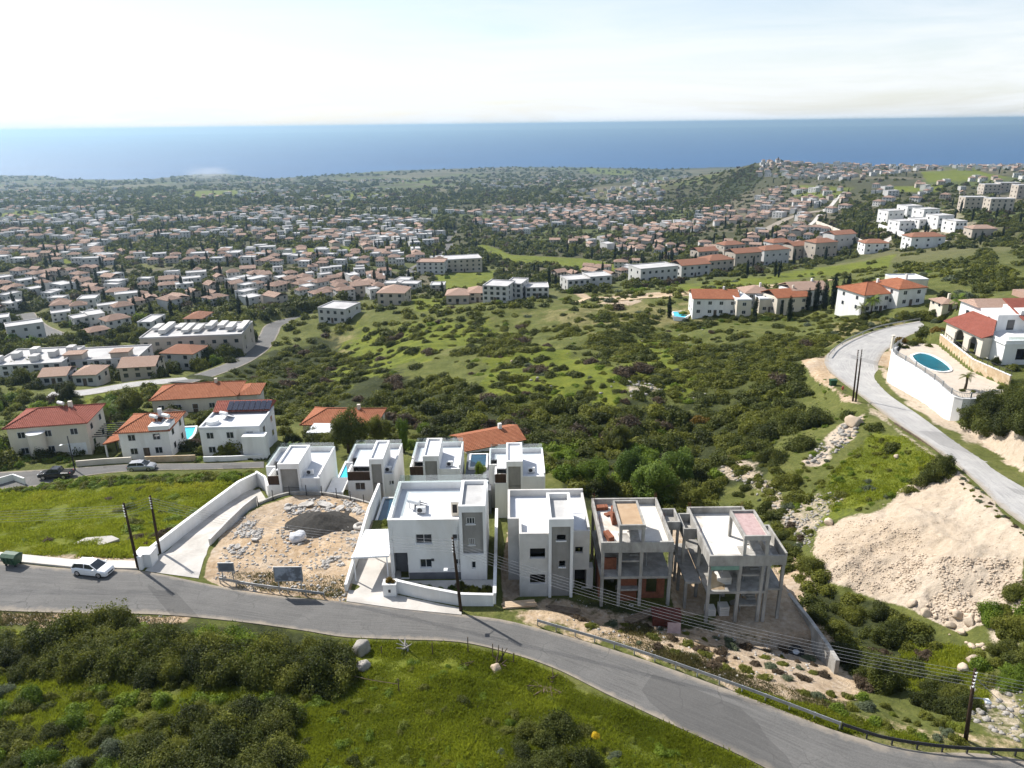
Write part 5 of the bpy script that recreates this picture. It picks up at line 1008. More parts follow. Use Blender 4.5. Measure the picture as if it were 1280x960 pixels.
def torus(R0_, r, seg=24, s2=10, sq=1.0):
    m = MB(); vs = []; fs = []
    for i in range(seg):
        a = 2 * math.pi * i / seg
        for k in range(s2):
            b = 2 * math.pi * k / s2; q = R0_ + r * math.cos(b); vs.append((q * math.cos(a), q * math.sin(a), r * sq * math.sin(b) + r * sq))
    for i in range(seg):
        for k in range(s2): fs.append((i * s2 + k, ((i + 1) % seg) * s2 + k, ((i + 1) % seg) * s2 + (k + 1) % s2, i * s2 + (k + 1) % s2))
    return m.add(vs, fs)
torus(.6, .25).build('tread', 'rubble_grey', t, smooth=True); MB().cyl(0, 0, .1, .22, .38, 14).build('hub', 'rubble_grey', t)
t = thing('tyre', 'dark truck wheel lying on the shaded earth right of the shells', 'tyre', put(995, 817), world=False); t.rotation_euler = (R(14), R(-10), 0); torus(.55, .24).build('tread', 'tyre_rubber', t, smooth=True); MB().cyl(0, 0, .1, .3, .36, 14).build('hub', 'galvanised_steel', t)
t = thing('rusty_skip', 'dark red rusty skip on the earth bank below left shell', 'skip', put(832, 778), world=False); t.rotation_euler = (0, 0, R(-6))
MB().ring(-1.4, 1.4, -.8, .8, .1, 1.15, .08).box(-1.3, 1.3, -.7, .7, .1, .2).build('tub', 'rust_paint', t); MB().box(-1.5, 1.5, -.88, .88, 1.153, 1.24).box(-.1, .1, -.87, -.805, .1, 1.15).build('rim', 'rust_paint', t); MB().box(-1.2, -1.0, -.75, .75, -.3, .09).box(1.0, 1.2, -.75, .75, -.3, .09).build('skid', 'rust_paint', t)
p = put(842, 790); solo(MB().add([(p[0] - .7, p[1] - .3, p[2] + .02), (p[0] + .6, p[1] - .45, p[2]), (p[0] + .7, p[1] + .1, p[2] + .95), (p[0] - .6, p[1] + .2, p[2] + 1.0), (p[0] - .7, p[1] - .24, p[2] + .0), (p[0] + .6, p[1] - .39, p[2] - .02), (p[0] + .7, p[1] + .16, p[2] + .95), (p[0] - .6, p[1] + .26, p[2] + 1.0)], [(0, 1, 2, 3), (7, 6, 5, 4), (0, 4, 5, 1), (1, 5, 6, 2), (2, 6, 7, 3), (3, 7, 4, 0)]), 'faded_board', 'pink_board', 'faded pink board leaning against the rusty skip', 'board', p)
# broken concrete slabs on the plot
for i, (px, py, sx, sy, lb) in enumerate([(383, 632, 2.4, 1.3, 'large tilted grey slab at the back of the rubble plot'), (407, 632, 2.8, 1.5, 'largest pale slab at the back of the rubble plot'), (360, 637, 1.6, 1.0, 'pale slab at left of the slab pile behind the gravel heap'), (372, 661, 1.2, .9, 'grey slab just left of the builder sack'), (318, 676, 1.1, .8, 'square grey slab at the left of the rubble plot'), (425, 637, 1.5, 1.1, 'small pale slab right of the slab pile behind the gravel heap'), (297, 685, 1.0, .7, 'slab nearest the ramp wall on the rubble plot')]):
    p = put(px, py); rr = random.Random(i); pts = [(sx * .5 * math.cos(a) * rr.uniform(.8, 1.2), sy * .5 * math.sin(a) * rr.uniform(.8, 1.2)) for a in [.3, 1.2, 2.0, 3.0, 3.9, 4.6, 5.6]]
    me = MB().prism(pts, 0, .16).mesh('concrete_slab'); me.materials.append(MATS['rubble_grey']); o = add_obj('concrete_slab', me, (p[0], p[1], p[2] + .12), rr.uniform(0, 3)); o.rotation_euler = (rr.uniform(-.2, .2), rr.uniform(-.22, .22), rr.uniform(0, 3)); tag(o, lb, 'concrete slab')
for i, (px, py, rz, lb) in enumerate([(648, 757, .1, 'pile of pale planks on the ground left of the unglazed house front'), (704, 764, -.25, 'pile of grey planks in front of the unglazed pale house'), (800, 772, .5, 'small plank pile below the brick-infilled shell')]):
    p = put(px, py); m = MB(); g = random.Random(i); [m.box(-1.6 + g.uniform(-.3, .3), 1.6 + g.uniform(-.3, .3), -.5 + k % 4 * .26, -.27 + k % 4 * .26, k // 4 * .07, k // 4 * .07 + .06) for k in range(12)]
    me = m.mesh('plank_pile'); me.materials.append(MATS['timber_post' if i else 'plywood']); tag(add_obj('plank_pile', me, (p[0], p[1], p[2] + .05), rz), lb, 'planks')
# rubble and stones nobody could count
def scatter_rocks(name, spots, mat, seeds, label, cat):
    protos = []
    for s in seeds:
        V, Fc = lump(1, s, 1, (1, .8, .6), .5, 1.2); protos.append((V, Fc))
    VV = []; FF = []; o = 0
    for (x, y, z, s) in spots:
        V, Fc = protos[random.randrange(len(protos))]; a = random.uniform(0, 6.28); c, sn = math.cos(a), math.sin(a); b = random.uniform(-.5, .5); cb, sb = math.cos(b), math.sin(b)
        W_ = np.column_stack([V[:, 0] * c - V[:, 1] * sn, V[:, 0] * sn + V[:, 1] * c, V[:, 2]]); W_ = np.column_stack([W_[:, 0], W_[:, 1] * cb - W_[:, 2] * sb, W_[:, 1] * sb + W_[:, 2] * cb])
        VV.append(W_ * s + [x, y, z + .15 * s]); FF.append(Fc + o); o += len(V)
    me = np_mesh(name, np.vstack(VV), np.vstack(FF), [mat]); ob = bpy.data.objects.new(name, me); COL.objects.link(ob); ob['kind'] = 'stuff'; ob['label'] = label; ob['category'] = cat
def px_sample(poly, n, seed=0, dens=None):
    rr = np.random.default_rng(seed); pa = np.array(poly, float); lo, hi = pa.min(0), pa.max(0); out = np.zeros((0, 2))
    while len(out) < n:
        q = rr.uniform(lo, hi, (n * 2, 2)); q = q[in_poly(q[:, 0], q[:, 1], pa)]
        out = np.vstack([out, q])
    return out[:n]
def rock_spots(zones, seed):
    sp = []
    for poly, n, a, b, pw in zones:
        q = px_sample(poly, n, seed); seed += 1; X, Y, Z = hit(q[:, 0], q[:, 1]); r = a + (b - a) * np.random.default_rng(seed).random(n) ** pw; kp = vnoise(np.nan_to_num(X) / 1.7, np.nan_to_num(Y) / 1.7, 71) + .35 * vnoise(np.nan_to_num(X) / .6, np.nan_to_num(Y) / .6, 72) > .5
        sp += [(X[i], Y[i], Z[i], r[i]) for i in range(n) if not np.isnan(X[i]) and kp[i]]
    return sp
scatter_rocks('tip_stones', rock_spots([([(1022, 662), (1085, 645), (1150, 660), (1160, 740), (1080, 742), (1030, 722), (1012, 690)], 2600, .04, .16, 3), ([(1100, 690), (1280, 700), (1280, 765), (1200, 787), (1140, 760)], 3200, .04, .24, 3.5), ([(1080, 640), (1165, 596), (1240, 625), (1280, 670), (1280, 710), (1100, 700)], 500, .03, .13, 3),
    ([(1160, 765), (1250, 760), (1270, 810), (1220, 812), (1180, 790)], 260, .12, .5, 2.5)], 300), 'limestone', (1, 2, 3, 4, 5), 'loose pale limestone covering the tipped slope below the hill road', 'stones')
scatter_rocks('hillside_stones', rock_spots([([(905, 562), (950, 592), (1000, 640), (1018, 665), (1000, 690), (975, 640), (935, 610), (900, 588)], 560, .05, .42, 4), ([(1050, 532), (1078, 520), (1070, 548), (1025, 580), (1005, 578)], 260, .08, .6, 3), ([(985, 640), (1020, 610), (1060, 620), (1030, 650), (1010, 690)], 400, .06, .3, 3),
    ([(600, 400), (900, 400), (960, 470), (880, 500), (760, 500), (620, 480)], 110, .2, .6, 3), ([(780, 478), (815, 474), (832, 490), (790, 498)], 90, .15, .7, 2), ([(1200, 850), (1280, 845), (1280, 930), (1210, 900)], 160, .08, .4, 3), ([(0, 874), (45, 868), (40, 885), (0, 892)], 60, .06, .3, 2), ([(0, 765), (230, 771), (225, 780), (0, 782)], 160, .04, .16, 2)], 400), 'grey_rock', (6, 7, 8, 9), 'grey stones strewn down the hillside gullies', 'stones')
scatter_rocks('building_rubble', rock_spots([([(355, 625), (440, 625), (455, 640), (430, 652), (400, 640), (360, 645)], 760, .08, .42, 2.5), ([(283, 690), (300, 655), (325, 650), (330, 668), (300, 695)], 640, .05, .36, 2.5), ([(435, 632), (465, 640), (455, 670), (440, 690), (425, 665)], 260, .06, .3, 2.5), ([(400, 700), (425, 695), (430, 708), (408, 715)], 130, .07, .35, 2), ([(265, 730), (290, 640), (440, 640), (435, 745), (300, 738)], 2200, .03, .26, 4), ([(350, 662), (378, 664), (380, 684), (355, 680)], 90, .06, .3, 2), ([(636, 750), (760, 745), (900, 790), (1000, 815), (1030, 850), (900, 845), (740, 790)], 500, .04, .22, 3), ([(405, 735), (436, 728), (430, 752), (405, 748)], 90, .06, .25, 2)], 500), 'rubble_grey', (10, 11, 12, 13), 'loose building rubble and broken blocks across the plots', 'rubble')
for i, (px, py, r, lb) in enumerate([(451, 815, 1.25, 'big pale boulder among bushes just below the front road'), (455, 836, .85, 'low flat rock below the big pale boulder by the road'), (1140, 756, .8, 'brown boulder at the left foot of the stone tip'), (1158, 768, .8, 'pale boulder at foot of the stone tip, right of the brown one'), (1196, 770, .85, 'tall pale boulder in the cluster below the stone tip'), (1212, 778, .75, 'rounded pale boulder right end of the cluster below the tip'), (1186, 783, .7, 'pale boulder left end of the cluster below the tip'), (1203, 792, .6, 'lowest boulder of the cluster below the tip'), (1216, 828, .95, 'white boulder on the green bank behind the corner pole'), (1204, 838, .75, 'white slab-like boulder left of the corner pole top'), (1232, 812, .45, 'small pale boulder between the tip and the corner pole'), (1068, 531, 1.9, 'large pale outcrop below the twin poles'), (1120, 572, .6, 'small white rock on the grassy knoll below the hill road'), (1037, 655, .8, 'white rock at the upper left edge of the stone tip'), (996, 815, .01, ''), (744, 420, 1.0, 'upright white rock on the grassy hill near its round bushes'), (640, 452, .6, 'flat white rock on the bright hill meadow'), (955, 490, .8, 'pale rock on the small bright grass patch left of the dark trees'), (620, 838, .7, 'pale rock at foot of the burnt stump'), (910, 573, .7, 'pale rock at the top of the grey gully')]):
    if not lb: continue
    p = put(px, py); o = add_obj('boulder', rock_mesh('boulder', 60 + i, 'limestone' if i not in (0, 1, 17) else 'grey_rock', 3), (p[0], p[1], p[2] + r * .25), i * 1.3, r); tag(o, lb, 'boulder')
p = put(122, 678); solo(MB().prism([(p[0] - 2.6, p[1] - .6), (p[0] + 1, p[1] - .9), (p[0] + 2.6, p[1] + .2), (p[0] + 1.4, p[1] + .8), (p[0] - 1.6, p[1] + .5)], p[2] - .1, [p[2] + .25, p[2] + .2, p[2] + .35, p[2] + .45, p[2] + .4]), 'fallen_slab', 'driveway_concrete', 'pale slab lying in the green field above the pavement', 'slab', p)
# old fence in the foreground
for i, (px, py, hh) in enumerate([(447, 838, 1.1), (499, 866, 1.5), (432, 852, 1.1), (541, 818, 1.3), (585, 816, 1.7), (616, 822, 1.5), (628, 826, 1.5), (642, 832, 1.4), (674, 870, .01), (477, 818, .9)]):
    if hh < .1: continue
    p = put(px, py); solo(MB().tube([(p[0], p[1], p[2] - .2), (p[0] + random.uniform(-.12, .12), p[1] + random.uniform(-.1, .1), p[2] + hh)], [.055, .045], 7), 'fence_post', 'old_wood', ['short grey post just right of the big pale boulder', 'grey post at the lower end of the sagging wire', 'leaning grey post left end of the sagging wire', 'lone grey post in the grass below the driveway', 'tall grey post below the lamp pole shadow', 'left grey post beside the burnt stump', 'middle grey post behind the burnt stump', 'right grey post beside the burnt stump', '', 'stubby grey post among the pale branches near the boulder'][i], 'post', p, 'old fence posts in the foreground grass')
a = put(432, 852); b = put(499, 866); solo(MB().tube([(a[0], a[1], a[2] + .8), ((a[0] + b[0]) / 2, (a[1] + b[1]) / 2, (a[2] + b[2]) / 2 + .75), (b[0], b[1], b[2] + .9)], .03, 5), 'fence_wire', 'old_wood', 'sagging wire between two grey posts in the foreground grass', 'wire', a)
def snag(px, py, s, seed, label, mat='old_wood', lie=False):
    p = put(px, py); rr = random.Random(seed); m = MB()
    for k in range(9):
        a = rr.uniform(0, 6.28); l = rr.uniform(.5, 1.3) * s; up = rr.uniform(.2, 1.2) if not lie else rr.uniform(0, .3); q = [(p[0] + rr.uniform(-.3, .3), p[1] + rr.uniform(-.3, .3), p[2])]
        for j in range(3): q.append((q[-1][0] + math.cos(a) * l * .35 + rr.uniform(-.1, .1), q[-1][1] + math.sin(a) * l * .35, q[-1][2] + up * l * .35))
        m.tube(q, [.11 * s, .08 * s, .06 * s, .03 * s], 6)
    solo(m, 'dead_stump', mat, label, 'stump', p)
snag(624, 832, 1.0, 1, 'burnt dark stump in the grass below the lamp pole', 'bark'); snag(684, 862, 1.4, 2, 'fallen dead branches in the grass right of the burnt stump', 'old_wood', True); snag(506, 812, .9, 3, 'pale dead branches by the road right of the big boulder', 'rubble_grey'); snag(583, 832, .6, 4, 'small dark snag left of the burnt stump', 'bark'); snag(690, 850, .7, 5, 'dark twisted snag above the fallen branches', 'bark')
# ------------------------------------------------------------------ villas with tiled or flat roofs
def roof_mb(w, d, h, kind, ov=.45, pitch=.36, th=.16):
    m = MB(); a, b = w / 2 + ov, d / 2 + ov; z0 = h + .004; rh = b * pitch if d <= w else a * pitch
    if kind == 'hip':
        if w >= d: r = [(-(a - b * .9), 0), (a - b * .9, 0)]
        else: r = [(0, -(b - a * .9)), (0, b - a * .9)]
        e = [(-a, -b), (a, -b), (a, b), (-a, b)]; vs = [(*p, z0) for p in e] + [(*p, z0 + th) for p in e] + [(*p, z0 + th + rh) for p in r]
        fs = [(3, 2, 1, 0), (0, 1, 5, 4), (1, 2, 6, 5), (2, 3, 7, 6), (3, 0, 4, 7)]
        fs += [(4, 5, 9, 8), (5, 6, 9), (6, 7, 8, 9), (7, 4, 8)] if w >= d else [(4, 5, 8), (5, 6, 9, 8), (6, 7, 9), (7, 4, 8, 9)]
        m.add(vs, fs)
    elif kind == 'gable':
        vs = [(-a, -b, z0), (a, -b, z0), (a, 0, z0 + rh), (a, b, z0), (-a, b, z0), (-a, 0, z0 + rh)]; vs += [(x, y, z + th) for x, y, z in vs]
        m.add(vs, [(0, 1, 7, 6), (1, 2, 8, 7), (2, 3, 9, 8), (3, 4, 10, 9), (4, 5, 11, 10), (5, 0, 6, 11), (6, 7, 8, 11), (11, 8, 9, 10), (5, 2, 1, 0), (4, 3, 2, 5)])
    else:
        m.ring(-w / 2 - .06, w / 2 + .06, -d / 2 - .06, d / 2 + .06, h + .004, h + .5, .3); m.box(-w / 2 + .24, w / 2 - .24, -d / 2 + .24, d / 2 - .24, h + .003, h + .12)
    return m
def fwin(par, x, z, w, h, y, side=0, pane=True, frame='window_frame'):
    """window on a local wall: side 0 faces -Y at y, 1 faces +X at x=y, -1 faces -X"""
    t = .07
    if side == 0: f = MB().wall('x', x - w / 2, x + w / 2, y - .05, y - .004, z, z + h, [(x - w / 2 + t, x + w / 2 - t, z + t, z + h - t)]).box(x - .03, x + .03, y - .045, y - .008, z + t, z + h - t); g = MB().box(x - w / 2 + t, x + w / 2 - t, y - .03, y - .006, z + t, z + h - t)
    else:
        a, b = (y + .004, y + .05) if side > 0 else (y - .05, y - .004); f = MB().wall('y', x - w / 2, x + w / 2, a, b, z, z + h, [(x - w / 2 + t, x + w / 2 - t, z + t, z + h - t)]); c = (a + b) / 2; g = MB().box(c - .012, c + .012, x - w / 2 + t, x + w / 2 - t, z + t, z + h - t)
    if pane: o = f.build('window', frame, par); g.build('pane', 'dark_glass', o)
    else:
        if side == 0: MB().box(x - w / 2, x + w / 2, y - .05, y - .004, z, z + h).build('window', 'dark_glass', par)
        else: a, b = (y + .004, y + .05) if side > 0 else (y - .05, y - .004); MB().box(a, b, x - w / 2, x + w / 2, z, z + h).build('window', 'dark_glass', par)
def villa(loc, rz, w, d, h, kind, wall, roof, label, wins=3, floors=2, pane=True, group=None, name='villa', cat='house', chim=True, sides=True, garage=False):
    t = thing(name, label, cat, loc, group, world=False); t.rotation_euler = (0, 0, rz)
    MB().box(-w / 2, w / 2, -d / 2, d / 2, -3.0, h).build('wall', wall, t); r = roof_mb(w, d, h, kind).build('roof', roof, t)
    if pane and kind == 'hip' and w >= d:
        a, b = w / 2 + .45, d / 2 + .45; z0 = h + .164; rh = b * .36; q = a - b * .9; m = MB().tube([(-q, 0, z0 + rh), (q, 0, z0 + rh)], .13, 6)
        for sx in (-1, 1):
            for sy in (-1, 1): m.tube([(sx * q, 0, z0 + rh), (sx * a, sy * b, z0 + .02)], .12, 6)
        m.build('ridge_tiles', roof, t)
    fh = h / floors
    for f in range(floors):
        for k in range(wins):
            x = -w / 2 + w * (k + .5) / wins
            if garage and f == 0 and k == wins - 1: continue
            fwin(t, x, f * fh + .95, 1.25, 1.2, -d / 2, 0, pane)
        if sides:
            for s in (-1, 1):
                for q in (-.25, .25): fwin(t, q * d, f * fh + .95, 1.1, 1.2, s * w / 2, s, pane)
    if garage: MB().box(w / 2 - w / wins * .5 - 1.5, w / 2 - w / wins * .5 + 1.5, -d / 2 - .05, -d / 2 - .004, .05, 2.3).build('garage_door', 'white_plastic', t)
    else: MB().box(-.5, .5, -d / 2 - .05, -d / 2 - .004, .02, 2.1).build('door', 'old_wood', t) if wins % 2 == 0 or floors == 1 else None
    if chim and kind != 'flat': MB().box(w * .22 - .3, w * .22 + .3, -.3, .3, h + .3, h + d * .18 + 1.2).build('chimney', wall, t)
    return t
# left houses on the lower street
def lower(px, py, z=-8): return P(px, py, z)
p = P(66, 568, -8); t = villa((p[0], p[1] + 3.2, -8), R(10), 12.6, 8.6, 5.9, 'hip', 'cream_render', 'red_tile', 'large cream villa with rosy tiled roof at the left photo edge', 3, garage=True)
MB().cyl(-1.6, -5.0, -.5, 5.0, 1.35, 20).build('stair_turret', 'cream_render', t); MB().cyl(-1.6, -5.0, 5.003, 5.15, 1.45, 20).build('turret_cap', 'white_render', t)
for k in range(7): MB().box(6.5 + .0, 10.3, -3.4 + k * 1.0, -3.3 + k * 1.0, 2.75, 2.9).build('pergola_beam', 'dark_steel', t)
for x, y in ((10.1, -3.3), (10.1, 2.6)): MB().box(x - .08, x + .08, y - .08, y + .08, -1, 2.75).build('pergola_post', 'dark_steel', t)
tank(p[0] + 1.2, p[1] + 3.6, -8 + 5.9 + 1.55, 'pale solar water heater astride the ridge of the cream villa', s=.9)
p = P(184, 572, -8); t = villa((p[0], p[1] + 3.5, -8), R(6), 8.2, 8.0, 5.1, 'hip', 'white_render', 'terracotta_tile', 'white villa with orange hipped roof and low orange lean-to on its left', 2, sides=True)
MB().add([(-7.6, -2.8, 2.5), (-4.12, -2.8, 3.3), (-4.12, 3.0, 3.3), (-7.6, 3.0, 2.5), (-7.6, -2.8, 2.7), (-4.12, -2.8, 3.5), (-4.12, 3.0, 3.5), (-7.6, 3.0, 2.7)], [(0, 3, 2, 1), (4, 5, 6, 7), (0, 1, 5, 4), (1, 2, 6, 5), (2, 3, 7, 6), (3, 0, 4, 7)]).build('lean_to_roof', 'terracotta_tile', t)
for y in (-2.5, 2.7): MB().box(-7.4, -7.15, y - .12, y + .12, -1, 2.5).build('lean_to_post', 'white_render', t)
MB().box(1.0, 4.4, -4.25, -1.0, 5.0, 6.1).build('roof_terrace', 'white_render', t)
for i in (0, 1): tank(p[0] + 1.7 + i * 2.0, p[1] + 1.6 + i * .3, -8 + 6.1, ['left of two white water heaters on the orange-roofed villa', 'right of two white water heaters on the orange-roofed villa'][i], 'heaters on the orange-roofed villa', 1.0)
p = P(292, 570, -8); t = villa((p[0], p[1] + 4.2, -8), R(2), 10.2, 9.4, 5.3, 'flat', 'white_render', 'roof_membrane', 'white villa with black solar panels and red tiles on its roof', 3, garage=True)
MB().add([(-5.0, 2.0, 5.9), (5.0, 2.0, 5.9), (5.0, 4.8, 7.1), (-5.0, 4.8, 7.1), (-5.0, 7.4, 5.9), (5.0, 7.4, 5.9)], [(0, 1, 2, 3), (3, 2, 5, 4), (0, 3, 4), (1, 5, 2), (0, 4, 5, 1)]).build('tiled_roof', 'red_tile', t)
for k in range(8): MB().add([(-2.6 + k * .98, 2.2, 6.15), (-1.7 + k * .98, 2.2, 6.15), (-1.7 + k * .98, 4.3, 7.05), (-2.6 + k * .98, 4.3, 7.05), (-2.6 + k * .98, 2.2, 6.2), (-1.7 + k * .98, 2.2, 6.2), (-1.7 + k * .98, 4.3, 7.1), (-2.6 + k * .98, 4.3, 7.1)], [(0, 3, 2, 1), (4, 5, 6, 7), (0, 1, 5, 4), (1, 2, 6, 5), (2, 3, 7, 6), (3, 0, 4, 7)]).build('solar_panel', 'solar_panel', t)
MB().box(2.5, 6.4, -6.6, -4.8, -1, 4.6).build('front_wing', 'white_render', t); MB().cyl(-3.6, -2.2, 5.42, 6.1, 1.1, 18).build('roof_drum', 'white_plastic', t)
tank(p[0] - 2.2, p[1] + 4.0, -8 + 5.45, 'white water heater on the roof of the solar-panel villa', s=1.0)
p = P(243, 515, -12.5); t = villa((p[0], p[1] + 4, -12.5), R(8), 17.5, 9, 3.4, 'hip', 'cream_render', 'terracotta_tile', 'long low villa with wide orange hipped roof behind the turquoise pool', 5, 1, sides=True)
MB().box(8.75, 13, -3.2, 3.5, -3, 3.0).build('side_wing', 'cream_render', t); rm = roof_mb(4.6, 6.7, 3.0, 'hip'); rm.v = [(a + 11.0, b + .15, c) for a, b, c in rm.v]; rm.build('side_roof', 'terracotta_tile', t)
p = P(425, 548, -10.5); t = villa((p[0], p[1] + 5, -10.8), R(-4), 14, 8.5, 2.7, 'hip', 'cream_render', 'terracotta_tile', 'orange-roofed house half hidden by a dark tree behind the second row', 3, 1)
MB().box(-4.5, -.6, -8.6, -4.3, -2, 2.9).build('front_wing', 'cream_render', t); MB().box(-4.7, -.4, -8.8, -4.2, 2.903, 3.1).build('wing_roof', 'roof_membrane', t)
p = P(606, 574, -10.5); t = villa((p[0] + .5, p[1] + 3, -10.4), R(24), 11, 7, 2.7, 'gable', 'white_render', 'terracotta_tile', 'orange tiled house peeping out behind the second row on the right', 2, 1)
# garden pieces on the lower street
def pool(pts, z, label, edge='white_render', rim=.6, name='swimming_pool', w='pool_water'):
    c = np.mean(np.array([q[:2] for q in pts]), 0); t = thing(name, label, 'swimming pool', (c[0], c[1], z)); big = [tuple(c + (np.array(q[:2]) - c) * (1 + rim / max(1, np.linalg.norm(np.array(q[:2]) - c)))) for q in pts]
    if sum(big[i][0] * big[(i + 1) % len(big)][1] - big[(i + 1) % len(big)][0] * big[i][1] for i in range(len(big))) < 0: big = big[::-1]; pts = pts[::-1]
    n = len(big); vs = [(*q, z - 1.2) for q in big] + [(*q, z + .12) for q in big] + [(*q[:2], z + .12) for q in pts] + [(*q[:2], z - .2) for q in pts]
    fs = []
    for i in range(n):
        j = (i + 1) % n; fs += [(i, j, n + j, n + i), (n + i, n + j, 2 * n + j, 2 * n + i), (2 * n + i, 2 * n + j, 3 * n + j, 3 * n + i)]
    MB().add(vs, fs).build('pool_edge', edge, t); MB().add([(*q[:2], z - .06) for q in pts], [tuple(range(n))]).build('water', w, t); return t
zz = hit1(232, 545)[2] + .25
def pool_px(l, z, label, **k): pool([P(a, b, z) for a, b in l], z, label, **k)
pool_px([(219, 535), (245, 534), (241, 544), (232, 553), (222, 552)], -8.6, 'turquoise pool between the orange-roofed villa and the solar-panel villa'); pool_px([(122, 536), (146, 534), (147, 541), (126, 543)], -9.2, 'small blue pool right of the cream villa'); pass
t = thing('thatched_gazebo', 'dark thatched gazebo beside the turquoise pool on the left', 'gazebo', hit1(215, 533), world=False)
MB().tube([(0, 0, 2.2), (0, 0, 3.9)], [3.4, .15], 16).build('thatch_roof', 'thatch', t)
for a in range(6): MB().cyl(2.6 * math.cos(a * 1.047), 2.6 * math.sin(a * 1.047), -.6, 2.3, .09, 8).build('post', 'old_wood', t)
def lw(pts, h, mat, label, th=.25, nm='garden_wall'):
    q = [hit1(*a) for a in pts]; return wall_thing(q, h, th, mat, label, name=nm, drop=1.5)
lw([(96, 583), (130, 580), (165, 578)], 1.0, 'cream_render', 'low cream wall along the lower street before the orange-roofed villa'); lw([(182, 578), (215, 577), (245, 576)], 1.1, 'stone_cladding', 'low stone wall with pillars before the orange-roofed villa'); lw([(255, 577), (290, 576), (330, 574)], .9, 'white_render', 'low white wall before the solar-panel villa'); lw([(-30, 612), (0, 606), (18, 601), (32, 606)], 1.2, 'white_render', 'white garden wall at the left photo edge by the lower street')
# ------------------------------------------------------------------ hillside villa with oval pool on its white retaining wall (right)
wt = [P(1119, 447, .9), P(1128, 452, 1.0), P(1145, 461, 1.15), P(1170, 477, 1.35), P(1199, 496, 1.6)]; wt2 = [(wt[0][0] + 6, wt[0][1] + 9, 1.0), (wt[0][0] + 1.2, wt[0][1] + 3.5, .95)] + wt + [(82.5, 116.8, 1.6), (88.5, 118.3, 1.6)]
rp = rs([(a, b, 1.35) for a, b, c in wt2], 40); t = thing('retaining_wall', 'tall curved white retaining wall under the oval pool by the hill road', 'wall', (76, 125, -3)); MB().strip([tuple(q) for q in rp], -9, 0, .5).build('wall_face', 'white_render', t); MB().strip([(q[0], q[1], q[2]) for q in rp], .003, .12, .62).build('coping', 'white_render', t)
t = thing('balustrade', 'grey metal railing round the pool terrace on the white wall', 'railing', (76, 125, 1.47)); rr_ = rs([(a, b, 1.48) for a, b, c in wt2], 46); MB().strip([tuple(q) for q in rr_], .85, .93, .08).strip([tuple(q) for q in rr_], .08, .14, .05).build('rail', 'galvanised_steel', t)
mm = MB(); [mm.box(q[0] - .02, q[0] + .02, q[1] - .02, q[1] + .02, 1.56, 2.4) for q in rs(rr_, 190)]; mm.build('baluster', 'galvanised_steel', t)['kind'] = 'stuff'
for q in rs(rr_, 14): MB().box(q[0] - .09, q[0] + .09, q[1] - .09, q[1] + .09, 1.47, 2.55).build('post', 'galvanised_steel', t)
struct('pool_terrace', MB().prism([(a + .3, b + .2) for a, b, c in wt2[2:7]] + [(82.5, 117.3), (87.4, 119), (87.4, 121.2), (86.6, 130.6), (88.3, 139), (90.1, 147.7), (84, 150)], .2, 1.3), 'terrace_tile')
ov = rs([P(a, b, 1.3) for a, b in [(1140, 445.5), (1149, 442.5), (1163, 444.5), (1177, 452), (1187, 460.5), (1186, 464), (1175, 465), (1160, 461), (1146, 453), (1140, 445.5)]], 29)[:-1].tolist()
pool(ov, 1.36, 'oval blue pool on the white walled terrace above the hill road', rim=.5)
wall_thing([(90.2, 147.8, 1.3), (88.4, 139, 1.3), (86.7, 130.6, 1.3), (87.6, 121, 1.3)], 2.2, .3, 'stone_cladding', 'honey stone wall between the oval pool and the arched loggia', cap='white_render')
t = thing('balustrade', 'dark railing along the top of the honey stone wall', 'railing', (89, 138, 3.57)); q_ = rs([(90.2, 147.8, 3.58), (88.4, 139, 3.58), (86.7, 130.6, 3.58), (87.6, 121, 3.58)], 20); MB().strip([tuple(q) for q in q_], .8, .87, .06).build('rail', 'dark_steel', t)
for q in q_: MB().box(q[0] - .03, q[0] + .03, q[1] - .03, q[1] + .03, 3.57, 4.38).build('baluster', 'dark_steel', t)
zb = 2.6; h = thing('hillside_villa', 'white hillside villa with red roofs and arched loggia above the oval pool', 'house', (99, 139, zb)); 
MB().box(94.0, 113, 138.0, 150.5, zb - 2, 9.2).build('wall', 'white_render', h); MB().wall('y', 129.5, 137.99, 90.6, 91.0, zb - 1, 5.7).wall('x', 91.0, 104, 129.5, 129.9, zb - 1, 5.7, [(93, 95, 2.7, 4.9), (97, 98.3, 3.5, 4.7)]).build('front_wing', 'white_render', h)
MB().box(90.4, 104.2, 129.3, 138.2, 5.7, 5.98).build('terrace_slab', 'white_render', h); MB().strip([(90.6, 137.9, 5.98), (90.6, 129.5, 5.98), (104, 129.5, 5.98)], 0, .55, .2).build('terrace_parapet', 'white_render', h); glass_rail(h, [(91.2, 129.8, 6.54), (103.8, 129.8, 6.54)], .6)
for (x, y, z) in ((93, 129.6, 2.7), (97, 129.6, 3.5)): MB().box(x, x + (2 if x == 93 else 1.3), 130.4, 130.45, z, 4.9 if x == 93 else 4.7).build('window', 'dark_glass', h)
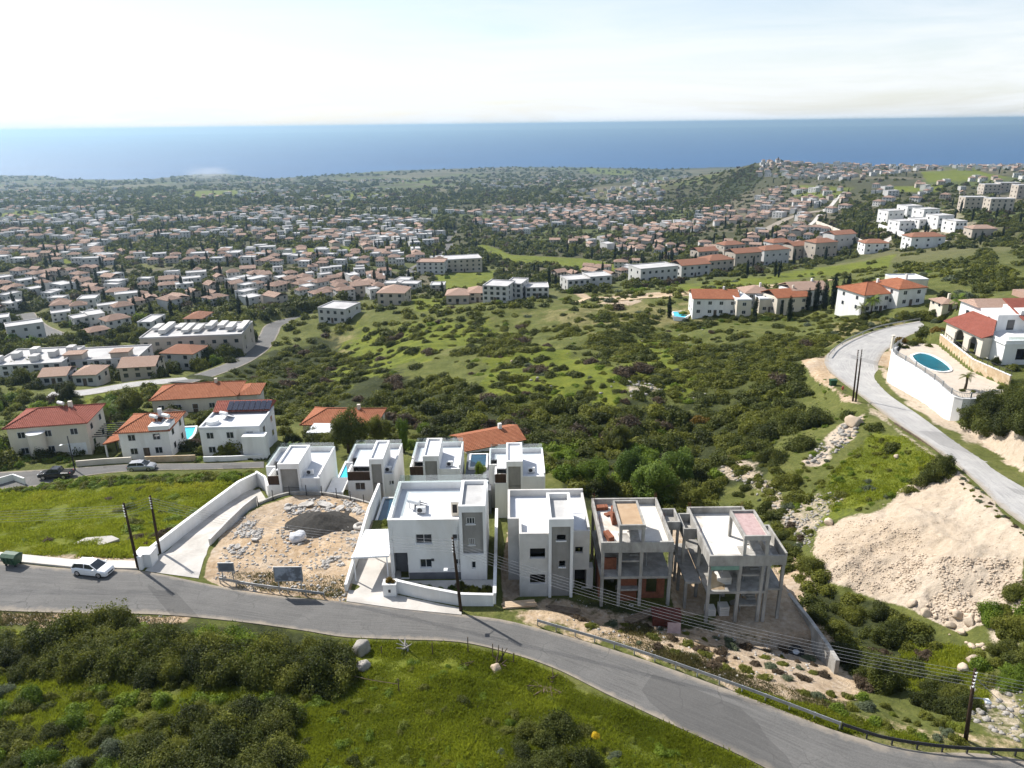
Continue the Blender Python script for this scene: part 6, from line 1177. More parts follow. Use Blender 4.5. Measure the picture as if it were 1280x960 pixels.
# loggia with two arches facing the pool (-X side)
def arch_wall(x0, x1, y0, y1, z0, z1, arches):
    m = MB(); edges = sorted([y0, y1] + [a - r for a, r, s in arches] + [a + r for a, r, s in arches]); prev = y0
    for a, r, s in sorted(arches):
        m.box(x0, x1, prev, a - r, z0, z1); n = 10
        for k in range(n):
            ya, yb = a - r + 2 * r * k / n, a - r + 2 * r * (k + 1) / n; q = (ya + yb) / 2 - a; m.box(x0, x1, ya, yb, s + math.sqrt(max(0, r * r - q * q)), z1)
        prev = a + r
    m.box(x0, x1, prev, y1, z0, z1); return m
arch_wall(88.8, 89.2, 133.2, 145.5, zb - .5, 6.0, [(136.0, 1.35, 4.1), (140.6, 1.5, 4.1)]).build('arcade', 'cream_render', h); MB().box(89.2, 94.0, 145.1, 145.5, zb - .5, 6.2).box(89.2, 90.55, 133.2, 133.6, zb - .5, 6.0).build('arcade_end', 'cream_render', h)
MB().add([(88.3, 132.9, 5.95), (88.3, 146.0, 5.95), (93.98, 146.0, 7.9), (93.98, 138.22, 7.9), (90.3, 132.9, 6.55), (88.3, 132.9, 6.1), (88.3, 146.0, 6.1), (93.98, 146.0, 8.1), (93.98, 138.22, 8.1), (90.3, 132.9, 6.75)], [(4, 3, 2, 1, 0), (5, 6, 7, 8, 9), (0, 1, 6, 5), (1, 2, 7, 6), (2, 3, 8, 7), (3, 4, 9, 8), (4, 0, 5, 9)]).build('loggia_roof', 'red_tile', h)
MB().add([(93.5, 143.8, 9.25), (113.5, 143.8, 9.25), (113.5, 151, 9.25), (93.5, 151, 9.25), (94.5, 147.4, 10.3), (113.5, 147.4, 10.3)], [(3, 2, 1, 0), (0, 1, 5, 4), (2, 3, 4, 5), (3, 0, 4), (1, 2, 5)]).build('roof', 'pale_tile', h)
MB().add([(98.0, 136.6, 8.4), (113.5, 136.6, 8.4), (113.5, 143.79, 11.0), (98.0, 143.79, 11.0), (98.0, 136.6, 8.6), (113.5, 136.6, 8.6), (113.5, 143.79, 11.2), (98.0, 143.79, 11.2)], [(0, 3, 2, 1), (4, 5, 6, 7), (0, 1, 5, 4), (1, 2, 6, 5), (2, 3, 7, 6), (3, 0, 4, 7)]).build('front_roof', 'red_tile', h)
MB().box(98.3, 113, 138.01, 143.6, 9.22, 10.0).build('upper_wall', 'white_render', h); MB().box(104.0, 113.2, 146, 150, 10.4, 11.6).build('rear_roof', 'pale_tile', h); MB().box(110.5, 112, 145, 146.5, 9.9, 12.2).build('chimney', 'white_render', h)
xwindow(h, 94.0, 140.2, 141.0, 6.8, 8.3, -1); xwindow(h, 94.0, 147, 148.2, 6.5, 7.9, -1)
for x in (96.0, 101.5, 105.5): MB().box(x, x + 1.4, 137.94, 137.99, 6.2, 8.2).build('window', 'dark_glass', h)
h.location = (h.location.x + .9, h.location.y + .2, h.location.z + .8)
t = thing('garden_pillar', 'yellowish pillar at the far corner of the pool terrace', 'pillar', (79.6, 146.5, 1.3)); MB().box(79.4, 79.8, 146.3, 146.7, .5, 3.6).build('shaft', 'cream_render', t); MB().box(79.3, 79.9, 146.2, 146.8, 3.603, 3.8).build('cap', 'cream_render', t)
# ------------------------------------------------------------------ villas on the middle ridge to the right
def ridge(px0, px1, pyb, pyt, dp, kind, wall, roof, label, wins=3, floors=2, rz=0, hx=1.0, **k):
    p = hit1((px0 + px1) / 2, pyb); dist = p[1] * CP - (p[2] - H) * SP; w = (px1 - px0) / F * dist; hgt = (pyb - pyt) / F * dist * .98 * hx
    return villa((p[0], p[1] + dp / 2, p[2]), rz, w, dp, hgt, kind, wall, roof, label, wins, floors, **k), p
ridge(868, 923, 395, 373, 11, 'gable', 'white_render', 'terracotta_tile', 'white villa with brown tiled roof beside the small turquoise ridge pool', 4, 2, R(-6)); ridge(920, 938, 396, 375, 9, 'flat', 'cream_render', 'roof_membrane', 'cream flat-roofed annexe attached right of the ridge pool villa', 1, 2)
ridge(948, 975, 391, 374, 9, 'flat', 'cream_render', 'roof_membrane', 'small cream flat house between the ridge villas and cypresses', 2, 1); ridge(964, 1008, 392, 371, 10, 'gable', 'cream_render', 'terracotta_tile', 'cream villa with brown gabled roof left of the cypress row', 3, 2, R(12)); ridge(985, 1032, 384, 362, 10, 'gable', 'white_render', 'pale_tile', 'pale-roofed house directly behind the cypress row', 3, 2, R(8)); ridge(930, 962, 384, 366, 9, 'hip', 'white_render', 'pale_tile', 'white house with pale hipped roof behind the cream ridge annexe', 2, 2)
ridge(1068, 1120, 391, 367, 12, 'hip', 'white_render', 'terracotta_tile', 'long white villa with brown hipped roof and palms in front', 4, 2, R(14)); ridge(1112, 1152, 383, 360, 11, 'hip', 'white_render', 'terracotta_tile', 'white villa wing with brown roof right of the palm villa', 2, 2, R(14)); ridge(1120, 1158, 366, 350, 9, 'flat', 'cream_render', 'roof_membrane', 'cream flat-topped house above the palm villa', 2, 1); ridge(1177, 1197, 389, 380, 6, 'hip', 'cream_render', 'pale_tile', 'small pale-roofed pavilion left of the hillside villa roof', 1, 1)
zq = hit1(850, 393)[2]; pool_px([(841, 390), (858, 389), (862, 393), (856, 397), (843, 396)], zq + .2, 'small turquoise pool beside the white ridge villa')
# ------------------------------------------------------------------ landmarks used to say which plant or house is meant
LMK = [('the white carport house', 545, 665), ('the unglazed pale house', 690, 680), ('the brick-infilled shell', 795, 690), ('the right concrete shell', 915, 700), ('the rubble plot', 360, 670), ('the white ramp', 255, 650), ('the parked white hatchback', 118, 708), ('the green waste container', 17, 698), ('the big pale boulder', 450, 815), ('the burnt stump', 622, 830),
       ('the stone tip', 1150, 680), ('the corner lamp pole', 1212, 880), ('the long steel guardrail', 860, 840), ('the green wheelie bin', 1040, 477), ('the twin road poles', 1070, 470), ('the oval blue pool', 1163, 453), ('the hillside villa', 1240, 410), ('the brown-roofed palm villa', 1105, 372), ('the cypress row', 1020, 370), ('the ridge pool villa', 895, 380), ('the upright white rock', 744, 418), ('the flat meadow rock', 640, 452),
       ('the orange second-row house', 606, 560), ('the half-hidden orange house', 425, 528), ('the solar-panel villa', 292, 548), ('the orange-roofed white villa', 184, 555), ('the cream villa', 68, 540), ('the long orange villa', 243, 497), ('the thatched gazebo', 215, 520), ('the hotel block', 240, 425), ('the white roof cluster', 55, 450), ('the valley road bend', 338, 425), ('the white three-storey block', 632, 370), ('the white corner block', 421, 393),
       ('the lower meadow', 590, 352), ('the village road', 508, 345), ('the sloping green meadow', 700, 322), ('the small oval field', 390, 316), ('the white modern estate', 1150, 275), ('the yellow apartments', 1215, 250), ('the plateau field', 1185, 215), ('the cliff end', 945, 205), ('the terracotta terrace', 920, 330), ('the diagonal white track', 1040, 245), ('the grey gully', 930, 590), ('the left headland', 265, 222), ('the left town edge', 40, 310), ('the foot of the cliff', 860, 270), ('the coast dip', 640, 215), ('the white terrace row', 440, 285), ('the orange quarter', 640, 290), ('the lone far grove', 180, 265), ('the lower left corner', 60, 930), ('the foreground thicket', 270, 800), ('the bottom edge bush', 695, 930), ('the left green field', 90, 640)]
_ORD = ['nearest', 'second', 'third', 'fourth', 'fifth', 'sixth', 'seventh', 'eighth', 'ninth', 'tenth', 'eleventh', 'twelfth']
def ordn(i):
    if i < 12: return _ORD[i]
    n = i + 1; return '%d%s' % (n, 'th' if 10 <= n % 100 <= 20 else {1: 'st', 2: 'nd', 3: 'rd'}.get(n % 10, 'th'))
PENDING = {}   # (look, landmark, side) -> [(pixel distance, object)]
def describe(o, look, x, y, z):
    px, py, d = pix(x, y, z); best = min(LMK, key=lambda l: (l[1] - px) ** 2 + ((l[2] - py) * 1.4) ** 2); dx, dy = px - best[1], py - best[2]
    side = ('right of' if dx > 0 else 'left of') if abs(dx) > 1.2 * abs(dy) else ('below' if dy > 0 else 'above')
    PENDING.setdefault((look, best[0], side), []).append((dx * dx + dy * dy, o))
def settle():
    for (look, lm, side), L in PENDING.items():
        L.sort(key=lambda q: q[0])
        for i, (_, o) in enumerate(L): o['label'] = ('%s %s %s' % (look, side, lm)) if len(L) == 1 else ('%s, %s one %s %s' % (look, ordn(i), side, lm))
# ------------------------------------------------------------------ foliage
def leaf_cloud(seed, n, leaf, lobes=9, R3=(1, 1, .8), lr=(.32, .55), low=-.15, spike=.0, cyl=False, ball=False):
    g = np.random.default_rng(seed); C = g.normal(size=(lobes, 3)); C /= np.linalg.norm(C, axis=1)[:, None]; C *= (g.random((lobes, 1)) ** .5) * .68; C[:, 2] = np.abs(C[:, 2]) * .95 if not ball else C[:, 2] * .9 + .1
    rad = g.uniform(*lr, lobes)
    if cyl: C = np.column_stack([g.normal(0, .1, lobes), g.normal(0, .1, lobes), np.linspace(.1, .86, lobes)]); rad = .42 * (1 - .75 * np.abs(np.linspace(-.55, 1, lobes)) ** 2.2) 
    w = rad ** 2; k = g.choice(lobes, n, p=w / w.sum()); d = g.normal(size=(n, 3)); d /= np.linalg.norm(d, axis=1)[:, None]
    r = rad[k] * np.where(g.random(n) < .8, g.uniform(.86, 1.08, n), g.uniform(.4, .9, n)); rz_ = r if not cyl else r * .5
    Pp = C[k] + d * np.column_stack([r, r, rz_ if cyl else r]); nn = d + g.normal(size=(n, 3)) * .55; nn[:, 2] += .25; nn /= np.linalg.norm(nn, axis=1)[:, None]
    a = np.cross(nn, g.normal(size=(n, 3))); a /= np.linalg.norm(a, axis=1)[:, None] + 1e-9; b = np.cross(nn, a); s = leaf * g.uniform(.55, 1.35, n)[:, None]
    if spike: Pp[:, 2] += np.where(g.random(n) < .3, g.random(n) ** 2 * spike, 0) * (Pp[:, 2] > .1); Pp[:, :2] *= (1 + .22 * np.sin(np.arctan2(Pp[:, 1], Pp[:, 0]) * 3 + seed))[:, None]
    Pp = Pp * np.array(R3); Pp[:, 2] = np.where(Pp[:, 2] < low, low + (low - Pp[:, 2]) * .3, Pp[:, 2])
    V = np.stack([Pp - a * s * .62, Pp - b * s * .42 + nn * s * .1, Pp + a * s * .62, Pp + b * s * .42 + nn * s * .1], 1).reshape(-1, 3)
    return V, np.arange(4 * n).reshape(-1, 4)
LEAFS = ['leaf_dark', 'leaf_olive', 'leaf_bright', 'leaf_yellowgreen', 'leaf_brown', 'leaf_grey', 'leaf_pine', 'leaf_cypress', 'leaf_orange']
LOOK = {'leaf_dark': 'dark green', 'leaf_olive': 'olive green', 'leaf_bright': 'bright green', 'leaf_yellowgreen': 'yellow-green', 'leaf_brown': 'brownish', 'leaf_grey': 'grey-green', 'leaf_pine': 'fresh green', 'leaf_cypress': 'blackish green', 'leaf_orange': 'orange-tinged'}
PROTO = {}
def proto(cls, var):
    """shared leaf data; every call with a new material makes a mesh copy"""
    key = (cls, var)
    if key not in PROTO:
        if cls == 'fine': PROTO[key] = leaf_cloud(100 + var, 17000, .055, 34, (1.05, 1.05, .95), (.13, .36), spike=.35)
        elif cls == 'mid': PROTO[key] = leaf_cloud(200 + var, 5200, .095, 20, (1.05, 1.05, .85), (.18, .42), spike=.25)
        elif cls == 'flat': PROTO[key] = leaf_cloud(300 + var, 2600, .115, 18, (1.15, 1.15, .7), (.18, .42), spike=.2)
        elif cls == 'far': PROTO[key] = leaf_cloud(400 + var, 420, .26, 7, (1, 1, .85), (.32, .55))
        elif cls == 'tiny': PROTO[key] = leaf_cloud(500 + var, 80, .55, 5, (1, 1, .9), (.35, .6))
        elif cls == 'cyp': PROTO[key] = leaf_cloud(600 + var, 1500, .05, 16, (.42, .42, 1), cyl=True)
        elif cls == 'cypfar': PROTO[key] = leaf_cloud(700 + var, 90, .2, 10, (.4, .4, 1), cyl=True)
        elif cls == 'weed': PROTO[key] = leaf_cloud(800 + var, 1300, .13, 9, (1, 1, .55), (.2, .42))
    return PROTO[key]
PM = {}
def pmesh(cls, var, mat, name):
    k = (cls, var, mat)
    if k not in PM: V, Fq_ = proto(cls, var); PM[k] = np_mesh(name, V, Fq_, [mat])
    return PM[k]
CAND = []   # plants waiting for a place: dict(kind, x,y,z,r,hs,mat,cls,var,rz)
def plant(kind, x, y, z, r, mat, cls='mid', hs=1.0, group=None): CAND.append(dict(kind=kind, x=x, y=y, z=z, r=r, hs=hs, mat=mat, cls=cls, var=random.randrange(5), rz=random.uniform(0, 6.28), group=group))
def poisson_px(poly, n, seed, mind, clump=0):
    g = np.random.default_rng(seed); q = px_sample(poly, n * 6, seed); keep = []
    for p in q:
        if clump and vnoise(np.array([p[0] / clump]), np.array([p[1] / (clump * .55)]), seed)[0] < .45: continue
        if all((p[0] - k[0]) ** 2 + ((p[1] - k[1]) * 1.8) ** 2 > mind * mind for k in keep): keep.append(p)
        if len(keep) >= n: break
    return np.array(keep) if keep else np.zeros((0, 2))
FOOT = [  # building footprints (world) plants must keep out of
    (-18.2, -1.8, 62, 80.5), (-1.2, 9, 65, 76.5), (8, 18.3, 63.5, 75.5), (17.8, 30, 62.5, 74.5), (-37, 6, 91.5, 104.5), (88, 114, 129, 151.5), (76, 91, 116, 150)]
def clear(x, y, m=.5):
    if any(a - m < x < b + m and c - m < y < d + m for a, b, c, d in FOOT): return False
    for A, B, _, _ in ROADS:
        C = (A + B) / 2; i = int(np.argmin((C[:, 0] - x) ** 2 + (C[:, 1] - y) ** 2))
        if math.hypot(C[i, 0] - x, C[i, 1] - y) < np.linalg.norm(A[i] - B[i]) / 2 + m: return False
    return True
def zone(poly, n, seed, mind, rng, mats, cls, kind='shrub', hs=(.8, 1.15), clump=0, m=.6, flat=False):
    q = poisson_px(poly, n, seed, mind, clump); g = random.Random(seed)
    if not len(q): return
    X, Y, Z = hit(q[:, 0], q[:, 1])
    for x, y, z in zip(X, Y, Z):
        r = g.uniform(*rng)
        if np.isnan(x) or not clear(x, y, m + r * .45): continue
        ms, ws = zip(*mats); plant(kind, float(x), float(y), float(z) - .08 * r, r, g.choices(ms, ws)[0], cls, g.uniform(*hs))
DK, OL, BR, YG, BN, GY_, PI_ = 'leaf_dark', 'leaf_olive', 'leaf_bright', 'leaf_yellowgreen', 'leaf_brown', 'leaf_grey', 'leaf_pine'
# foreground
zone([(50, 795), (130, 785), (240, 786), (330, 790), (405, 802), (438, 826), (428, 862), (340, 856), (250, 852), (170, 850), (110, 842), (60, 846)], 120, 1, 13, (1.3, 2.7), [(DK, 6), (OL, 4), (BR, .7)], 'fine', m=.1, hs=(.95, 1.45))
zone([(-60, 786), (100, 792), (110, 830), (60, 850), (-60, 850)], 36, 2, 17, (.9, 1.9), [(OL, 4), (DK, 3), (BR, 2)], 'fine', m=.8)
zone([(195, 905), (260, 885), (340, 885), (375, 920), (360, 985), (180, 985)], 40, 3, 17, (1.2, 2.3), [(DK, 6), (OL, 3)], 'fine')
zone([(-40, 860), (190, 862), (190, 985), (-60, 985)], 60, 4, 18, (.7, 1.5), [(OL, 4), (DK, 3), (BR, 3), (GY_, .6)], 'fine')
zone([(648, 915), (700, 892), (745, 915), (752, 975), (640, 975)], 10, 5, 22, (1.2, 1.9), [(DK, 6), (OL, 2)], 'fine')
zone([(380, 835), (560, 825), (700, 850), (860, 920), (950, 975), (380, 975)], 150, 6, 11, (.25, .85), [(OL, 4), (BR, 5), (DK, 2), (GY_, .5), (YG, 3)], 'mid', hs=(.6, 1.0))
zone([(180, 850), (430, 862), (380, 900), (200, 880)], 22, 7, 20, (.5, 1.2), [(BR, 5), (OL, 3), (YG, 2)], 'mid')
# left field
zone([(-60, 620), (120, 608), (310, 604), (230, 655), (160, 695), (-60, 685)], 60, 8, 15, (.6, 1.5), [(BR, 4), (OL, 4), (DK, 1.2), (YG, 1.5), (BN, .5)], 'weed', hs=(.6, .9), clump=60)
zone([(270, 625), (300, 612), (225, 660), (185, 690), (180, 680)], 12, 9, 10, (.5, 1.1), [(BN, 3), (OL, 3)], 'mid')
# ravine behind and beside the shells
zone([(690, 612), (700, 548), (760, 528), (850, 545), (900, 600), (872, 650), (842, 645), (835, 625), (740, 618)], 60, 10, 16, (1.6, 3.0), [(BR, 3), (OL, 5), (DK, 4)], 'mid', m=1.0)
zone([(870, 640), (900, 600), (950, 620), (985, 660), (1000, 710), (975, 730), (940, 650)], 20, 11, 18, (1.0, 2.0), [(OL, 4), (DK, 4), (BN, 1)], 'mid', m=.8)
zone([(990, 690), (1012, 700), (1040, 738), (1130, 775), (1172, 800), (1165, 850), (1090, 872), (1050, 832), (1010, 760)], 44, 12, 22, (1.1, 2.2), [(DK, 6), (OL, 4), (BN, 1.5)], 'fine', m=.5)
zone([(1060, 870), (1210, 910), (1200, 935), (1060, 900), (930, 860)], 30, 13, 16, (.4, 1.0), [(OL, 4), (YG, 2), (GY_, 2), (BR, 2)], 'mid')
zone([(1150, 845), (1215, 850), (1210, 900), (1140, 880)], 14, 14, 22, (.9, 1.8), [(DK, 4), (OL, 4), (BR, 2)], 'fine')
zone([(1250, 740), (1330, 715), (1330, 840), (1255, 830), (1235, 790)], 18, 15, 20, (1.0, 2.0), [(OL, 4), (BR, 4), (DK, 2)], 'fine')
zone([(1215, 815), (1300, 830), (1290, 870), (1230, 850)], 12, 16, 20, (.8, 1.5), [(BR, 4), (OL, 3)], 'fine')
# dark belt across the middle
zone([(440, 505), (500, 472), (560, 476), (640, 505), (760, 512), (860, 520), (890, 565), (700, 560), (600, 548), (450, 540)], 130, 17, 14, (2.0, 3.8), [(DK, 6), (OL, 4), (BN, .8)], 'mid', m=1)
zone([(660, 560), (700, 552), (700, 612), (690, 620)], 14, 18, 14, (1.4, 2.4), [(OL, 4), (BR, 3), (DK, 2)], 'mid')
zone([(860, 520), (930, 470), (1000, 460), (1010, 500), (960, 560), (900, 580)], 60, 19, 14, (1.8, 3.4), [(DK, 5), (OL, 4), (BN, .5), ('leaf_orange', .35)], 'mid')
for px, py, r, mt in [(985, 536, 4.2, DK), (1020, 530, 3.8, DK), (955, 545, 3.4, DK), (1000, 560, 3.2, DK), (940, 560, 3.0, OL), (970, 575, 2.8, DK), (985, 605, 2.6, OL), (1005, 625, 2.0, OL), (1062, 520, 2.2, DK), (1096, 536, 2.0, DK), (1118, 560, 1.9, DK), (1165, 600, 2.3, DK), (1150, 604, 1.7, DK), (1187, 592, 1.8, OL), (1140, 612, 1.2, OL), (1052, 620, 1.3, OL), (1085, 612, 1.3, GY_)]:
    x, y, z = hit1(px, py); plant('shrub', x, y, z - .2, r, mt, 'fine', .95)
# middle hill
zone([(555, 445), (640, 405), (760, 392), (870, 402), (1000, 402), (1045, 420), (1025, 448), (990, 452), (960, 480), (905, 472), (860, 482), (760, 442), (700, 432), (620, 445)], 420, 20, 8, (1.6, 3.6), [(DK, 5), (OL, 6), (BN, .4)], 'flat', hs=(.7, 1.0), clump=46)
zone([(850, 440), (990, 420), (1010, 450), (930, 475), (870, 495)], 90, 21, 10, (1.8, 3.4), [(DK, 5), (OL, 5)], 'flat', hs=(.7, 1.0))
zone([(600, 480), (640, 440), (760, 440), (860, 480), (860, 505), (640, 500)], 70, 22, 14, (.9, 2.6), [(DK, 5), (OL, 4), (BN, .8)], 'flat', clump=50)
for px, py, r, mt in [(676, 462, 3.0, BN), (690, 488, 1.8, DK), (640, 475, 2.3, OL), (755, 448, 3.2, DK), (720, 470, 2.6, DK), (735, 452, 2.0, DK), (770, 425, 2.6, DK), (820, 478, 2.6, DK), (840, 490, 2.4, OL), (595, 440, 2.2, OL), (536, 440, 2.8, BN), (520, 460, 2.4, DK), (555, 470, 2.5, DK), (655, 416, 2.4, DK), (700, 410, 2.2, OL), (810, 450, 3.6, DK), (850, 440, 3.0, OL), (635, 535, 3.0, BN), (690, 545, 2.6, BN), (650, 520, 2.6, BN)]:
    x, y, z = hit1(px, py); plant('shrub', x, y, z - .2, r, mt, 'mid', .85)
zone([(400, 440), (470, 405), (560, 398), (640, 390), (640, 402), (540, 430), (460, 470), (410, 480)], 90, 23, 11, (1.2, 2.8), [(OL, 5), (DK, 4), (BN, .6)], 'flat', clump=36)
zone([(300, 500), (330, 450), (390, 425), (440, 450), (430, 500), (380, 530), (330, 520)], 170, 24, 9, (1.6, 3.2), [(OL, 5), (DK, 4), (BN, .9)], 'flat', clump=0)
zone([(240, 478), (330, 452), (330, 500), (300, 500)], 26, 25, 12, (1.6, 3.0), [(OL, 4), (DK, 4)], 'flat')
zone([(420, 430), (560, 398), (760, 385), (1000, 398), (1000, 440), (860, 505), (640, 500), (560, 450), (440, 480)], 320, 58, 7, (.5, 1.9), [(OL, 5), (BR, 4), (DK, 3), (GY_, .6), (BN, .5)], 'flat', hs=(.6, 1.0))
zone([(700, 374), (860, 354), (1060, 338), (1180, 330), (1180, 346), (1060, 354), (900, 364), (720, 388)], 200, 59, 6, (.8, 2.2), [(OL, 5), (DK, 4), (GY_, .6), (BR, 1)], 'flat', hs=(.7, 1.1), clump=26)
zone([(960, 480), (1030, 470), (1110, 540), (1180, 585), (1090, 640), (1020, 640), (960, 600)], 120, 60, 7, (.25, .8), [(OL, 4), (BR, 4), (GY_, 1), (YG, 2)], 'mid', hs=(.6, 1.0), m=.05)
zone([(1000, 402), (1060, 398), (1130, 398), (1040, 432), (1000, 450), (960, 440)], 90, 61, 7, (.6, 1.8), [(OL, 5), (DK, 4), (GY_, .6)], 'flat', m=.1)
zone([(410, 430), (520, 402), (640, 388), (760, 384), (1000, 396), (1000, 430), (860, 470), (640, 470), (540, 460), (440, 480)], 95, 62, 10, (1.6, 3.4), [(OL, 5), (DK, 5), (BN, .5)], 'flat', hs=(.75, 1.05), clump=34)
# right-hand slope, road bend and villa garden
zone([(1035, 430), (1070, 405), (1130, 395), (1180, 395), (1180, 402), (1110, 408), (1060, 420), (1040, 438)], 40, 26, 10, (1.0, 2.2), [(OL, 5), (DK, 4), (GY_, .6)], 'flat', m=.3)
zone([(1132, 425), (1165, 408), (1198, 412), (1192, 432), (1170, 436), (1140, 440)], 26, 27, 11, (1.2, 2.2), [(DK, 3), (OL, 4), ('leaf_orange', .8)], 'mid', m=.2)
for px, py, r, mt in [(1213, 531, 2.0, DK), (1234, 534, 3.0, DK), (1256, 536, 3.2, DK), (1284, 534, 3.4, DK), (1226, 520, 2.8, DK), (1250, 518, 3.2, DK), (1276, 516, 3.4, DK), (1300, 512, 3.4, DK), (1210, 512, 1.6, OL), (1240, 505, 2.6, DK), (1272, 500, 2.8, DK)]:
    x, y, z = hit1(px, py); plant('shrub', x, y, z - .2, r, mt, 'fine', 1.15)
for x, y, r, mt in [(92, 127, 1.6, OL), (95, 126, 1.9, YG), (98, 126, 2.2, BN), (102, 126, 2.2, BN), (94, 124, 1.5, 'leaf_orange'), (87, 121, 1.2, OL), (80.5, 119.5, .7, OL)]:
    plant('shrub', x, y, float(ZS(x, y)[0]) + .1, r, mt, 'fine', 1.0)
zone([(650, 770), (760, 775), (880, 795), (1010, 820), (1035, 850), (940, 850), (840, 815), (720, 790)], 60, 41, 14, (.35, 1.0), [(BN, 4), (OL, 4), (GY_, 2)], 'mid', hs=(.5, .8), m=.3)
plant('topiary', 90.6, 130.0, 3.0, 1.0, DK, 'fine', 1.35)
zone([(1040, 345), (1100, 335), (1200, 325), (1300, 318), (1300, 360), (1200, 365), (1160, 345), (1080, 345)], 260, 28, 7, (1.6, 3.4), [(OL, 5), (DK, 5), (GY_, .4)], 'flat', clump=30)
zone([(1080, 330), (1200, 305), (1300, 300), (1300, 330), (1180, 335)], 170, 29, 6, (1.6, 3.2), [(OL, 5), (DK, 5)], 'flat', clump=22)
zone([(830, 396), (940, 398), (1060, 400), (1060, 392), (1035, 386), (950, 394), (860, 396)], 44, 30, 9, (1.0, 2.0), [(DK, 5), (OL, 4)], 'flat', m=.2)
zone([(1060, 396), (1160, 396), (1200, 380), (1240, 372), (1200, 365), (1160, 392), (1120, 396)], 40, 31, 9, (1.2, 2.6), [(DK, 4), (OL, 4), (GY_, .6)], 'mid', m=.2)
for px, py, r, mt in [(1205, 378, 3.6, GY_), (1180, 372, 3.0, DK), (1225, 366, 3.6, DK), (1260, 362, 4.0, OL), (1165, 384, 2.2, DK), (1250, 350, 3.4, DK)]:
    x, y, z = hit1(px, py); plant('tree', x, y, z, r, mt, 'mid', 1.1)
zone([(700, 380), (860, 362), (1000, 356), (1060, 346), (1060, 352), (860, 378), (720, 392)], 60, 32, 12, (1.2, 2.8), [(OL, 5), (DK, 4)], 'flat', clump=30)
# gardens and groves of the left suburb
zone([(-60, 575), (-60, 470), (120, 480), (240, 480), (330, 500), (360, 540), (330, 560), (330, 572), (220, 566), (120, 566), (0, 580)], 190, 33, 10, (1.2, 3.2), [(DK, 4), (OL, 5), (BR, 1.5), (BN, .3)], 'mid', kind='garden_tree', hs=(.9, 1.3), m=.3)
zone([(360, 545), (420, 535), (520, 535), (640, 545), (680, 560), (670, 570), (600, 560), (500, 560), (370, 560)], 50, 34, 15, (1.2, 2.4), [(DK, 5), (OL, 4), (BR, 1)], 'mid', kind='garden_tree', hs=(.9, 1.3))
zone([(-60, 470), (-60, 400), (340, 395), (330, 440), (250, 470), (120, 478)], 300, 35, 7, (1.8, 4.2), [(DK, 5), (OL, 4), (BR, .7)], 'mid', kind='garden_tree', hs=(1.1, 1.7), m=.3)
zone([(340, 400), (420, 378), (520, 372), (700, 372), (760, 362), (760, 370), (640, 390), (480, 402), (400, 425), (345, 432)], 110, 36, 10, (1.5, 3.0), [(DK, 4), (OL, 5), (BN, .4)], 'flat', clump=30)
zone([(0, 585), (50, 578), (100, 583), (100, 577), (40, 572), (0, 578)], 26, 51, 6, (.6, 1.1), [(OL, 4), (BR, 3), (YG, 1)], 'mid', kind='garden_tree', m=.2)
zone([(205, 584), (330, 582), (335, 572), (225, 574)], 30, 52, 7, (.6, 1.3), [(OL, 4), (BR, 3), (DK, 3)], 'mid', kind='garden_tree', m=.2)
zone([(0, 602), (120, 600), (320, 592), (320, 600), (120, 608), (0, 618)], 110, 53, 6, (.8, 1.5), [(BR, 5), (OL, 3), (DK, 2)], 'weed', m=.1)
zone([(905, 565), (950, 592), (1000, 640), (1018, 668), (990, 690), (965, 640), (930, 612)], 36, 54, 9, (.4, 1.4), [(OL, 5), (DK, 3), (BN, 1), (GY_, 1)], 'mid', m=.1)
zone([(1000, 575), (1080, 540), (1135, 550), (1150, 600), (1080, 640), (1010, 640)], 40, 55, 11, (.3, 1.0), [(OL, 4), (BR, 4), (GY_, 1)], 'mid', m=.1)
zone([(860, 560), (905, 550), (960, 590), (1000, 640), (990, 600), (940, 560)], 30, 56, 10, (.7, 1.8), [(OL, 4), (BR, 3), (DK, 3)], 'mid', m=.1)
zone([(1180, 590), (1240, 640), (1280, 672), (1285, 662), (1245, 625), (1195, 588)], 26, 57, 6, (.2, .5), [(OL, 4), (GY_, 2), (BN, 1)], 'mid', m=.02)
for i, (px, py) in enumerate([(8, 480), (26, 478), (48, 479), (66, 476), (98, 476), (128, 476), (160, 473), (196, 470), (252, 463), (270, 457), (288, 453), (176, 424), (206, 449), (164, 440), (240, 450), (84, 440), (300, 445), (15, 445), (44, 442), (120, 440), (100, 430), (70, 428), (138, 425)]):
    x, y, z = hit1(px, py); plant('garden_tree', x, y, z - .2, 2.4 + (i * 37 % 10) * .17, [DK, OL, DK, OL, BR][i % 5], 'mid', 1.15 + (i * 13 % 7) * .08)
# the yard plants of the carport house
for k in range(16): plant('garden_plant', -10.2 + k * .5, 65.4 + random.uniform(-.5, .9), -.25, random.uniform(.4, .85), random.choice([DK, BR, OL]), 'mid', 1.3)
for x, y, r, mt in [(84.5, 147.5, 1.3, DK), (86.5, 149.5, 1.5, OL), (83, 149.5, 1.6, 'leaf_orange'), (82, 145.5, .9, DK), (81, 147, 1.1, DK), (87.4, 146.5, .9, OL), (78.6, 119.5, .6, DK), (80, 118.8, .6, OL), (84, 119, .7, DK), (86, 120.5, .9, DK)]: plant('shrub', x, y, max(1.25, float(ZS(x, y)[0])), r, mt, 'fine', 1.1)
plant('garden_plant', -12.97, 64.8, 1.4, .6, 'leaf_orange', 'mid', 1.2); plant('garden_plant', -15.6, 79.6, -.4, .9, YG, 'mid', 1.0)
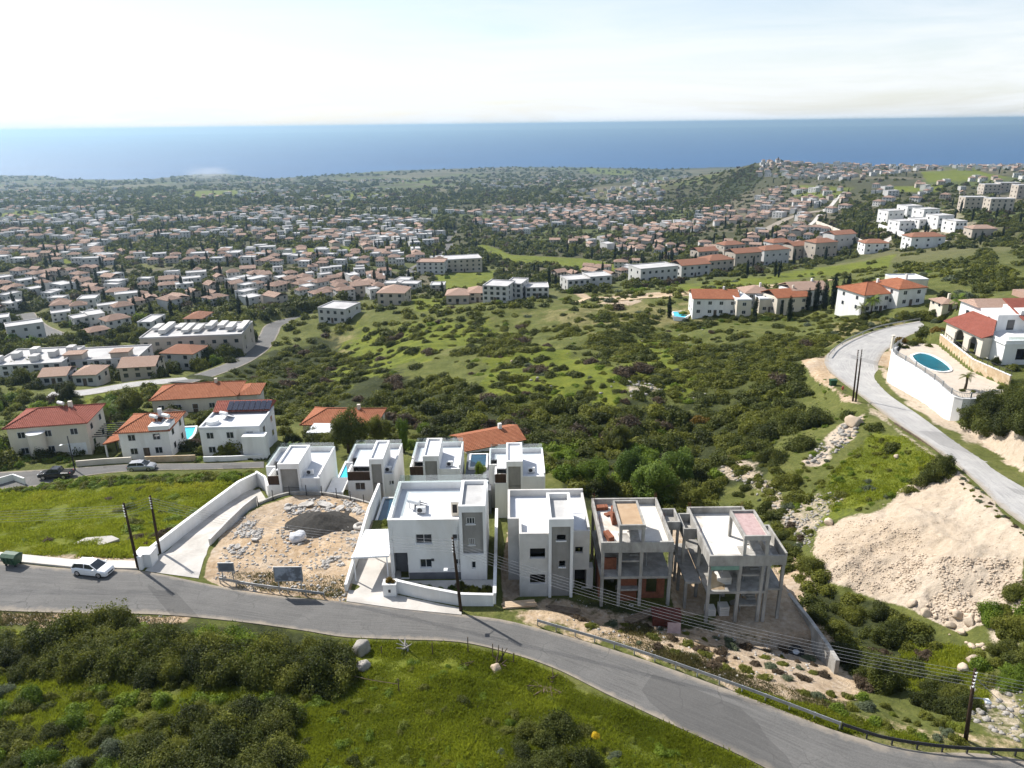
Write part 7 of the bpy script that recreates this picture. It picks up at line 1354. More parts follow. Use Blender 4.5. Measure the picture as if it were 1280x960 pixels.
# ------------------------------------------------------------------ individual trees with trunk and crown
def tree(px, py, hgt, cr, mat, label, seed, lobes=12, name='broadleaf_tree', loc=None, crown_h=None, spread=1.0):
    x, y, z = loc or hit1(px, py); t = thing(name, label, 'tree', (x, y, z), None, world=False); g = random.Random(seed); m = MB(); th = (hgt - cr * .9) * .62
    m.tube([(0, 0, -.4), (g.uniform(-.15, .15), g.uniform(-.15, .15), th * .5), (0, 0, th)], [.05 * hgt * .55, .036 * hgt * .55, .025 * hgt * .55], 9)
    for k in range(6):
        a = k * 1.05 + g.uniform(-.3, .3); l = cr * g.uniform(.5, .85); z0 = th * g.uniform(.55, .95); m.tube([(0, 0, z0), (math.cos(a) * l * .5, math.sin(a) * l * .5, z0 + l * .4), (math.cos(a) * l, math.sin(a) * l, z0 + l * .7)], [.012 * hgt, .008 * hgt, .004 * hgt], 6)
    m.build('trunk', 'bark', t, smooth=True); ch = crown_h or cr * 1.1; V, Fq_ = leaf_cloud(900 + seed, 16000, .052, lobes + 16, (1, 1, 1), (.14, .36), low=-.9, spike=.2, ball=True)
    V = V * [cr, cr, ch]; V[:, 2] += th - ch * .15; V[:, 2] = np.maximum(V[:, 2], .1); me = np_mesh('crown', V, Fq_, [mat]); add_obj('crown', me, parent=t); return t
tree(815, 628, 9.5, 4.6, PI_, 'large fresh green pine rising behind the brick-infilled shell', 1, 14); tree(790, 600, 8.0, 3.6, PI_, 'fresh green tree just left behind the large ravine pine', 2); tree(850, 600, 7.5, 3.4, PI_, 'fresh green tree right behind the large ravine pine', 3); tree(745, 608, 6.5, 3.0, BR, 'bright tree behind the unglazed house roof', 4); tree(862, 640, 6, 3.0, OL, 'olive tree between the two concrete shells at the back', 5); tree(770, 560, 6.5, 3.2, OL, 'olive tree at top left of the ravine pine', 6)
tree(436, 566, 12, 4.0, DK, 'dark spreading tree in front of the half-hidden orange house', 7); tree(474, 560, 9.5, 3.0, OL, 'olive tree right of the half-hidden orange house', 8); tree(168, 520, 10, 3.6, OL, 'tall olive tree left of the long orange villa', 9); tree(505, 566, 7.5, 1.5, BR, 'narrow bright green conifer hedge behind the second row', 10, crown_h=3.4); tree(85, 504, 8, 3.4, DK, 'dark broad tree above the cream villa roof', 11); tree(1172, 596, 5, 2.2, DK, 'dark bushy tree leaning over the lower edge of hill road', 12)
tree(1100, 860, 4, 2.2, DK, 'dark tree over the culvert left of the corner lamp pole', 13)
def palm(px, py, hgt, label, seed, loc=None, n=22, fl=2.2):
    x, y, z = loc or hit1(px, py); t = thing('palm_tree', label, 'palm tree', (x, y, z), None, world=False); g = random.Random(seed)
    MB().tube([(0, 0, -.3), (.1, 0, hgt * .5), (0, 0, hgt)], [.26, .19, .2], 9).build('trunk', 'bark', t, smooth=True); V = []; Fc = []
    for k in range(n):
        a = k * 2.4 + g.uniform(-.2, .2); el = g.uniform(-.25, 1.2); prev = None; pos_ = Vector((0, 0, hgt)); dirv = Vector((math.cos(a) * math.cos(el), math.sin(a) * math.cos(el), math.sin(el))); sd_ = Vector((-math.sin(a), math.cos(a), 0))
        for j in range(9):
            wdt = .46 * math.sin(math.pi * min(1, (j + .8) / 9.5)) * fl / 2.2
            for s in (-1, 1):
                b = pos_; o = len(V); tip = b + sd_ * s * wdt * 1.3 + dirv * fl * .08 - Vector((0, 0, .18 * wdt)); V += [b, b + dirv * fl * .09, tip]; Fc.append((o, o + 1, o + 2))
            pos_ = pos_ + dirv * fl / 9; dirv = (dirv + Vector((0, 0, -.16))).normalized()
    me = bpy.data.meshes.new('crown'); me.from_pydata([tuple(v) for v in V], [], Fc); me.materials.append(MATS['leaf_pine' if seed % 2 else 'leaf_olive']); add_obj('crown', me, parent=t); return t
palm(1088, 394, 4.6, 'tall palm right in front of the brown-roofed palm villa', 1, fl=3.0, n=30); palm(1076, 396, 3.0, 'shorter palm left of the tall one at the palm villa', 2, fl=2.4); palm(1196, 388, 3.2, 'grey palm behind the hillside villa roof', 3, fl=3.0); palm(128, 536, 4.4, 'left palm beside the small blue pool right of the cream villa', 4, fl=2.4); palm(140, 538, 4.8, 'right palm beside the small blue pool right of the cream villa', 5, fl=2.4); palm(0, 0, 2.3, 'small palm at the near end of the oval pool terrace', 6, loc=(79.6, 120.5, 1.3), fl=1.6); palm(0, 0, 3.6, 'yellowish palm in the garden behind the left second-row house', 7, loc=(-36.2, 108.5, -7), fl=2.2)
tree(0, 0, 3.4, 1.1, BR, 'slim bright tree between the two right second-row houses', 20, loc=(-5.0, 97.2, -3.2), crown_h=1.7)
for i, (px, pyb, pyt) in enumerate([(1009, 388, 356), (1019, 388, 346), (1029, 388, 347), (1040, 386, 338), (1052, 383, 345), (986, 401, 366), (976, 396, 372), (943, 400, 366), (836, 397, 366), (1058, 376, 338)]):
    x, y, z = hit1(px, pyb); dist = y * CP - (z - H) * SP; hh = (pyb - pyt) / F * dist * 1.05; ms = pmesh('cyp', i % 5, 'leaf_cypress', 'cypress_tree'); o = add_obj('cypress_tree', ms, (x, y, z - .2), i, (hh * .42, hh * .42, hh))
    tag(o, ['short cypress at left end of the cypress row', 'second cypress from left in the cypress row', 'third cypress from left in the cypress row', 'tallest cypress in the row by the ridge villas', 'fifth cypress of the row by the ridge villas', 'lone cypress in front of the brown gabled ridge villa', 'small cypress just left of the lone front cypress', 'cypress at the right corner of the cream ridge annexe', 'slim cypress left of the small ridge pool', 'cypress at right end of the cypress row'][i], 'cypress', 'cypresses by the ridge villas')
def track(name, pts, w, mat):
    q = rs([hit1(a, b)[:2] for a, b in pts], 30); d = np.gradient(q, axis=0); d /= np.linalg.norm(d, axis=1)[:, None]; nn = np.column_stack([-d[:, 1], d[:, 0]]); drape(name, q + nn * w / 2, q - nn * w / 2, mat, 40, .25, 3, 1.0); ROADS.append((q + nn * w / 2, q - nn * w / 2, 0, 0))
track('hill_track', [(1008, 287), (1022, 272), (1040, 256), (1056, 240)], 4, 'driveway_concrete'); track('hill_village_road', [(950, 290), (975, 278), (1000, 268), (1030, 264)], 8, 'asphalt'); track('estate_road', [(1095, 312), (1110, 300), (1130, 294), (1180, 302)], 5, 'driveway_concrete'); track('dirt_track', [(722, 378), (745, 372), (790, 374), (870, 366), (960, 358), (1040, 350)], 2.6, 'stone_cladding')
wall_thing([hit1(*q) for q in [(1020, 283), (1040, 291), (1062, 301), (1084, 312)]], 4.5, .6, 'cream_render', 'long pale retaining wall stepping down below the diagonal white track', name='retaining_wall', drop=3)
wall_thing([hit1(*q) for q in [(1098, 285), (1112, 290), (1130, 296)]], 3, .6, 'white_render', 'white retaining wall under the left side of the modern estate', name='retaining_wall', drop=3)
# ------------------------------------------------------------------ recognisable buildings of the village
BLK = []
def block(px0, px1, pyb, pyt, kind, wall, roof, label, floors=2, wins=4, dp=11, rz=0, tanks=0, name='house', cat='house', **k):
    v, p = ridge(px0, px1, pyb, pyt, dp, kind, wall, roof, label, wins, floors, rz, pane=False, chim=False, sides=True, name=name, cat=cat, **k); BLK.append((p[0], p[1] + dp / 2, max(dp, (px1 - px0) / F * p[1]) * .55)); return v
t = block(178, 300, 446, 420, 'flat', 'town_cream', 'town_roof', 'long flat-roofed hotel block at the bend of the valley road', 2, 9, 17, R(6), name='hotel', cat='hotel')
for k in range(9):
    g = random.Random(k); x = -14 + k * 3.6; MB().box(x - 1, x + 1.2, g.uniform(-6, 1), g.uniform(3, 7), 7.4, 7.5 + g.uniform(.5, 1.5)).build('roof_hut', 'town_white', t)
block(205, 248, 462, 441, 'hip', 'town_white', 'terrace_roof', 'small white house with red roof below the hotel block', 2, 2, 9, R(-8)); block(174, 192, 418, 403, 'flat', 'town_white', 'town_roof', 'white flat roof at left end of the hotel block', 2, 2, 12); block(232, 255, 412, 398, 'hip', 'town_cream', 'terrace_roof', 'orange roof poking above the hotel roof', 2, 2, 10)
t = block(-12, 72, 472, 456, 'flat', 'town_white', 'town_roof', 'broad white flat-roofed complex at the left photo edge', 2, 7, 17, R(8)); 
for k in range(6): MB().box(-10 + k * 3.4, -8 + k * 3.4, -6 + k % 3 * 4, -3 + k % 3 * 4, 3.9, 5.6).build('roof_hut', 'town_white', t)
t = block(72, 168, 468, 450, 'flat', 'town_white', 'town_roof', 'white flat-roofed complex with peach roof huts left of hotel block', 2, 7, 14, R(8))
for k, x in enumerate((-9, 4)): MB().box(x, x + 5, -6.6, -2.4, 3.8, 6.2).build('roof_hut', 'town_cream', t); MB().box(x - .3, x + 5.3, -6.9, -2.1, 6.203, 6.5).build('hut_roof', 'pale_tile', t)
block(150, 192, 475, 458, 'gable', 'town_cream', 'pale_tile', 'dark fronted house with pink roof right of the white complex', 2, 3, 9, R(8)); block(50, 80, 482, 470, 'gable', 'town_white', 'pale_tile', 'white low house with pale roof under the left white complex', 1, 2, 8, R(10)); block(92, 120, 482, 468, 'hip', 'town_white', 'pale_tile', 'small pale house below the white complex by the side lane', 1, 2, 8, R(4))
block(402, 441, 404, 386, 'flat', 'town_white', 'town_roof', 'square white flat-roofed house alone above the green gully', 2, 4, 12, R(-18)); block(474, 508, 382, 366, 'hip', 'town_cream', 'pale_tile', 'cream house with pale hipped roof above the bright small field', 2, 3, 12, R(-6))
block(608, 640, 378, 358, 'flat', 'town_white', 'town_roof', 'white three-storey block on the near edge of the village', 3, 4, 12, R(-16), tanks=2); block(636, 657, 374, 355, 'flat', 'town_white', 'town_roof', 'white block joined right behind the three-storey one', 3, 3, 12, R(-16)); block(657, 686, 373, 360, 'flat', 'town_white', 'town_roof', 'low long white block right of the three-storey one', 2, 4, 10)
block(585, 609, 378, 366, 'hip', 'town_cream', 'pale_tile', 'peach tiled house just left of the three-storey white block', 2, 2, 10); block(558, 586, 380, 369, 'hip', 'town_cream', 'pale_tile', 'second peach tiled house left of the three-storey white block', 1, 3, 10); block(538, 556, 367, 357, 'flat', 'town_cream', 'town_roof', 'small pinkish flat house alone left of the peach tiled pair', 2, 2, 8)
block(705, 735, 364, 350, 'flat', 'town_white', 'town_roof', 'white stepped block with grey gable at the meadow track', 2, 4, 11, R(14)); block(733, 762, 360, 346, 'flat', 'town_white', 'town_roof', 'white flat block right of the stepped block at the meadow track', 2, 3, 11, R(14)); block(792, 845, 352, 335, 'flat', 'town_white', 'town_roof', 'long white block at left end of the terracotta terrace', 2, 6, 12, R(20))
block(555, 600, 340, 324, 'flat', 'town_cream', 'town_roof', 'large cream apartment block above the lower meadow', 3, 6, 16, R(12)); block(522, 557, 343, 328, 'flat', 'town_white', 'pale_tile', 'white and pink apartment block by the village road', 3, 5, 14, R(-4))
TR = [(845, 885, 346, 331), (880, 915, 340, 325), (912, 950, 333, 316), (948, 985, 331, 312), (985, 1012, 324, 307), (1012, 1045, 322, 303), (1035, 1068, 312, 293), (900, 930, 318, 306), (868, 896, 326, 314), (960, 990, 316, 303)]
for i, (a, b, c, d) in enumerate(TR): block(a, b, c, d, 'hip' if i % 2 else 'gable', 'town_cream' if i % 3 else 'town_white', 'terrace_roof', 'terracotta-roofed house, %s in the terrace row climbing right' % ordn(i).replace('nearest', 'first'), 2, 4, 11, R(18), group='terracotta terrace row')
for i, (a, b, c, d) in enumerate([(1106, 1128, 278, 264), (1130, 1150, 272, 258), (1150, 1172, 276, 262), (1120, 1142, 290, 277), (1168, 1190, 284, 270), (1190, 1206, 290, 277), (1145, 1166, 286, 275)]): block(a, b, c, d, 'flat', 'white_render', 'town_roof', 'bright white modern villa, %s in the estate on the right hill' % ordn(i).replace('nearest', 'first'), 2, 3, 12, R(10), group='modern estate villas')
for i, (a, b, c, d) in enumerate([(1206, 1232, 262, 247), (1238, 1266, 264, 249), (1230, 1250, 243, 231), (1250, 1274, 240, 229), (1272, 1300, 248, 232)]): block(a, b, c, d, 'flat', 'town_cream', 'town_roof', 'cream apartment block, %s on the far right terrace' % ordn(i).replace('nearest', 'first'), 3, 4, 11, R(-6), group='cream apartments on the right')
block(1136, 1180, 310, 296, 'hip', 'white_render', 'terrace_roof', 'white house with orange roof below the modern estate', 2, 3, 10, R(4)); block(1214, 1245, 296, 286, 'hip', 'town_cream', 'pale_tile', 'pale roofed house under the right cream apartments', 1, 3, 9); block(1080, 1110, 316, 304, 'hip', 'white_render', 'terrace_roof', 'white house with orange roof at right end of the terrace', 2, 3, 10)
for a, b, c, d in TR + [(792, 845, 352, 335), (705, 762, 362, 346), (608, 686, 377, 358), (555, 600, 340, 324), (522, 557, 343, 328), (1106, 1206, 292, 262), (1136, 1180, 310, 296), (1206, 1266, 264, 247), (870, 1008, 396, 371), (1068, 1152, 391, 360)]:
    for k in range(max(3, int((b - a) / 9))):
        x, y, z = hit1(random.uniform(a - 4, b + 4), c + random.uniform(1.5, 5)); CAND.append(dict(kind='garden_tree', x=x, y=y - 1.5, z=float(ZS(x, y - 1.5)[0]), r=random.uniform(.9, 2.3), hs=random.uniform(.8, 1.5), mat=random.choice([DK, DK, OL, OL, BR]), cls='flat', var=random.randrange(5), rz=random.uniform(0, 6), group=None))
# ------------------------------------------------------------------ the wide town: 3 kinds of house, each built once and copied
TOWN = []   # x,y,z,rz,type,size
def town(poly, n, seed, types, spacing=15, clump=0, amp=.42):
    q = px_sample(poly, n, seed); X, Y, Z = hit(q[:, 0], q[:, 1]); g = random.Random(seed)
    for i in range(n):
        if np.isnan(X[i]) or Z[i] < SEA + 1: continue
        x, y, z = float(X[i]), float(Y[i]), float(Z[i])
        if clump and vnoise(np.array([x / clump]), np.array([y / clump]), 5)[0] < amp: continue
        if min((math.hypot(x - a, y - b) - r for a, b, r in BLK), default=99) < 5: continue
        if not clear(x, y, 5): continue
        cell = (int(x // spacing), int(y // spacing))
        if any((cell[0] + a, cell[1] + b) in OCC and math.hypot(x - OCC[(cell[0] + a, cell[1] + b)][0], y - OCC[(cell[0] + a, cell[1] + b)][1]) < spacing * .82 for a in (-1, 0, 1) for b in (-1, 0, 1)): continue
        OCC[cell] = (x, y); ang = (vnoise(np.array([x / 130]), np.array([y / 130]), 8)[0] - .5) * 2.4 + g.choice([0, 0, math.pi / 2]) + g.uniform(-.08, .08)
        TOWN.append((x, y, z, ang, g.choices(range(5), types)[0], g.uniform(.5, .88)))
OCC = {}
mixA = (4, 4, 4, 2, 2); mixW = (2, 3, 6, 4, 1); mixO = (5, 5, 2, 1, 3)
town([(-120, 400), (-120, 372), (120, 368), (330, 372), (400, 385), (330, 398), (120, 412)], 340, 1, mixA, 13, 60, .44)
town([(-120, 372), (-120, 330), (200, 330), (470, 335), (520, 365), (440, 378), (330, 372)], 800, 2, mixA, 13, 70, .45)
town([(-120, 330), (-120, 292), (300, 286), (520, 290), (560, 330), (450, 335), (200, 330)], 1400, 3, mixA, 13, 90, .44)
town([(-120, 292), (-120, 262), (300, 258), (560, 268), (600, 292), (500, 292), (300, 286)], 1400, 4, mixW, 14, 110, .47)
town([(-120, 262), (-120, 226), (300, 226), (560, 224), (700, 222), (860, 222), (860, 250), (560, 268), (300, 258)], 1500, 5, mixW, 16, 170, .5)
town([(560, 300), (560, 262), (700, 256), (840, 262), (880, 300), (840, 322), (760, 312), (640, 300)], 1300, 6, mixO, 13.5, 80, .43)
town([(380, 300), (520, 272), (560, 300), (520, 312), (430, 312)], 240, 7, mixW, 15)
town([(840, 318), (860, 272), (900, 258), (1000, 262), (1050, 285), (1060, 302), (960, 320)], 500, 8, mixO, 13.5, 55, .42)
town([(930, 262), (960, 235), (1060, 238), (1060, 262), (1000, 275)], 130, 9, mixO, 15)
town([(945, 222), (955, 201), (1300, 203), (1300, 214), (1150, 214), (1060, 226)], 560, 10, (3, 3, 5, 2, 2), 13)
town([(1080, 236), (1280, 216), (1300, 240), (1200, 246), (1080, 262)], 60, 11, mixA, 22)
town([(690, 350), (760, 334), (800, 330), (800, 345), (740, 352)], 40, 12, mixO, 15)
town([(-120, 425), (-120, 405), (60, 412), (160, 402), (160, 425)], 60, 13, mixO, 17)
TW = [('town_white', 'faded_tile', 'hip', 11, 9, 5.2), ('town_cream', 'pale_tile', 'gable', 11, 8.5, 5.0), ('town_white', 'town_roof', 'flat', 11, 9, 5.2), ('town_white', 'town_roof', 'flat', 14, 9, 6.4), ('town_cream', 'faded_tile', 'hip', 9.5, 9, 4.4)]
TLOOK = ['white house with hipped reddish roof', 'cream house with pale gabled roof', 'white flat-roofed house', 'long white flat-roofed block', 'small cream house with reddish roof']
dist2 = [pix(x, y, z)[2] for x, y, z, *_ in TOWN]; vis = [(-20 < pix(x, y, z)[0] < 1300) for x, y, z, *_ in TOWN]; order = sorted(range(len(TOWN)), key=lambda i: (not vis[i], dist2[i]))
NIND = max(0, 292 - len(BLK) - 14); TP = {}
def town_proto(k, full):
    wl, rf, kd, w, d, h = TW[k]; t = villa((0, 0, 0), 0, w, d, h, kd, wl, rf, '', 3, 2, pane=False, chim=False, name='town_house', sides=True) if full else None
    if t is None:
        m = MB().box(-w / 2, w / 2, -d / 2, d / 2, -3, h); nb = len(m.f)
        for f in range(2):
            for q in range(3): x = -w / 2 + w * (q + .5) / 3; z = f * h / 2 + .95; m.box(x - .65, x + .65, -d / 2 - .06, -d / 2 + .1, z, z + 1.25); m.box(x - .65, x + .65, d / 2 - .1, d / 2 + .06, z, z + 1.25)
            for s in (-1, 1):
                for q in (-.25, .25): z = f * h / 2 + .95; m.box(*sorted((s * w / 2, s * (w / 2 + .06))), q * d - .55, q * d + .55, z, z + 1.25)
        me = m.mesh('town_house'); me.materials.append(MATS[wl]); me.materials.append(MATS['dark_glass'])
        me.polygons.foreach_set('material_index', np.array([0] * nb + [1] * (len(m.f) - nb), dtype=np.int32)); t = bpy.data.objects.new('town_house', me); COL.objects.link(t); ORG[t.name] = (0, 0, 0); roof_mb(w, d, h, kd).build('roof', rf, t)
    tag(t, None, 'house', 'houses of the seaside town'); return t
extra = []; used = set()
for n, i in enumerate(order):
    x, y, z, a, k, s = TOWN[i]
    if n >= NIND: extra.append(TOWN[i]); continue
    full = dist2[i] < 470; key = (k, full)
    if key not in TP: TP[key] = town_proto(k, full); o = TP[key]
    else: o = copy_tree(TP[key])
    o.location = (x, y, z); o.rotation_euler = (0, 0, a); o.scale = (s, s, random.uniform(.62, .95)); describe(o, TLOOK[k], x, y, z)
# the houses beyond: one object
VV, FF, MI = [], [], []; off = 0; TM = ['town_white', 'town_cream', 'faded_tile', 'pale_tile', 'town_roof', 'dark_glass']
for x, y, z, a, k, s in extra:
    wl, rf, kd, w, d, h = TW[k]; m = MB().box(-w / 2, w / 2, -d / 2, d / 2, -4, h); c1 = len(m.f)
    m2 = roof_mb(w, d, h, kd); m.add(m2.v, m2.f); c2 = len(m.f)
    for q in (-.3, .02, .32): m.box(q * w - .6, q * w + .6, -d / 2 - .05, -d / 2 + .1, 1, h * .42); m.box(q * w - .6, q * w + .6, -d / 2 - .05, -d / 2 + .1, h * .6, h * .85)
    c, sn = math.cos(a), math.sin(a); V = np.array(m.v) * [s, s, .8]; VV.append(np.column_stack([V[:, 0] * c - V[:, 1] * sn + x, V[:, 0] * sn + V[:, 1] * c + y, V[:, 2] + z])); FF += [tuple(i + off for i in f) for f in m.f]; off += len(V)
    MI += [TM.index(wl)] * c1 + [TM.index(rf)] * (c2 - c1) + [5] * (len(m.f) - c2)
me = bpy.data.meshes.new('distant_houses'); me.from_pydata(np.vstack(VV).tolist(), [], FF); [me.materials.append(MATS[q]) for q in TM]; me.polygons.foreach_set('material_index', np.array(MI, dtype=np.int32)); me.update()
o = bpy.data.objects.new('distant_houses', me); COL.objects.link(o); tag(o, 'mass of small distant houses spreading over the coastal plain', 'houses', None, 'stuff')
# ------------------------------------------------------------------ trees of the town and plain
def far_trees(poly, n, seed, mats, rng, amp=.0, clump=120, cyp=.06):
    q = px_sample(poly, n, seed); X, Y, Z = hit(q[:, 0], q[:, 1]); g = random.Random(seed)
    cl = vnoise(np.nan_to_num(X) / clump, np.nan_to_num(Y) / clump, 15); gr = sampled_cover(q)
    for i in range(n):
        if np.isnan(X[i]) or Z[i] < SEA + .3 or cl[i] < amp or gr[i] > g.random() * .9: continue
        x, y, z = float(X[i]), float(Y[i]), float(Z[i]); c = (int(x // 15), int(y // 15)); 
        if c in OCC and math.hypot(OCC[c][0] - x, OCC[c][1] - y) < 5.5: continue
        if any(math.hypot(x - a, y - b) < r * .9 for a, b, r in BLK) or not clear(x, y, 1.0): continue
        if g.random() < cyp: h = g.uniform(6, 11); CAND.append(dict(kind='town_tree', x=x, y=y, z=z, r=h, hs=1, mat='leaf_cypress', cls='cypfar', var=g.randrange(5), rz=g.uniform(0, 6), group=None)); continue
        ms, ws = zip(*mats); r = g.uniform(*rng) * (1 + .25 * (y > 1200)); CAND.append(dict(kind='town_tree', x=x, y=y, z=z - .1, r=r, hs=g.uniform(.8, 1.3), mat=g.choices(ms, ws)[0], cls='far' if y < 520 else 'tiny', var=g.randrange(5), rz=g.uniform(0, 6), group=None))
def sampled_cover(q):
    """lushness (open field) under photo pixels, from the same outlines as the ground cover"""
    w = np.zeros(len(q))
    for poly, soft, amp in ZN['lush']: w = np.maximum(w, amp * in_poly(q[:, 0], q[:, 1], poly))
    return w
MT = [(DK, 5), (OL, 5), (BN, .8)]
far_trees([(-100, 400), (-100, 330), (500, 330), (520, 372), (420, 378), (330, 400)], 1300, 1, MT, (1.8, 3.8))
far_trees([(500, 372), (520, 330), (620, 320), (760, 330), (860, 340), (860, 360), (740, 365), (620, 375)], 380, 2, MT, (1.8, 3.6), cyp=.04)
far_trees([(590, 335), (760, 345), (740, 366), (650, 358), (600, 348)], 120, 22, [(DK, 6), (OL, 2)], (2.4, 4.2), cyp=.02)
far_trees([(-100, 330), (-100, 290), (560, 288), (560, 330)], 2200, 3, MT, (2.2, 4.4))
far_trees([(560, 330), (560, 256), (860, 256), (880, 330), (800, 340)], 1900, 4, MT, (2.2, 4.4))
far_trees([(-100, 290), (-100, 256), (560, 256), (560, 288)], 2400, 5, MT, (2.6, 5.2))
far_trees([(-100, 256), (-100, 217), (80, 221), (220, 217), (330, 222), (640, 208), (860, 210), (880, 256)], 5600, 6, MT, (2.6, 6.0), amp=.24, clump=260, cyp=.02)
far_trees([(860, 345), (860, 290), (900, 235), (945, 215), (1060, 232), (1100, 300), (1060, 330), (960, 350)], 1100, 7, MT, (1.5, 3.2), cyp=.06)
far_trees([(1040, 320), (1060, 240), (1300, 222), (1300, 305), (1180, 312)], 900, 8, MT, (1.5, 3.4), cyp=.05)
far_trees([(800, 300), (870, 262), (920, 215), (945, 203), (960, 215), (930, 250), (860, 300)], 900, 9, [(OL, 4), (DK, 3), (BN, 2)], (1.2, 2.6), cyp=0)
far_trees([(945, 215), (955, 200), (1300, 200), (1300, 215), (1060, 230)], 240, 10, MT, (1.8, 3.6), cyp=.08)
far_trees([(690, 256), (860, 222), (935, 205), (900, 255), (830, 292), (760, 262)], 800, 19, [(OL, 5), (DK, 4), (BN, 2)], (1.4, 3.2), cyp=0)
far_trees([(1050, 255), (1100, 240), (1130, 255), (1100, 290), (1060, 290)], 320, 11, [(OL, 6), (DK, 3)], (1.4, 2.6), cyp=.0)
# ------------------------------------------------------------------ settle every plant: the 290 largest of a kind one by one, the rest together
GROUPN = {'shrub': 'shrubs on the slopes', 'garden_tree': 'trees of the gardens and groves', 'town_tree': 'trees between the town houses', 'garden_plant': 'plants in the carport house yard', 'topiary': None}
bykind = {}
for c in CAND: bykind.setdefault('cypress' if c['cls'].startswith('cyp') else 'tree' if 'tree' in c['kind'] else c['kind'], []).append(c)
for kind, L in bykind.items():
    for c in L:
        px, py, d = pix(c['x'], c['y'], c['z']); c['px'] = c['r'] * (.4 if c['cls'].startswith('cyp') else 1) / d * (1 if -10 < px < 1290 and py < 985 else .02); c['hid'] = 0
    L.sort(key=lambda c: -c['px']); rest = []
    for n, c in enumerate(L):
        if n >= (270 if kind == 'tree' else 285): rest.append(c); continue
        grp = GROUPN.get(c['kind'])
        cy = c['cls'].startswith('cyp'); r = c['r']; sc = (r * .42, r * .42, r) if cy else (r, r, r * c['hs'])
        o = add_obj(kind if not cy else 'cypress_tree', pmesh('cyp' if cy else c['cls'], c['var'], c['mat'], kind), (c['x'], c['y'], c['z']), c['rz'], sc)
        nm = {'shrub': 'shrub', 'cypress': 'tree', 'garden_plant': 'yard plant', 'topiary': 'clipped ball bush', 'tree': 'tree'}[kind]
        size = ('large' if r > 2.4 else 'small' if r < .9 else 'mid-sized') if kind == 'shrub' else ('broad' if r > 2.5 else 'compact') if kind != 'garden_plant' else 'leafy'
        look = 'slim %s cypress' % LOOK[c['mat']] if cy else '%s %s %s' % (size, LOOK[c['mat']], nm)
        tag(o, None, 'cypress' if cy else nm.split()[-1] if kind != 'topiary' else 'bush', grp); describe(o, look, c['x'], c['y'], c['z'])
    if rest:
        VV, FF, MI = [], [], []; off = 0; low = {'fine': 'mid', 'mid': 'flat', 'flat': 'flat', 'weed': 'weed'}
        for c in rest:
            cls = c['cls'] if c['cls'] in ('far', 'tiny', 'cypfar') else 'far' if c['y'] > 250 else 'flat' if c['y'] > 60 else 'mid'
            V, Fq_ = proto(cls, c['var']); r = c['r']; sc = np.array((r * .42, r * .42, r) if cls == 'cypfar' else (r, r, r * c['hs'])); V = V * sc; cc, sn = math.cos(c['rz']), math.sin(c['rz'])
            VV.append(np.column_stack([V[:, 0] * cc - V[:, 1] * sn + c['x'], V[:, 0] * sn + V[:, 1] * cc + c['y'], V[:, 2] + c['z']])); FF.append(Fq_ + off); off += len(V); MI.append(np.full(len(Fq_), LEAFS.index(c['mat'])))
        nm = {'shrub': 'scrub', 'cypress': 'distant_cypresses', 'tree': 'distant_trees'}.get(kind, 'greenery'); me = np_mesh(nm, np.vstack(VV), np.vstack(FF), LEAFS, np.concatenate(MI)); o = bpy.data.objects.new(nm, me); COL.objects.link(o)
        tag(o, {'shrub': 'low scrub filling in between the bushes on the slopes', 'cypress': 'distant cypresses scattered through the town', 'tree': 'mass of distant trees among the town and fields'}[kind], 'greenery', None, 'stuff')
settle()
# ------------------------------------------------------------------ grass: blades in tufts where the slope is lush, one object per kind
def grass(name, polys, n, seed, hh, mat, wdt, label, keep=None):
    g = np.random.default_rng(seed); tot = sum(w for _, w in polys); P3 = []
    for poly, w in polys:
        q = px_sample(poly, int(n * w / tot), seed); seed += 1; X, Y, Z = hit(q[:, 0], q[:, 1]); ok = ~np.isnan(X); X, Y, Z = X[ok], Y[ok], Z[ok]; cl = fbm(X / 3.2, Y / 3.2, 55, 3)
        ok = cl > .22; X, Y, Z, cl = X[ok], Y[ok], Z[ok], cl[ok]
        for A, B, _, _ in ROADS[:3]:
            rp_ = np.vstack([A[:, :2], B[::-1, :2]]); k = ~in_poly(X, Y, rp_) & (d_poly(X, Y, rp_[::4]) > .1); X, Y, Z, cl = X[k], Y[k], Z[k], cl[k]
        P3.append(np.column_stack([X, Y, Z, cl]))
    P3 = np.vstack(P3); m = len(P3); nb = 5; V = []; Pb = np.repeat(P3, nb, 0); M_ = len(Pb); a = g.uniform(0, 6.28, M_); jx = g.normal(0, .14, (M_, 2)); h = hh * g.uniform(.45, 1.3, M_) * (.15 + 1.6 * np.clip(Pb[:, 3] - .2, 0, 1)); ln = h * g.uniform(.1, .8, M_); w = wdt * g.uniform(.6, 1.4, M_)
    b = np.column_stack([Pb[:, 0] + jx[:, 0], Pb[:, 1] + jx[:, 1], Pb[:, 2] - .04]); dx = np.column_stack([np.cos(a), np.sin(a), np.zeros(M_)]); dp = np.column_stack([-np.sin(a), np.cos(a), np.zeros(M_)])
    up = np.array([0, 0, 1.0]); V = np.stack([b - dx * w[:, None], b + dx * w[:, None], b + dx * w[:, None] * .6 + up * (h * .62)[:, None] + dp * (ln * .35)[:, None], b + up * h[:, None] + dp * ln[:, None] * 1.0], 1).reshape(-1, 3)
    me = np_mesh(name, V, np.arange(4 * M_).reshape(-1, 4), [mat]); o = bpy.data.objects.new(name, me); COL.objects.link(o); tag(o, label, 'grass', None, 'stuff')
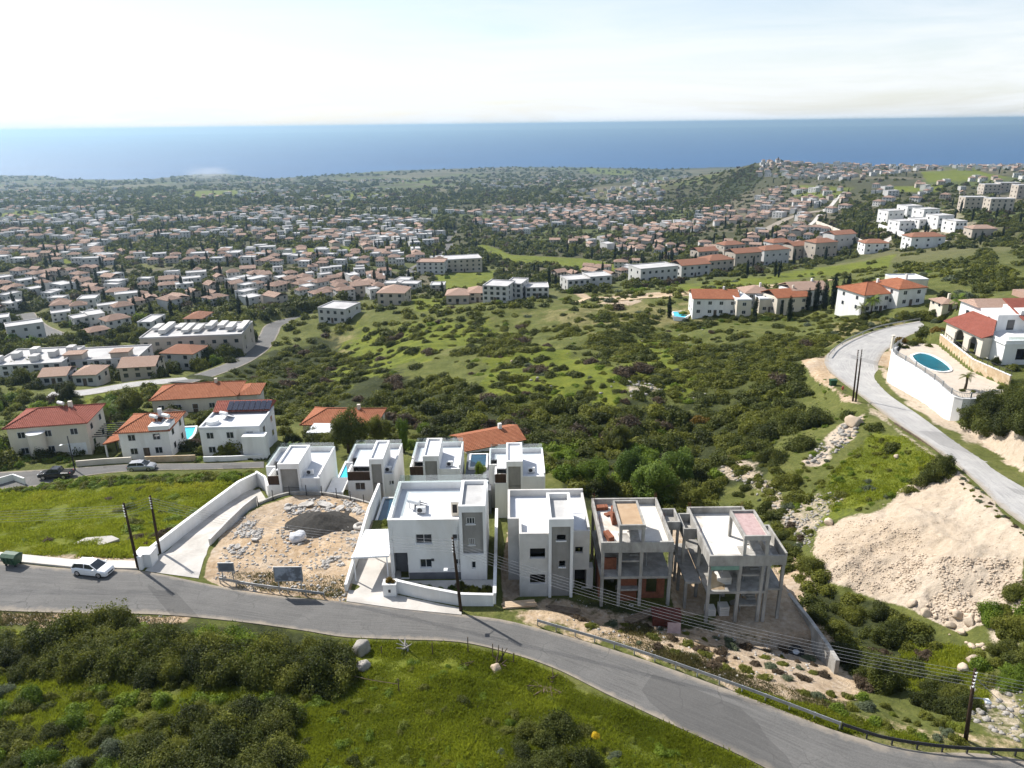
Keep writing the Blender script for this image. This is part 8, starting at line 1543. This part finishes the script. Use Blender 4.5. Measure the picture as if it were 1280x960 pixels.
grass('meadow_grass', [([(430, 803), (500, 803), (580, 808), (650, 826), (700, 846), (760, 876), (850, 916), (960, 964), (960, 985), (300, 985), (400, 860)], 5), ([(-60, 846), (250, 850), (420, 858), (400, 985), (-60, 985)], 3)], 80000, 1, .5, 'grass_blade', .035, 'thick green grass on the near slope below the road')
grass('field_grass', [([(-60, 615), (120, 606), (316, 596), (230, 655), (172, 698), (-60, 690)], 1)], 22000, 11, .6, 'grass_blade', .055, 'rank green grass in the field left of the ramp')
grass('bank_grass', [([(1085, 548), (1130, 545), (1180, 580), (1120, 620), (1040, 640), (1020, 610)], 2), ([(1130, 800), (1215, 810), (1240, 870), (1200, 900), (1120, 850)], 2), ([(860, 890), (950, 885), (1060, 915), (1200, 938), (1040, 890), (930, 860)], 2)], 15000, 21, .45, 'grass_blade', .04, 'green grass on the banks round the stone tip')
grass('dry_grass', [([(0, 765), (230, 771), (225, 784), (0, 782)], 1), ([(740, 795), (900, 850), (1050, 905), (1060, 880), (930, 845), (800, 780)], 3), ([(430, 800), (700, 846), (960, 964), (400, 985)], 2), ([(300, 735), (430, 750), (436, 720), (280, 715)], .7)], 9000, 31, .4, 'dry_grass_blade', .03, 'dry yellow grass along the road verges')
plant_y = hit1(742, 932); V, Fq_ = leaf_cloud(990, 900, .12, 7, (1, 1, .7)); tag(add_obj('flowering_bush', np_mesh('flowering_bush', V, Fq_, ['yellow_flower']), (plant_y[0], plant_y[1], plant_y[2] + .9), 0, .5), 'bright yellow flowering bush at the bottom edge', 'bush')
# ------------------------------------------------------------------ smoke drifting over the headland
m, nt, out = nt_new('smoke_air'); pv_ = nt.nodes.new('ShaderNodeVolumePrincipled'); pv_.inputs['Color'].default_value = (.9, .93, 1, 1); pv_.inputs['Anisotropy'].default_value = .3
tc = nt.nodes.new('ShaderNodeTexCoord'); n = noise(nt, tc.outputs['Object'], 2.2, 4, .6); ln_ = nt.nodes.new('ShaderNodeVectorMath'); ln_.operation = 'LENGTH'; nt.links.new(tc.outputs['Object'], ln_.inputs[0])
f = mth(nt, 'SUBTRACT', 1.0, ln_.outputs['Value'], True); dd = mth(nt, 'MULTIPLY', mth(nt, 'SUBTRACT', mth(nt, 'ADD', f, mth(nt, 'MULTIPLY', n, .9)), .62, True), .011); nt.links.new(dd, pv_.inputs['Density']); nt.links.new(pv_.outputs[0], out.inputs['Volume'])
V, Fc = lump(1, 3, 3, (1, 1, 1), 0, 1); me = np_mesh('smoke', V, Fc, [m]); x, y, z = hit1(262, 229); o = add_obj('smoke', me, (x, y, z + 30), 0, (105, 70, 30)); tag(o, 'pale smoke plume drifting over the left headland', 'smoke', None, 'stuff')
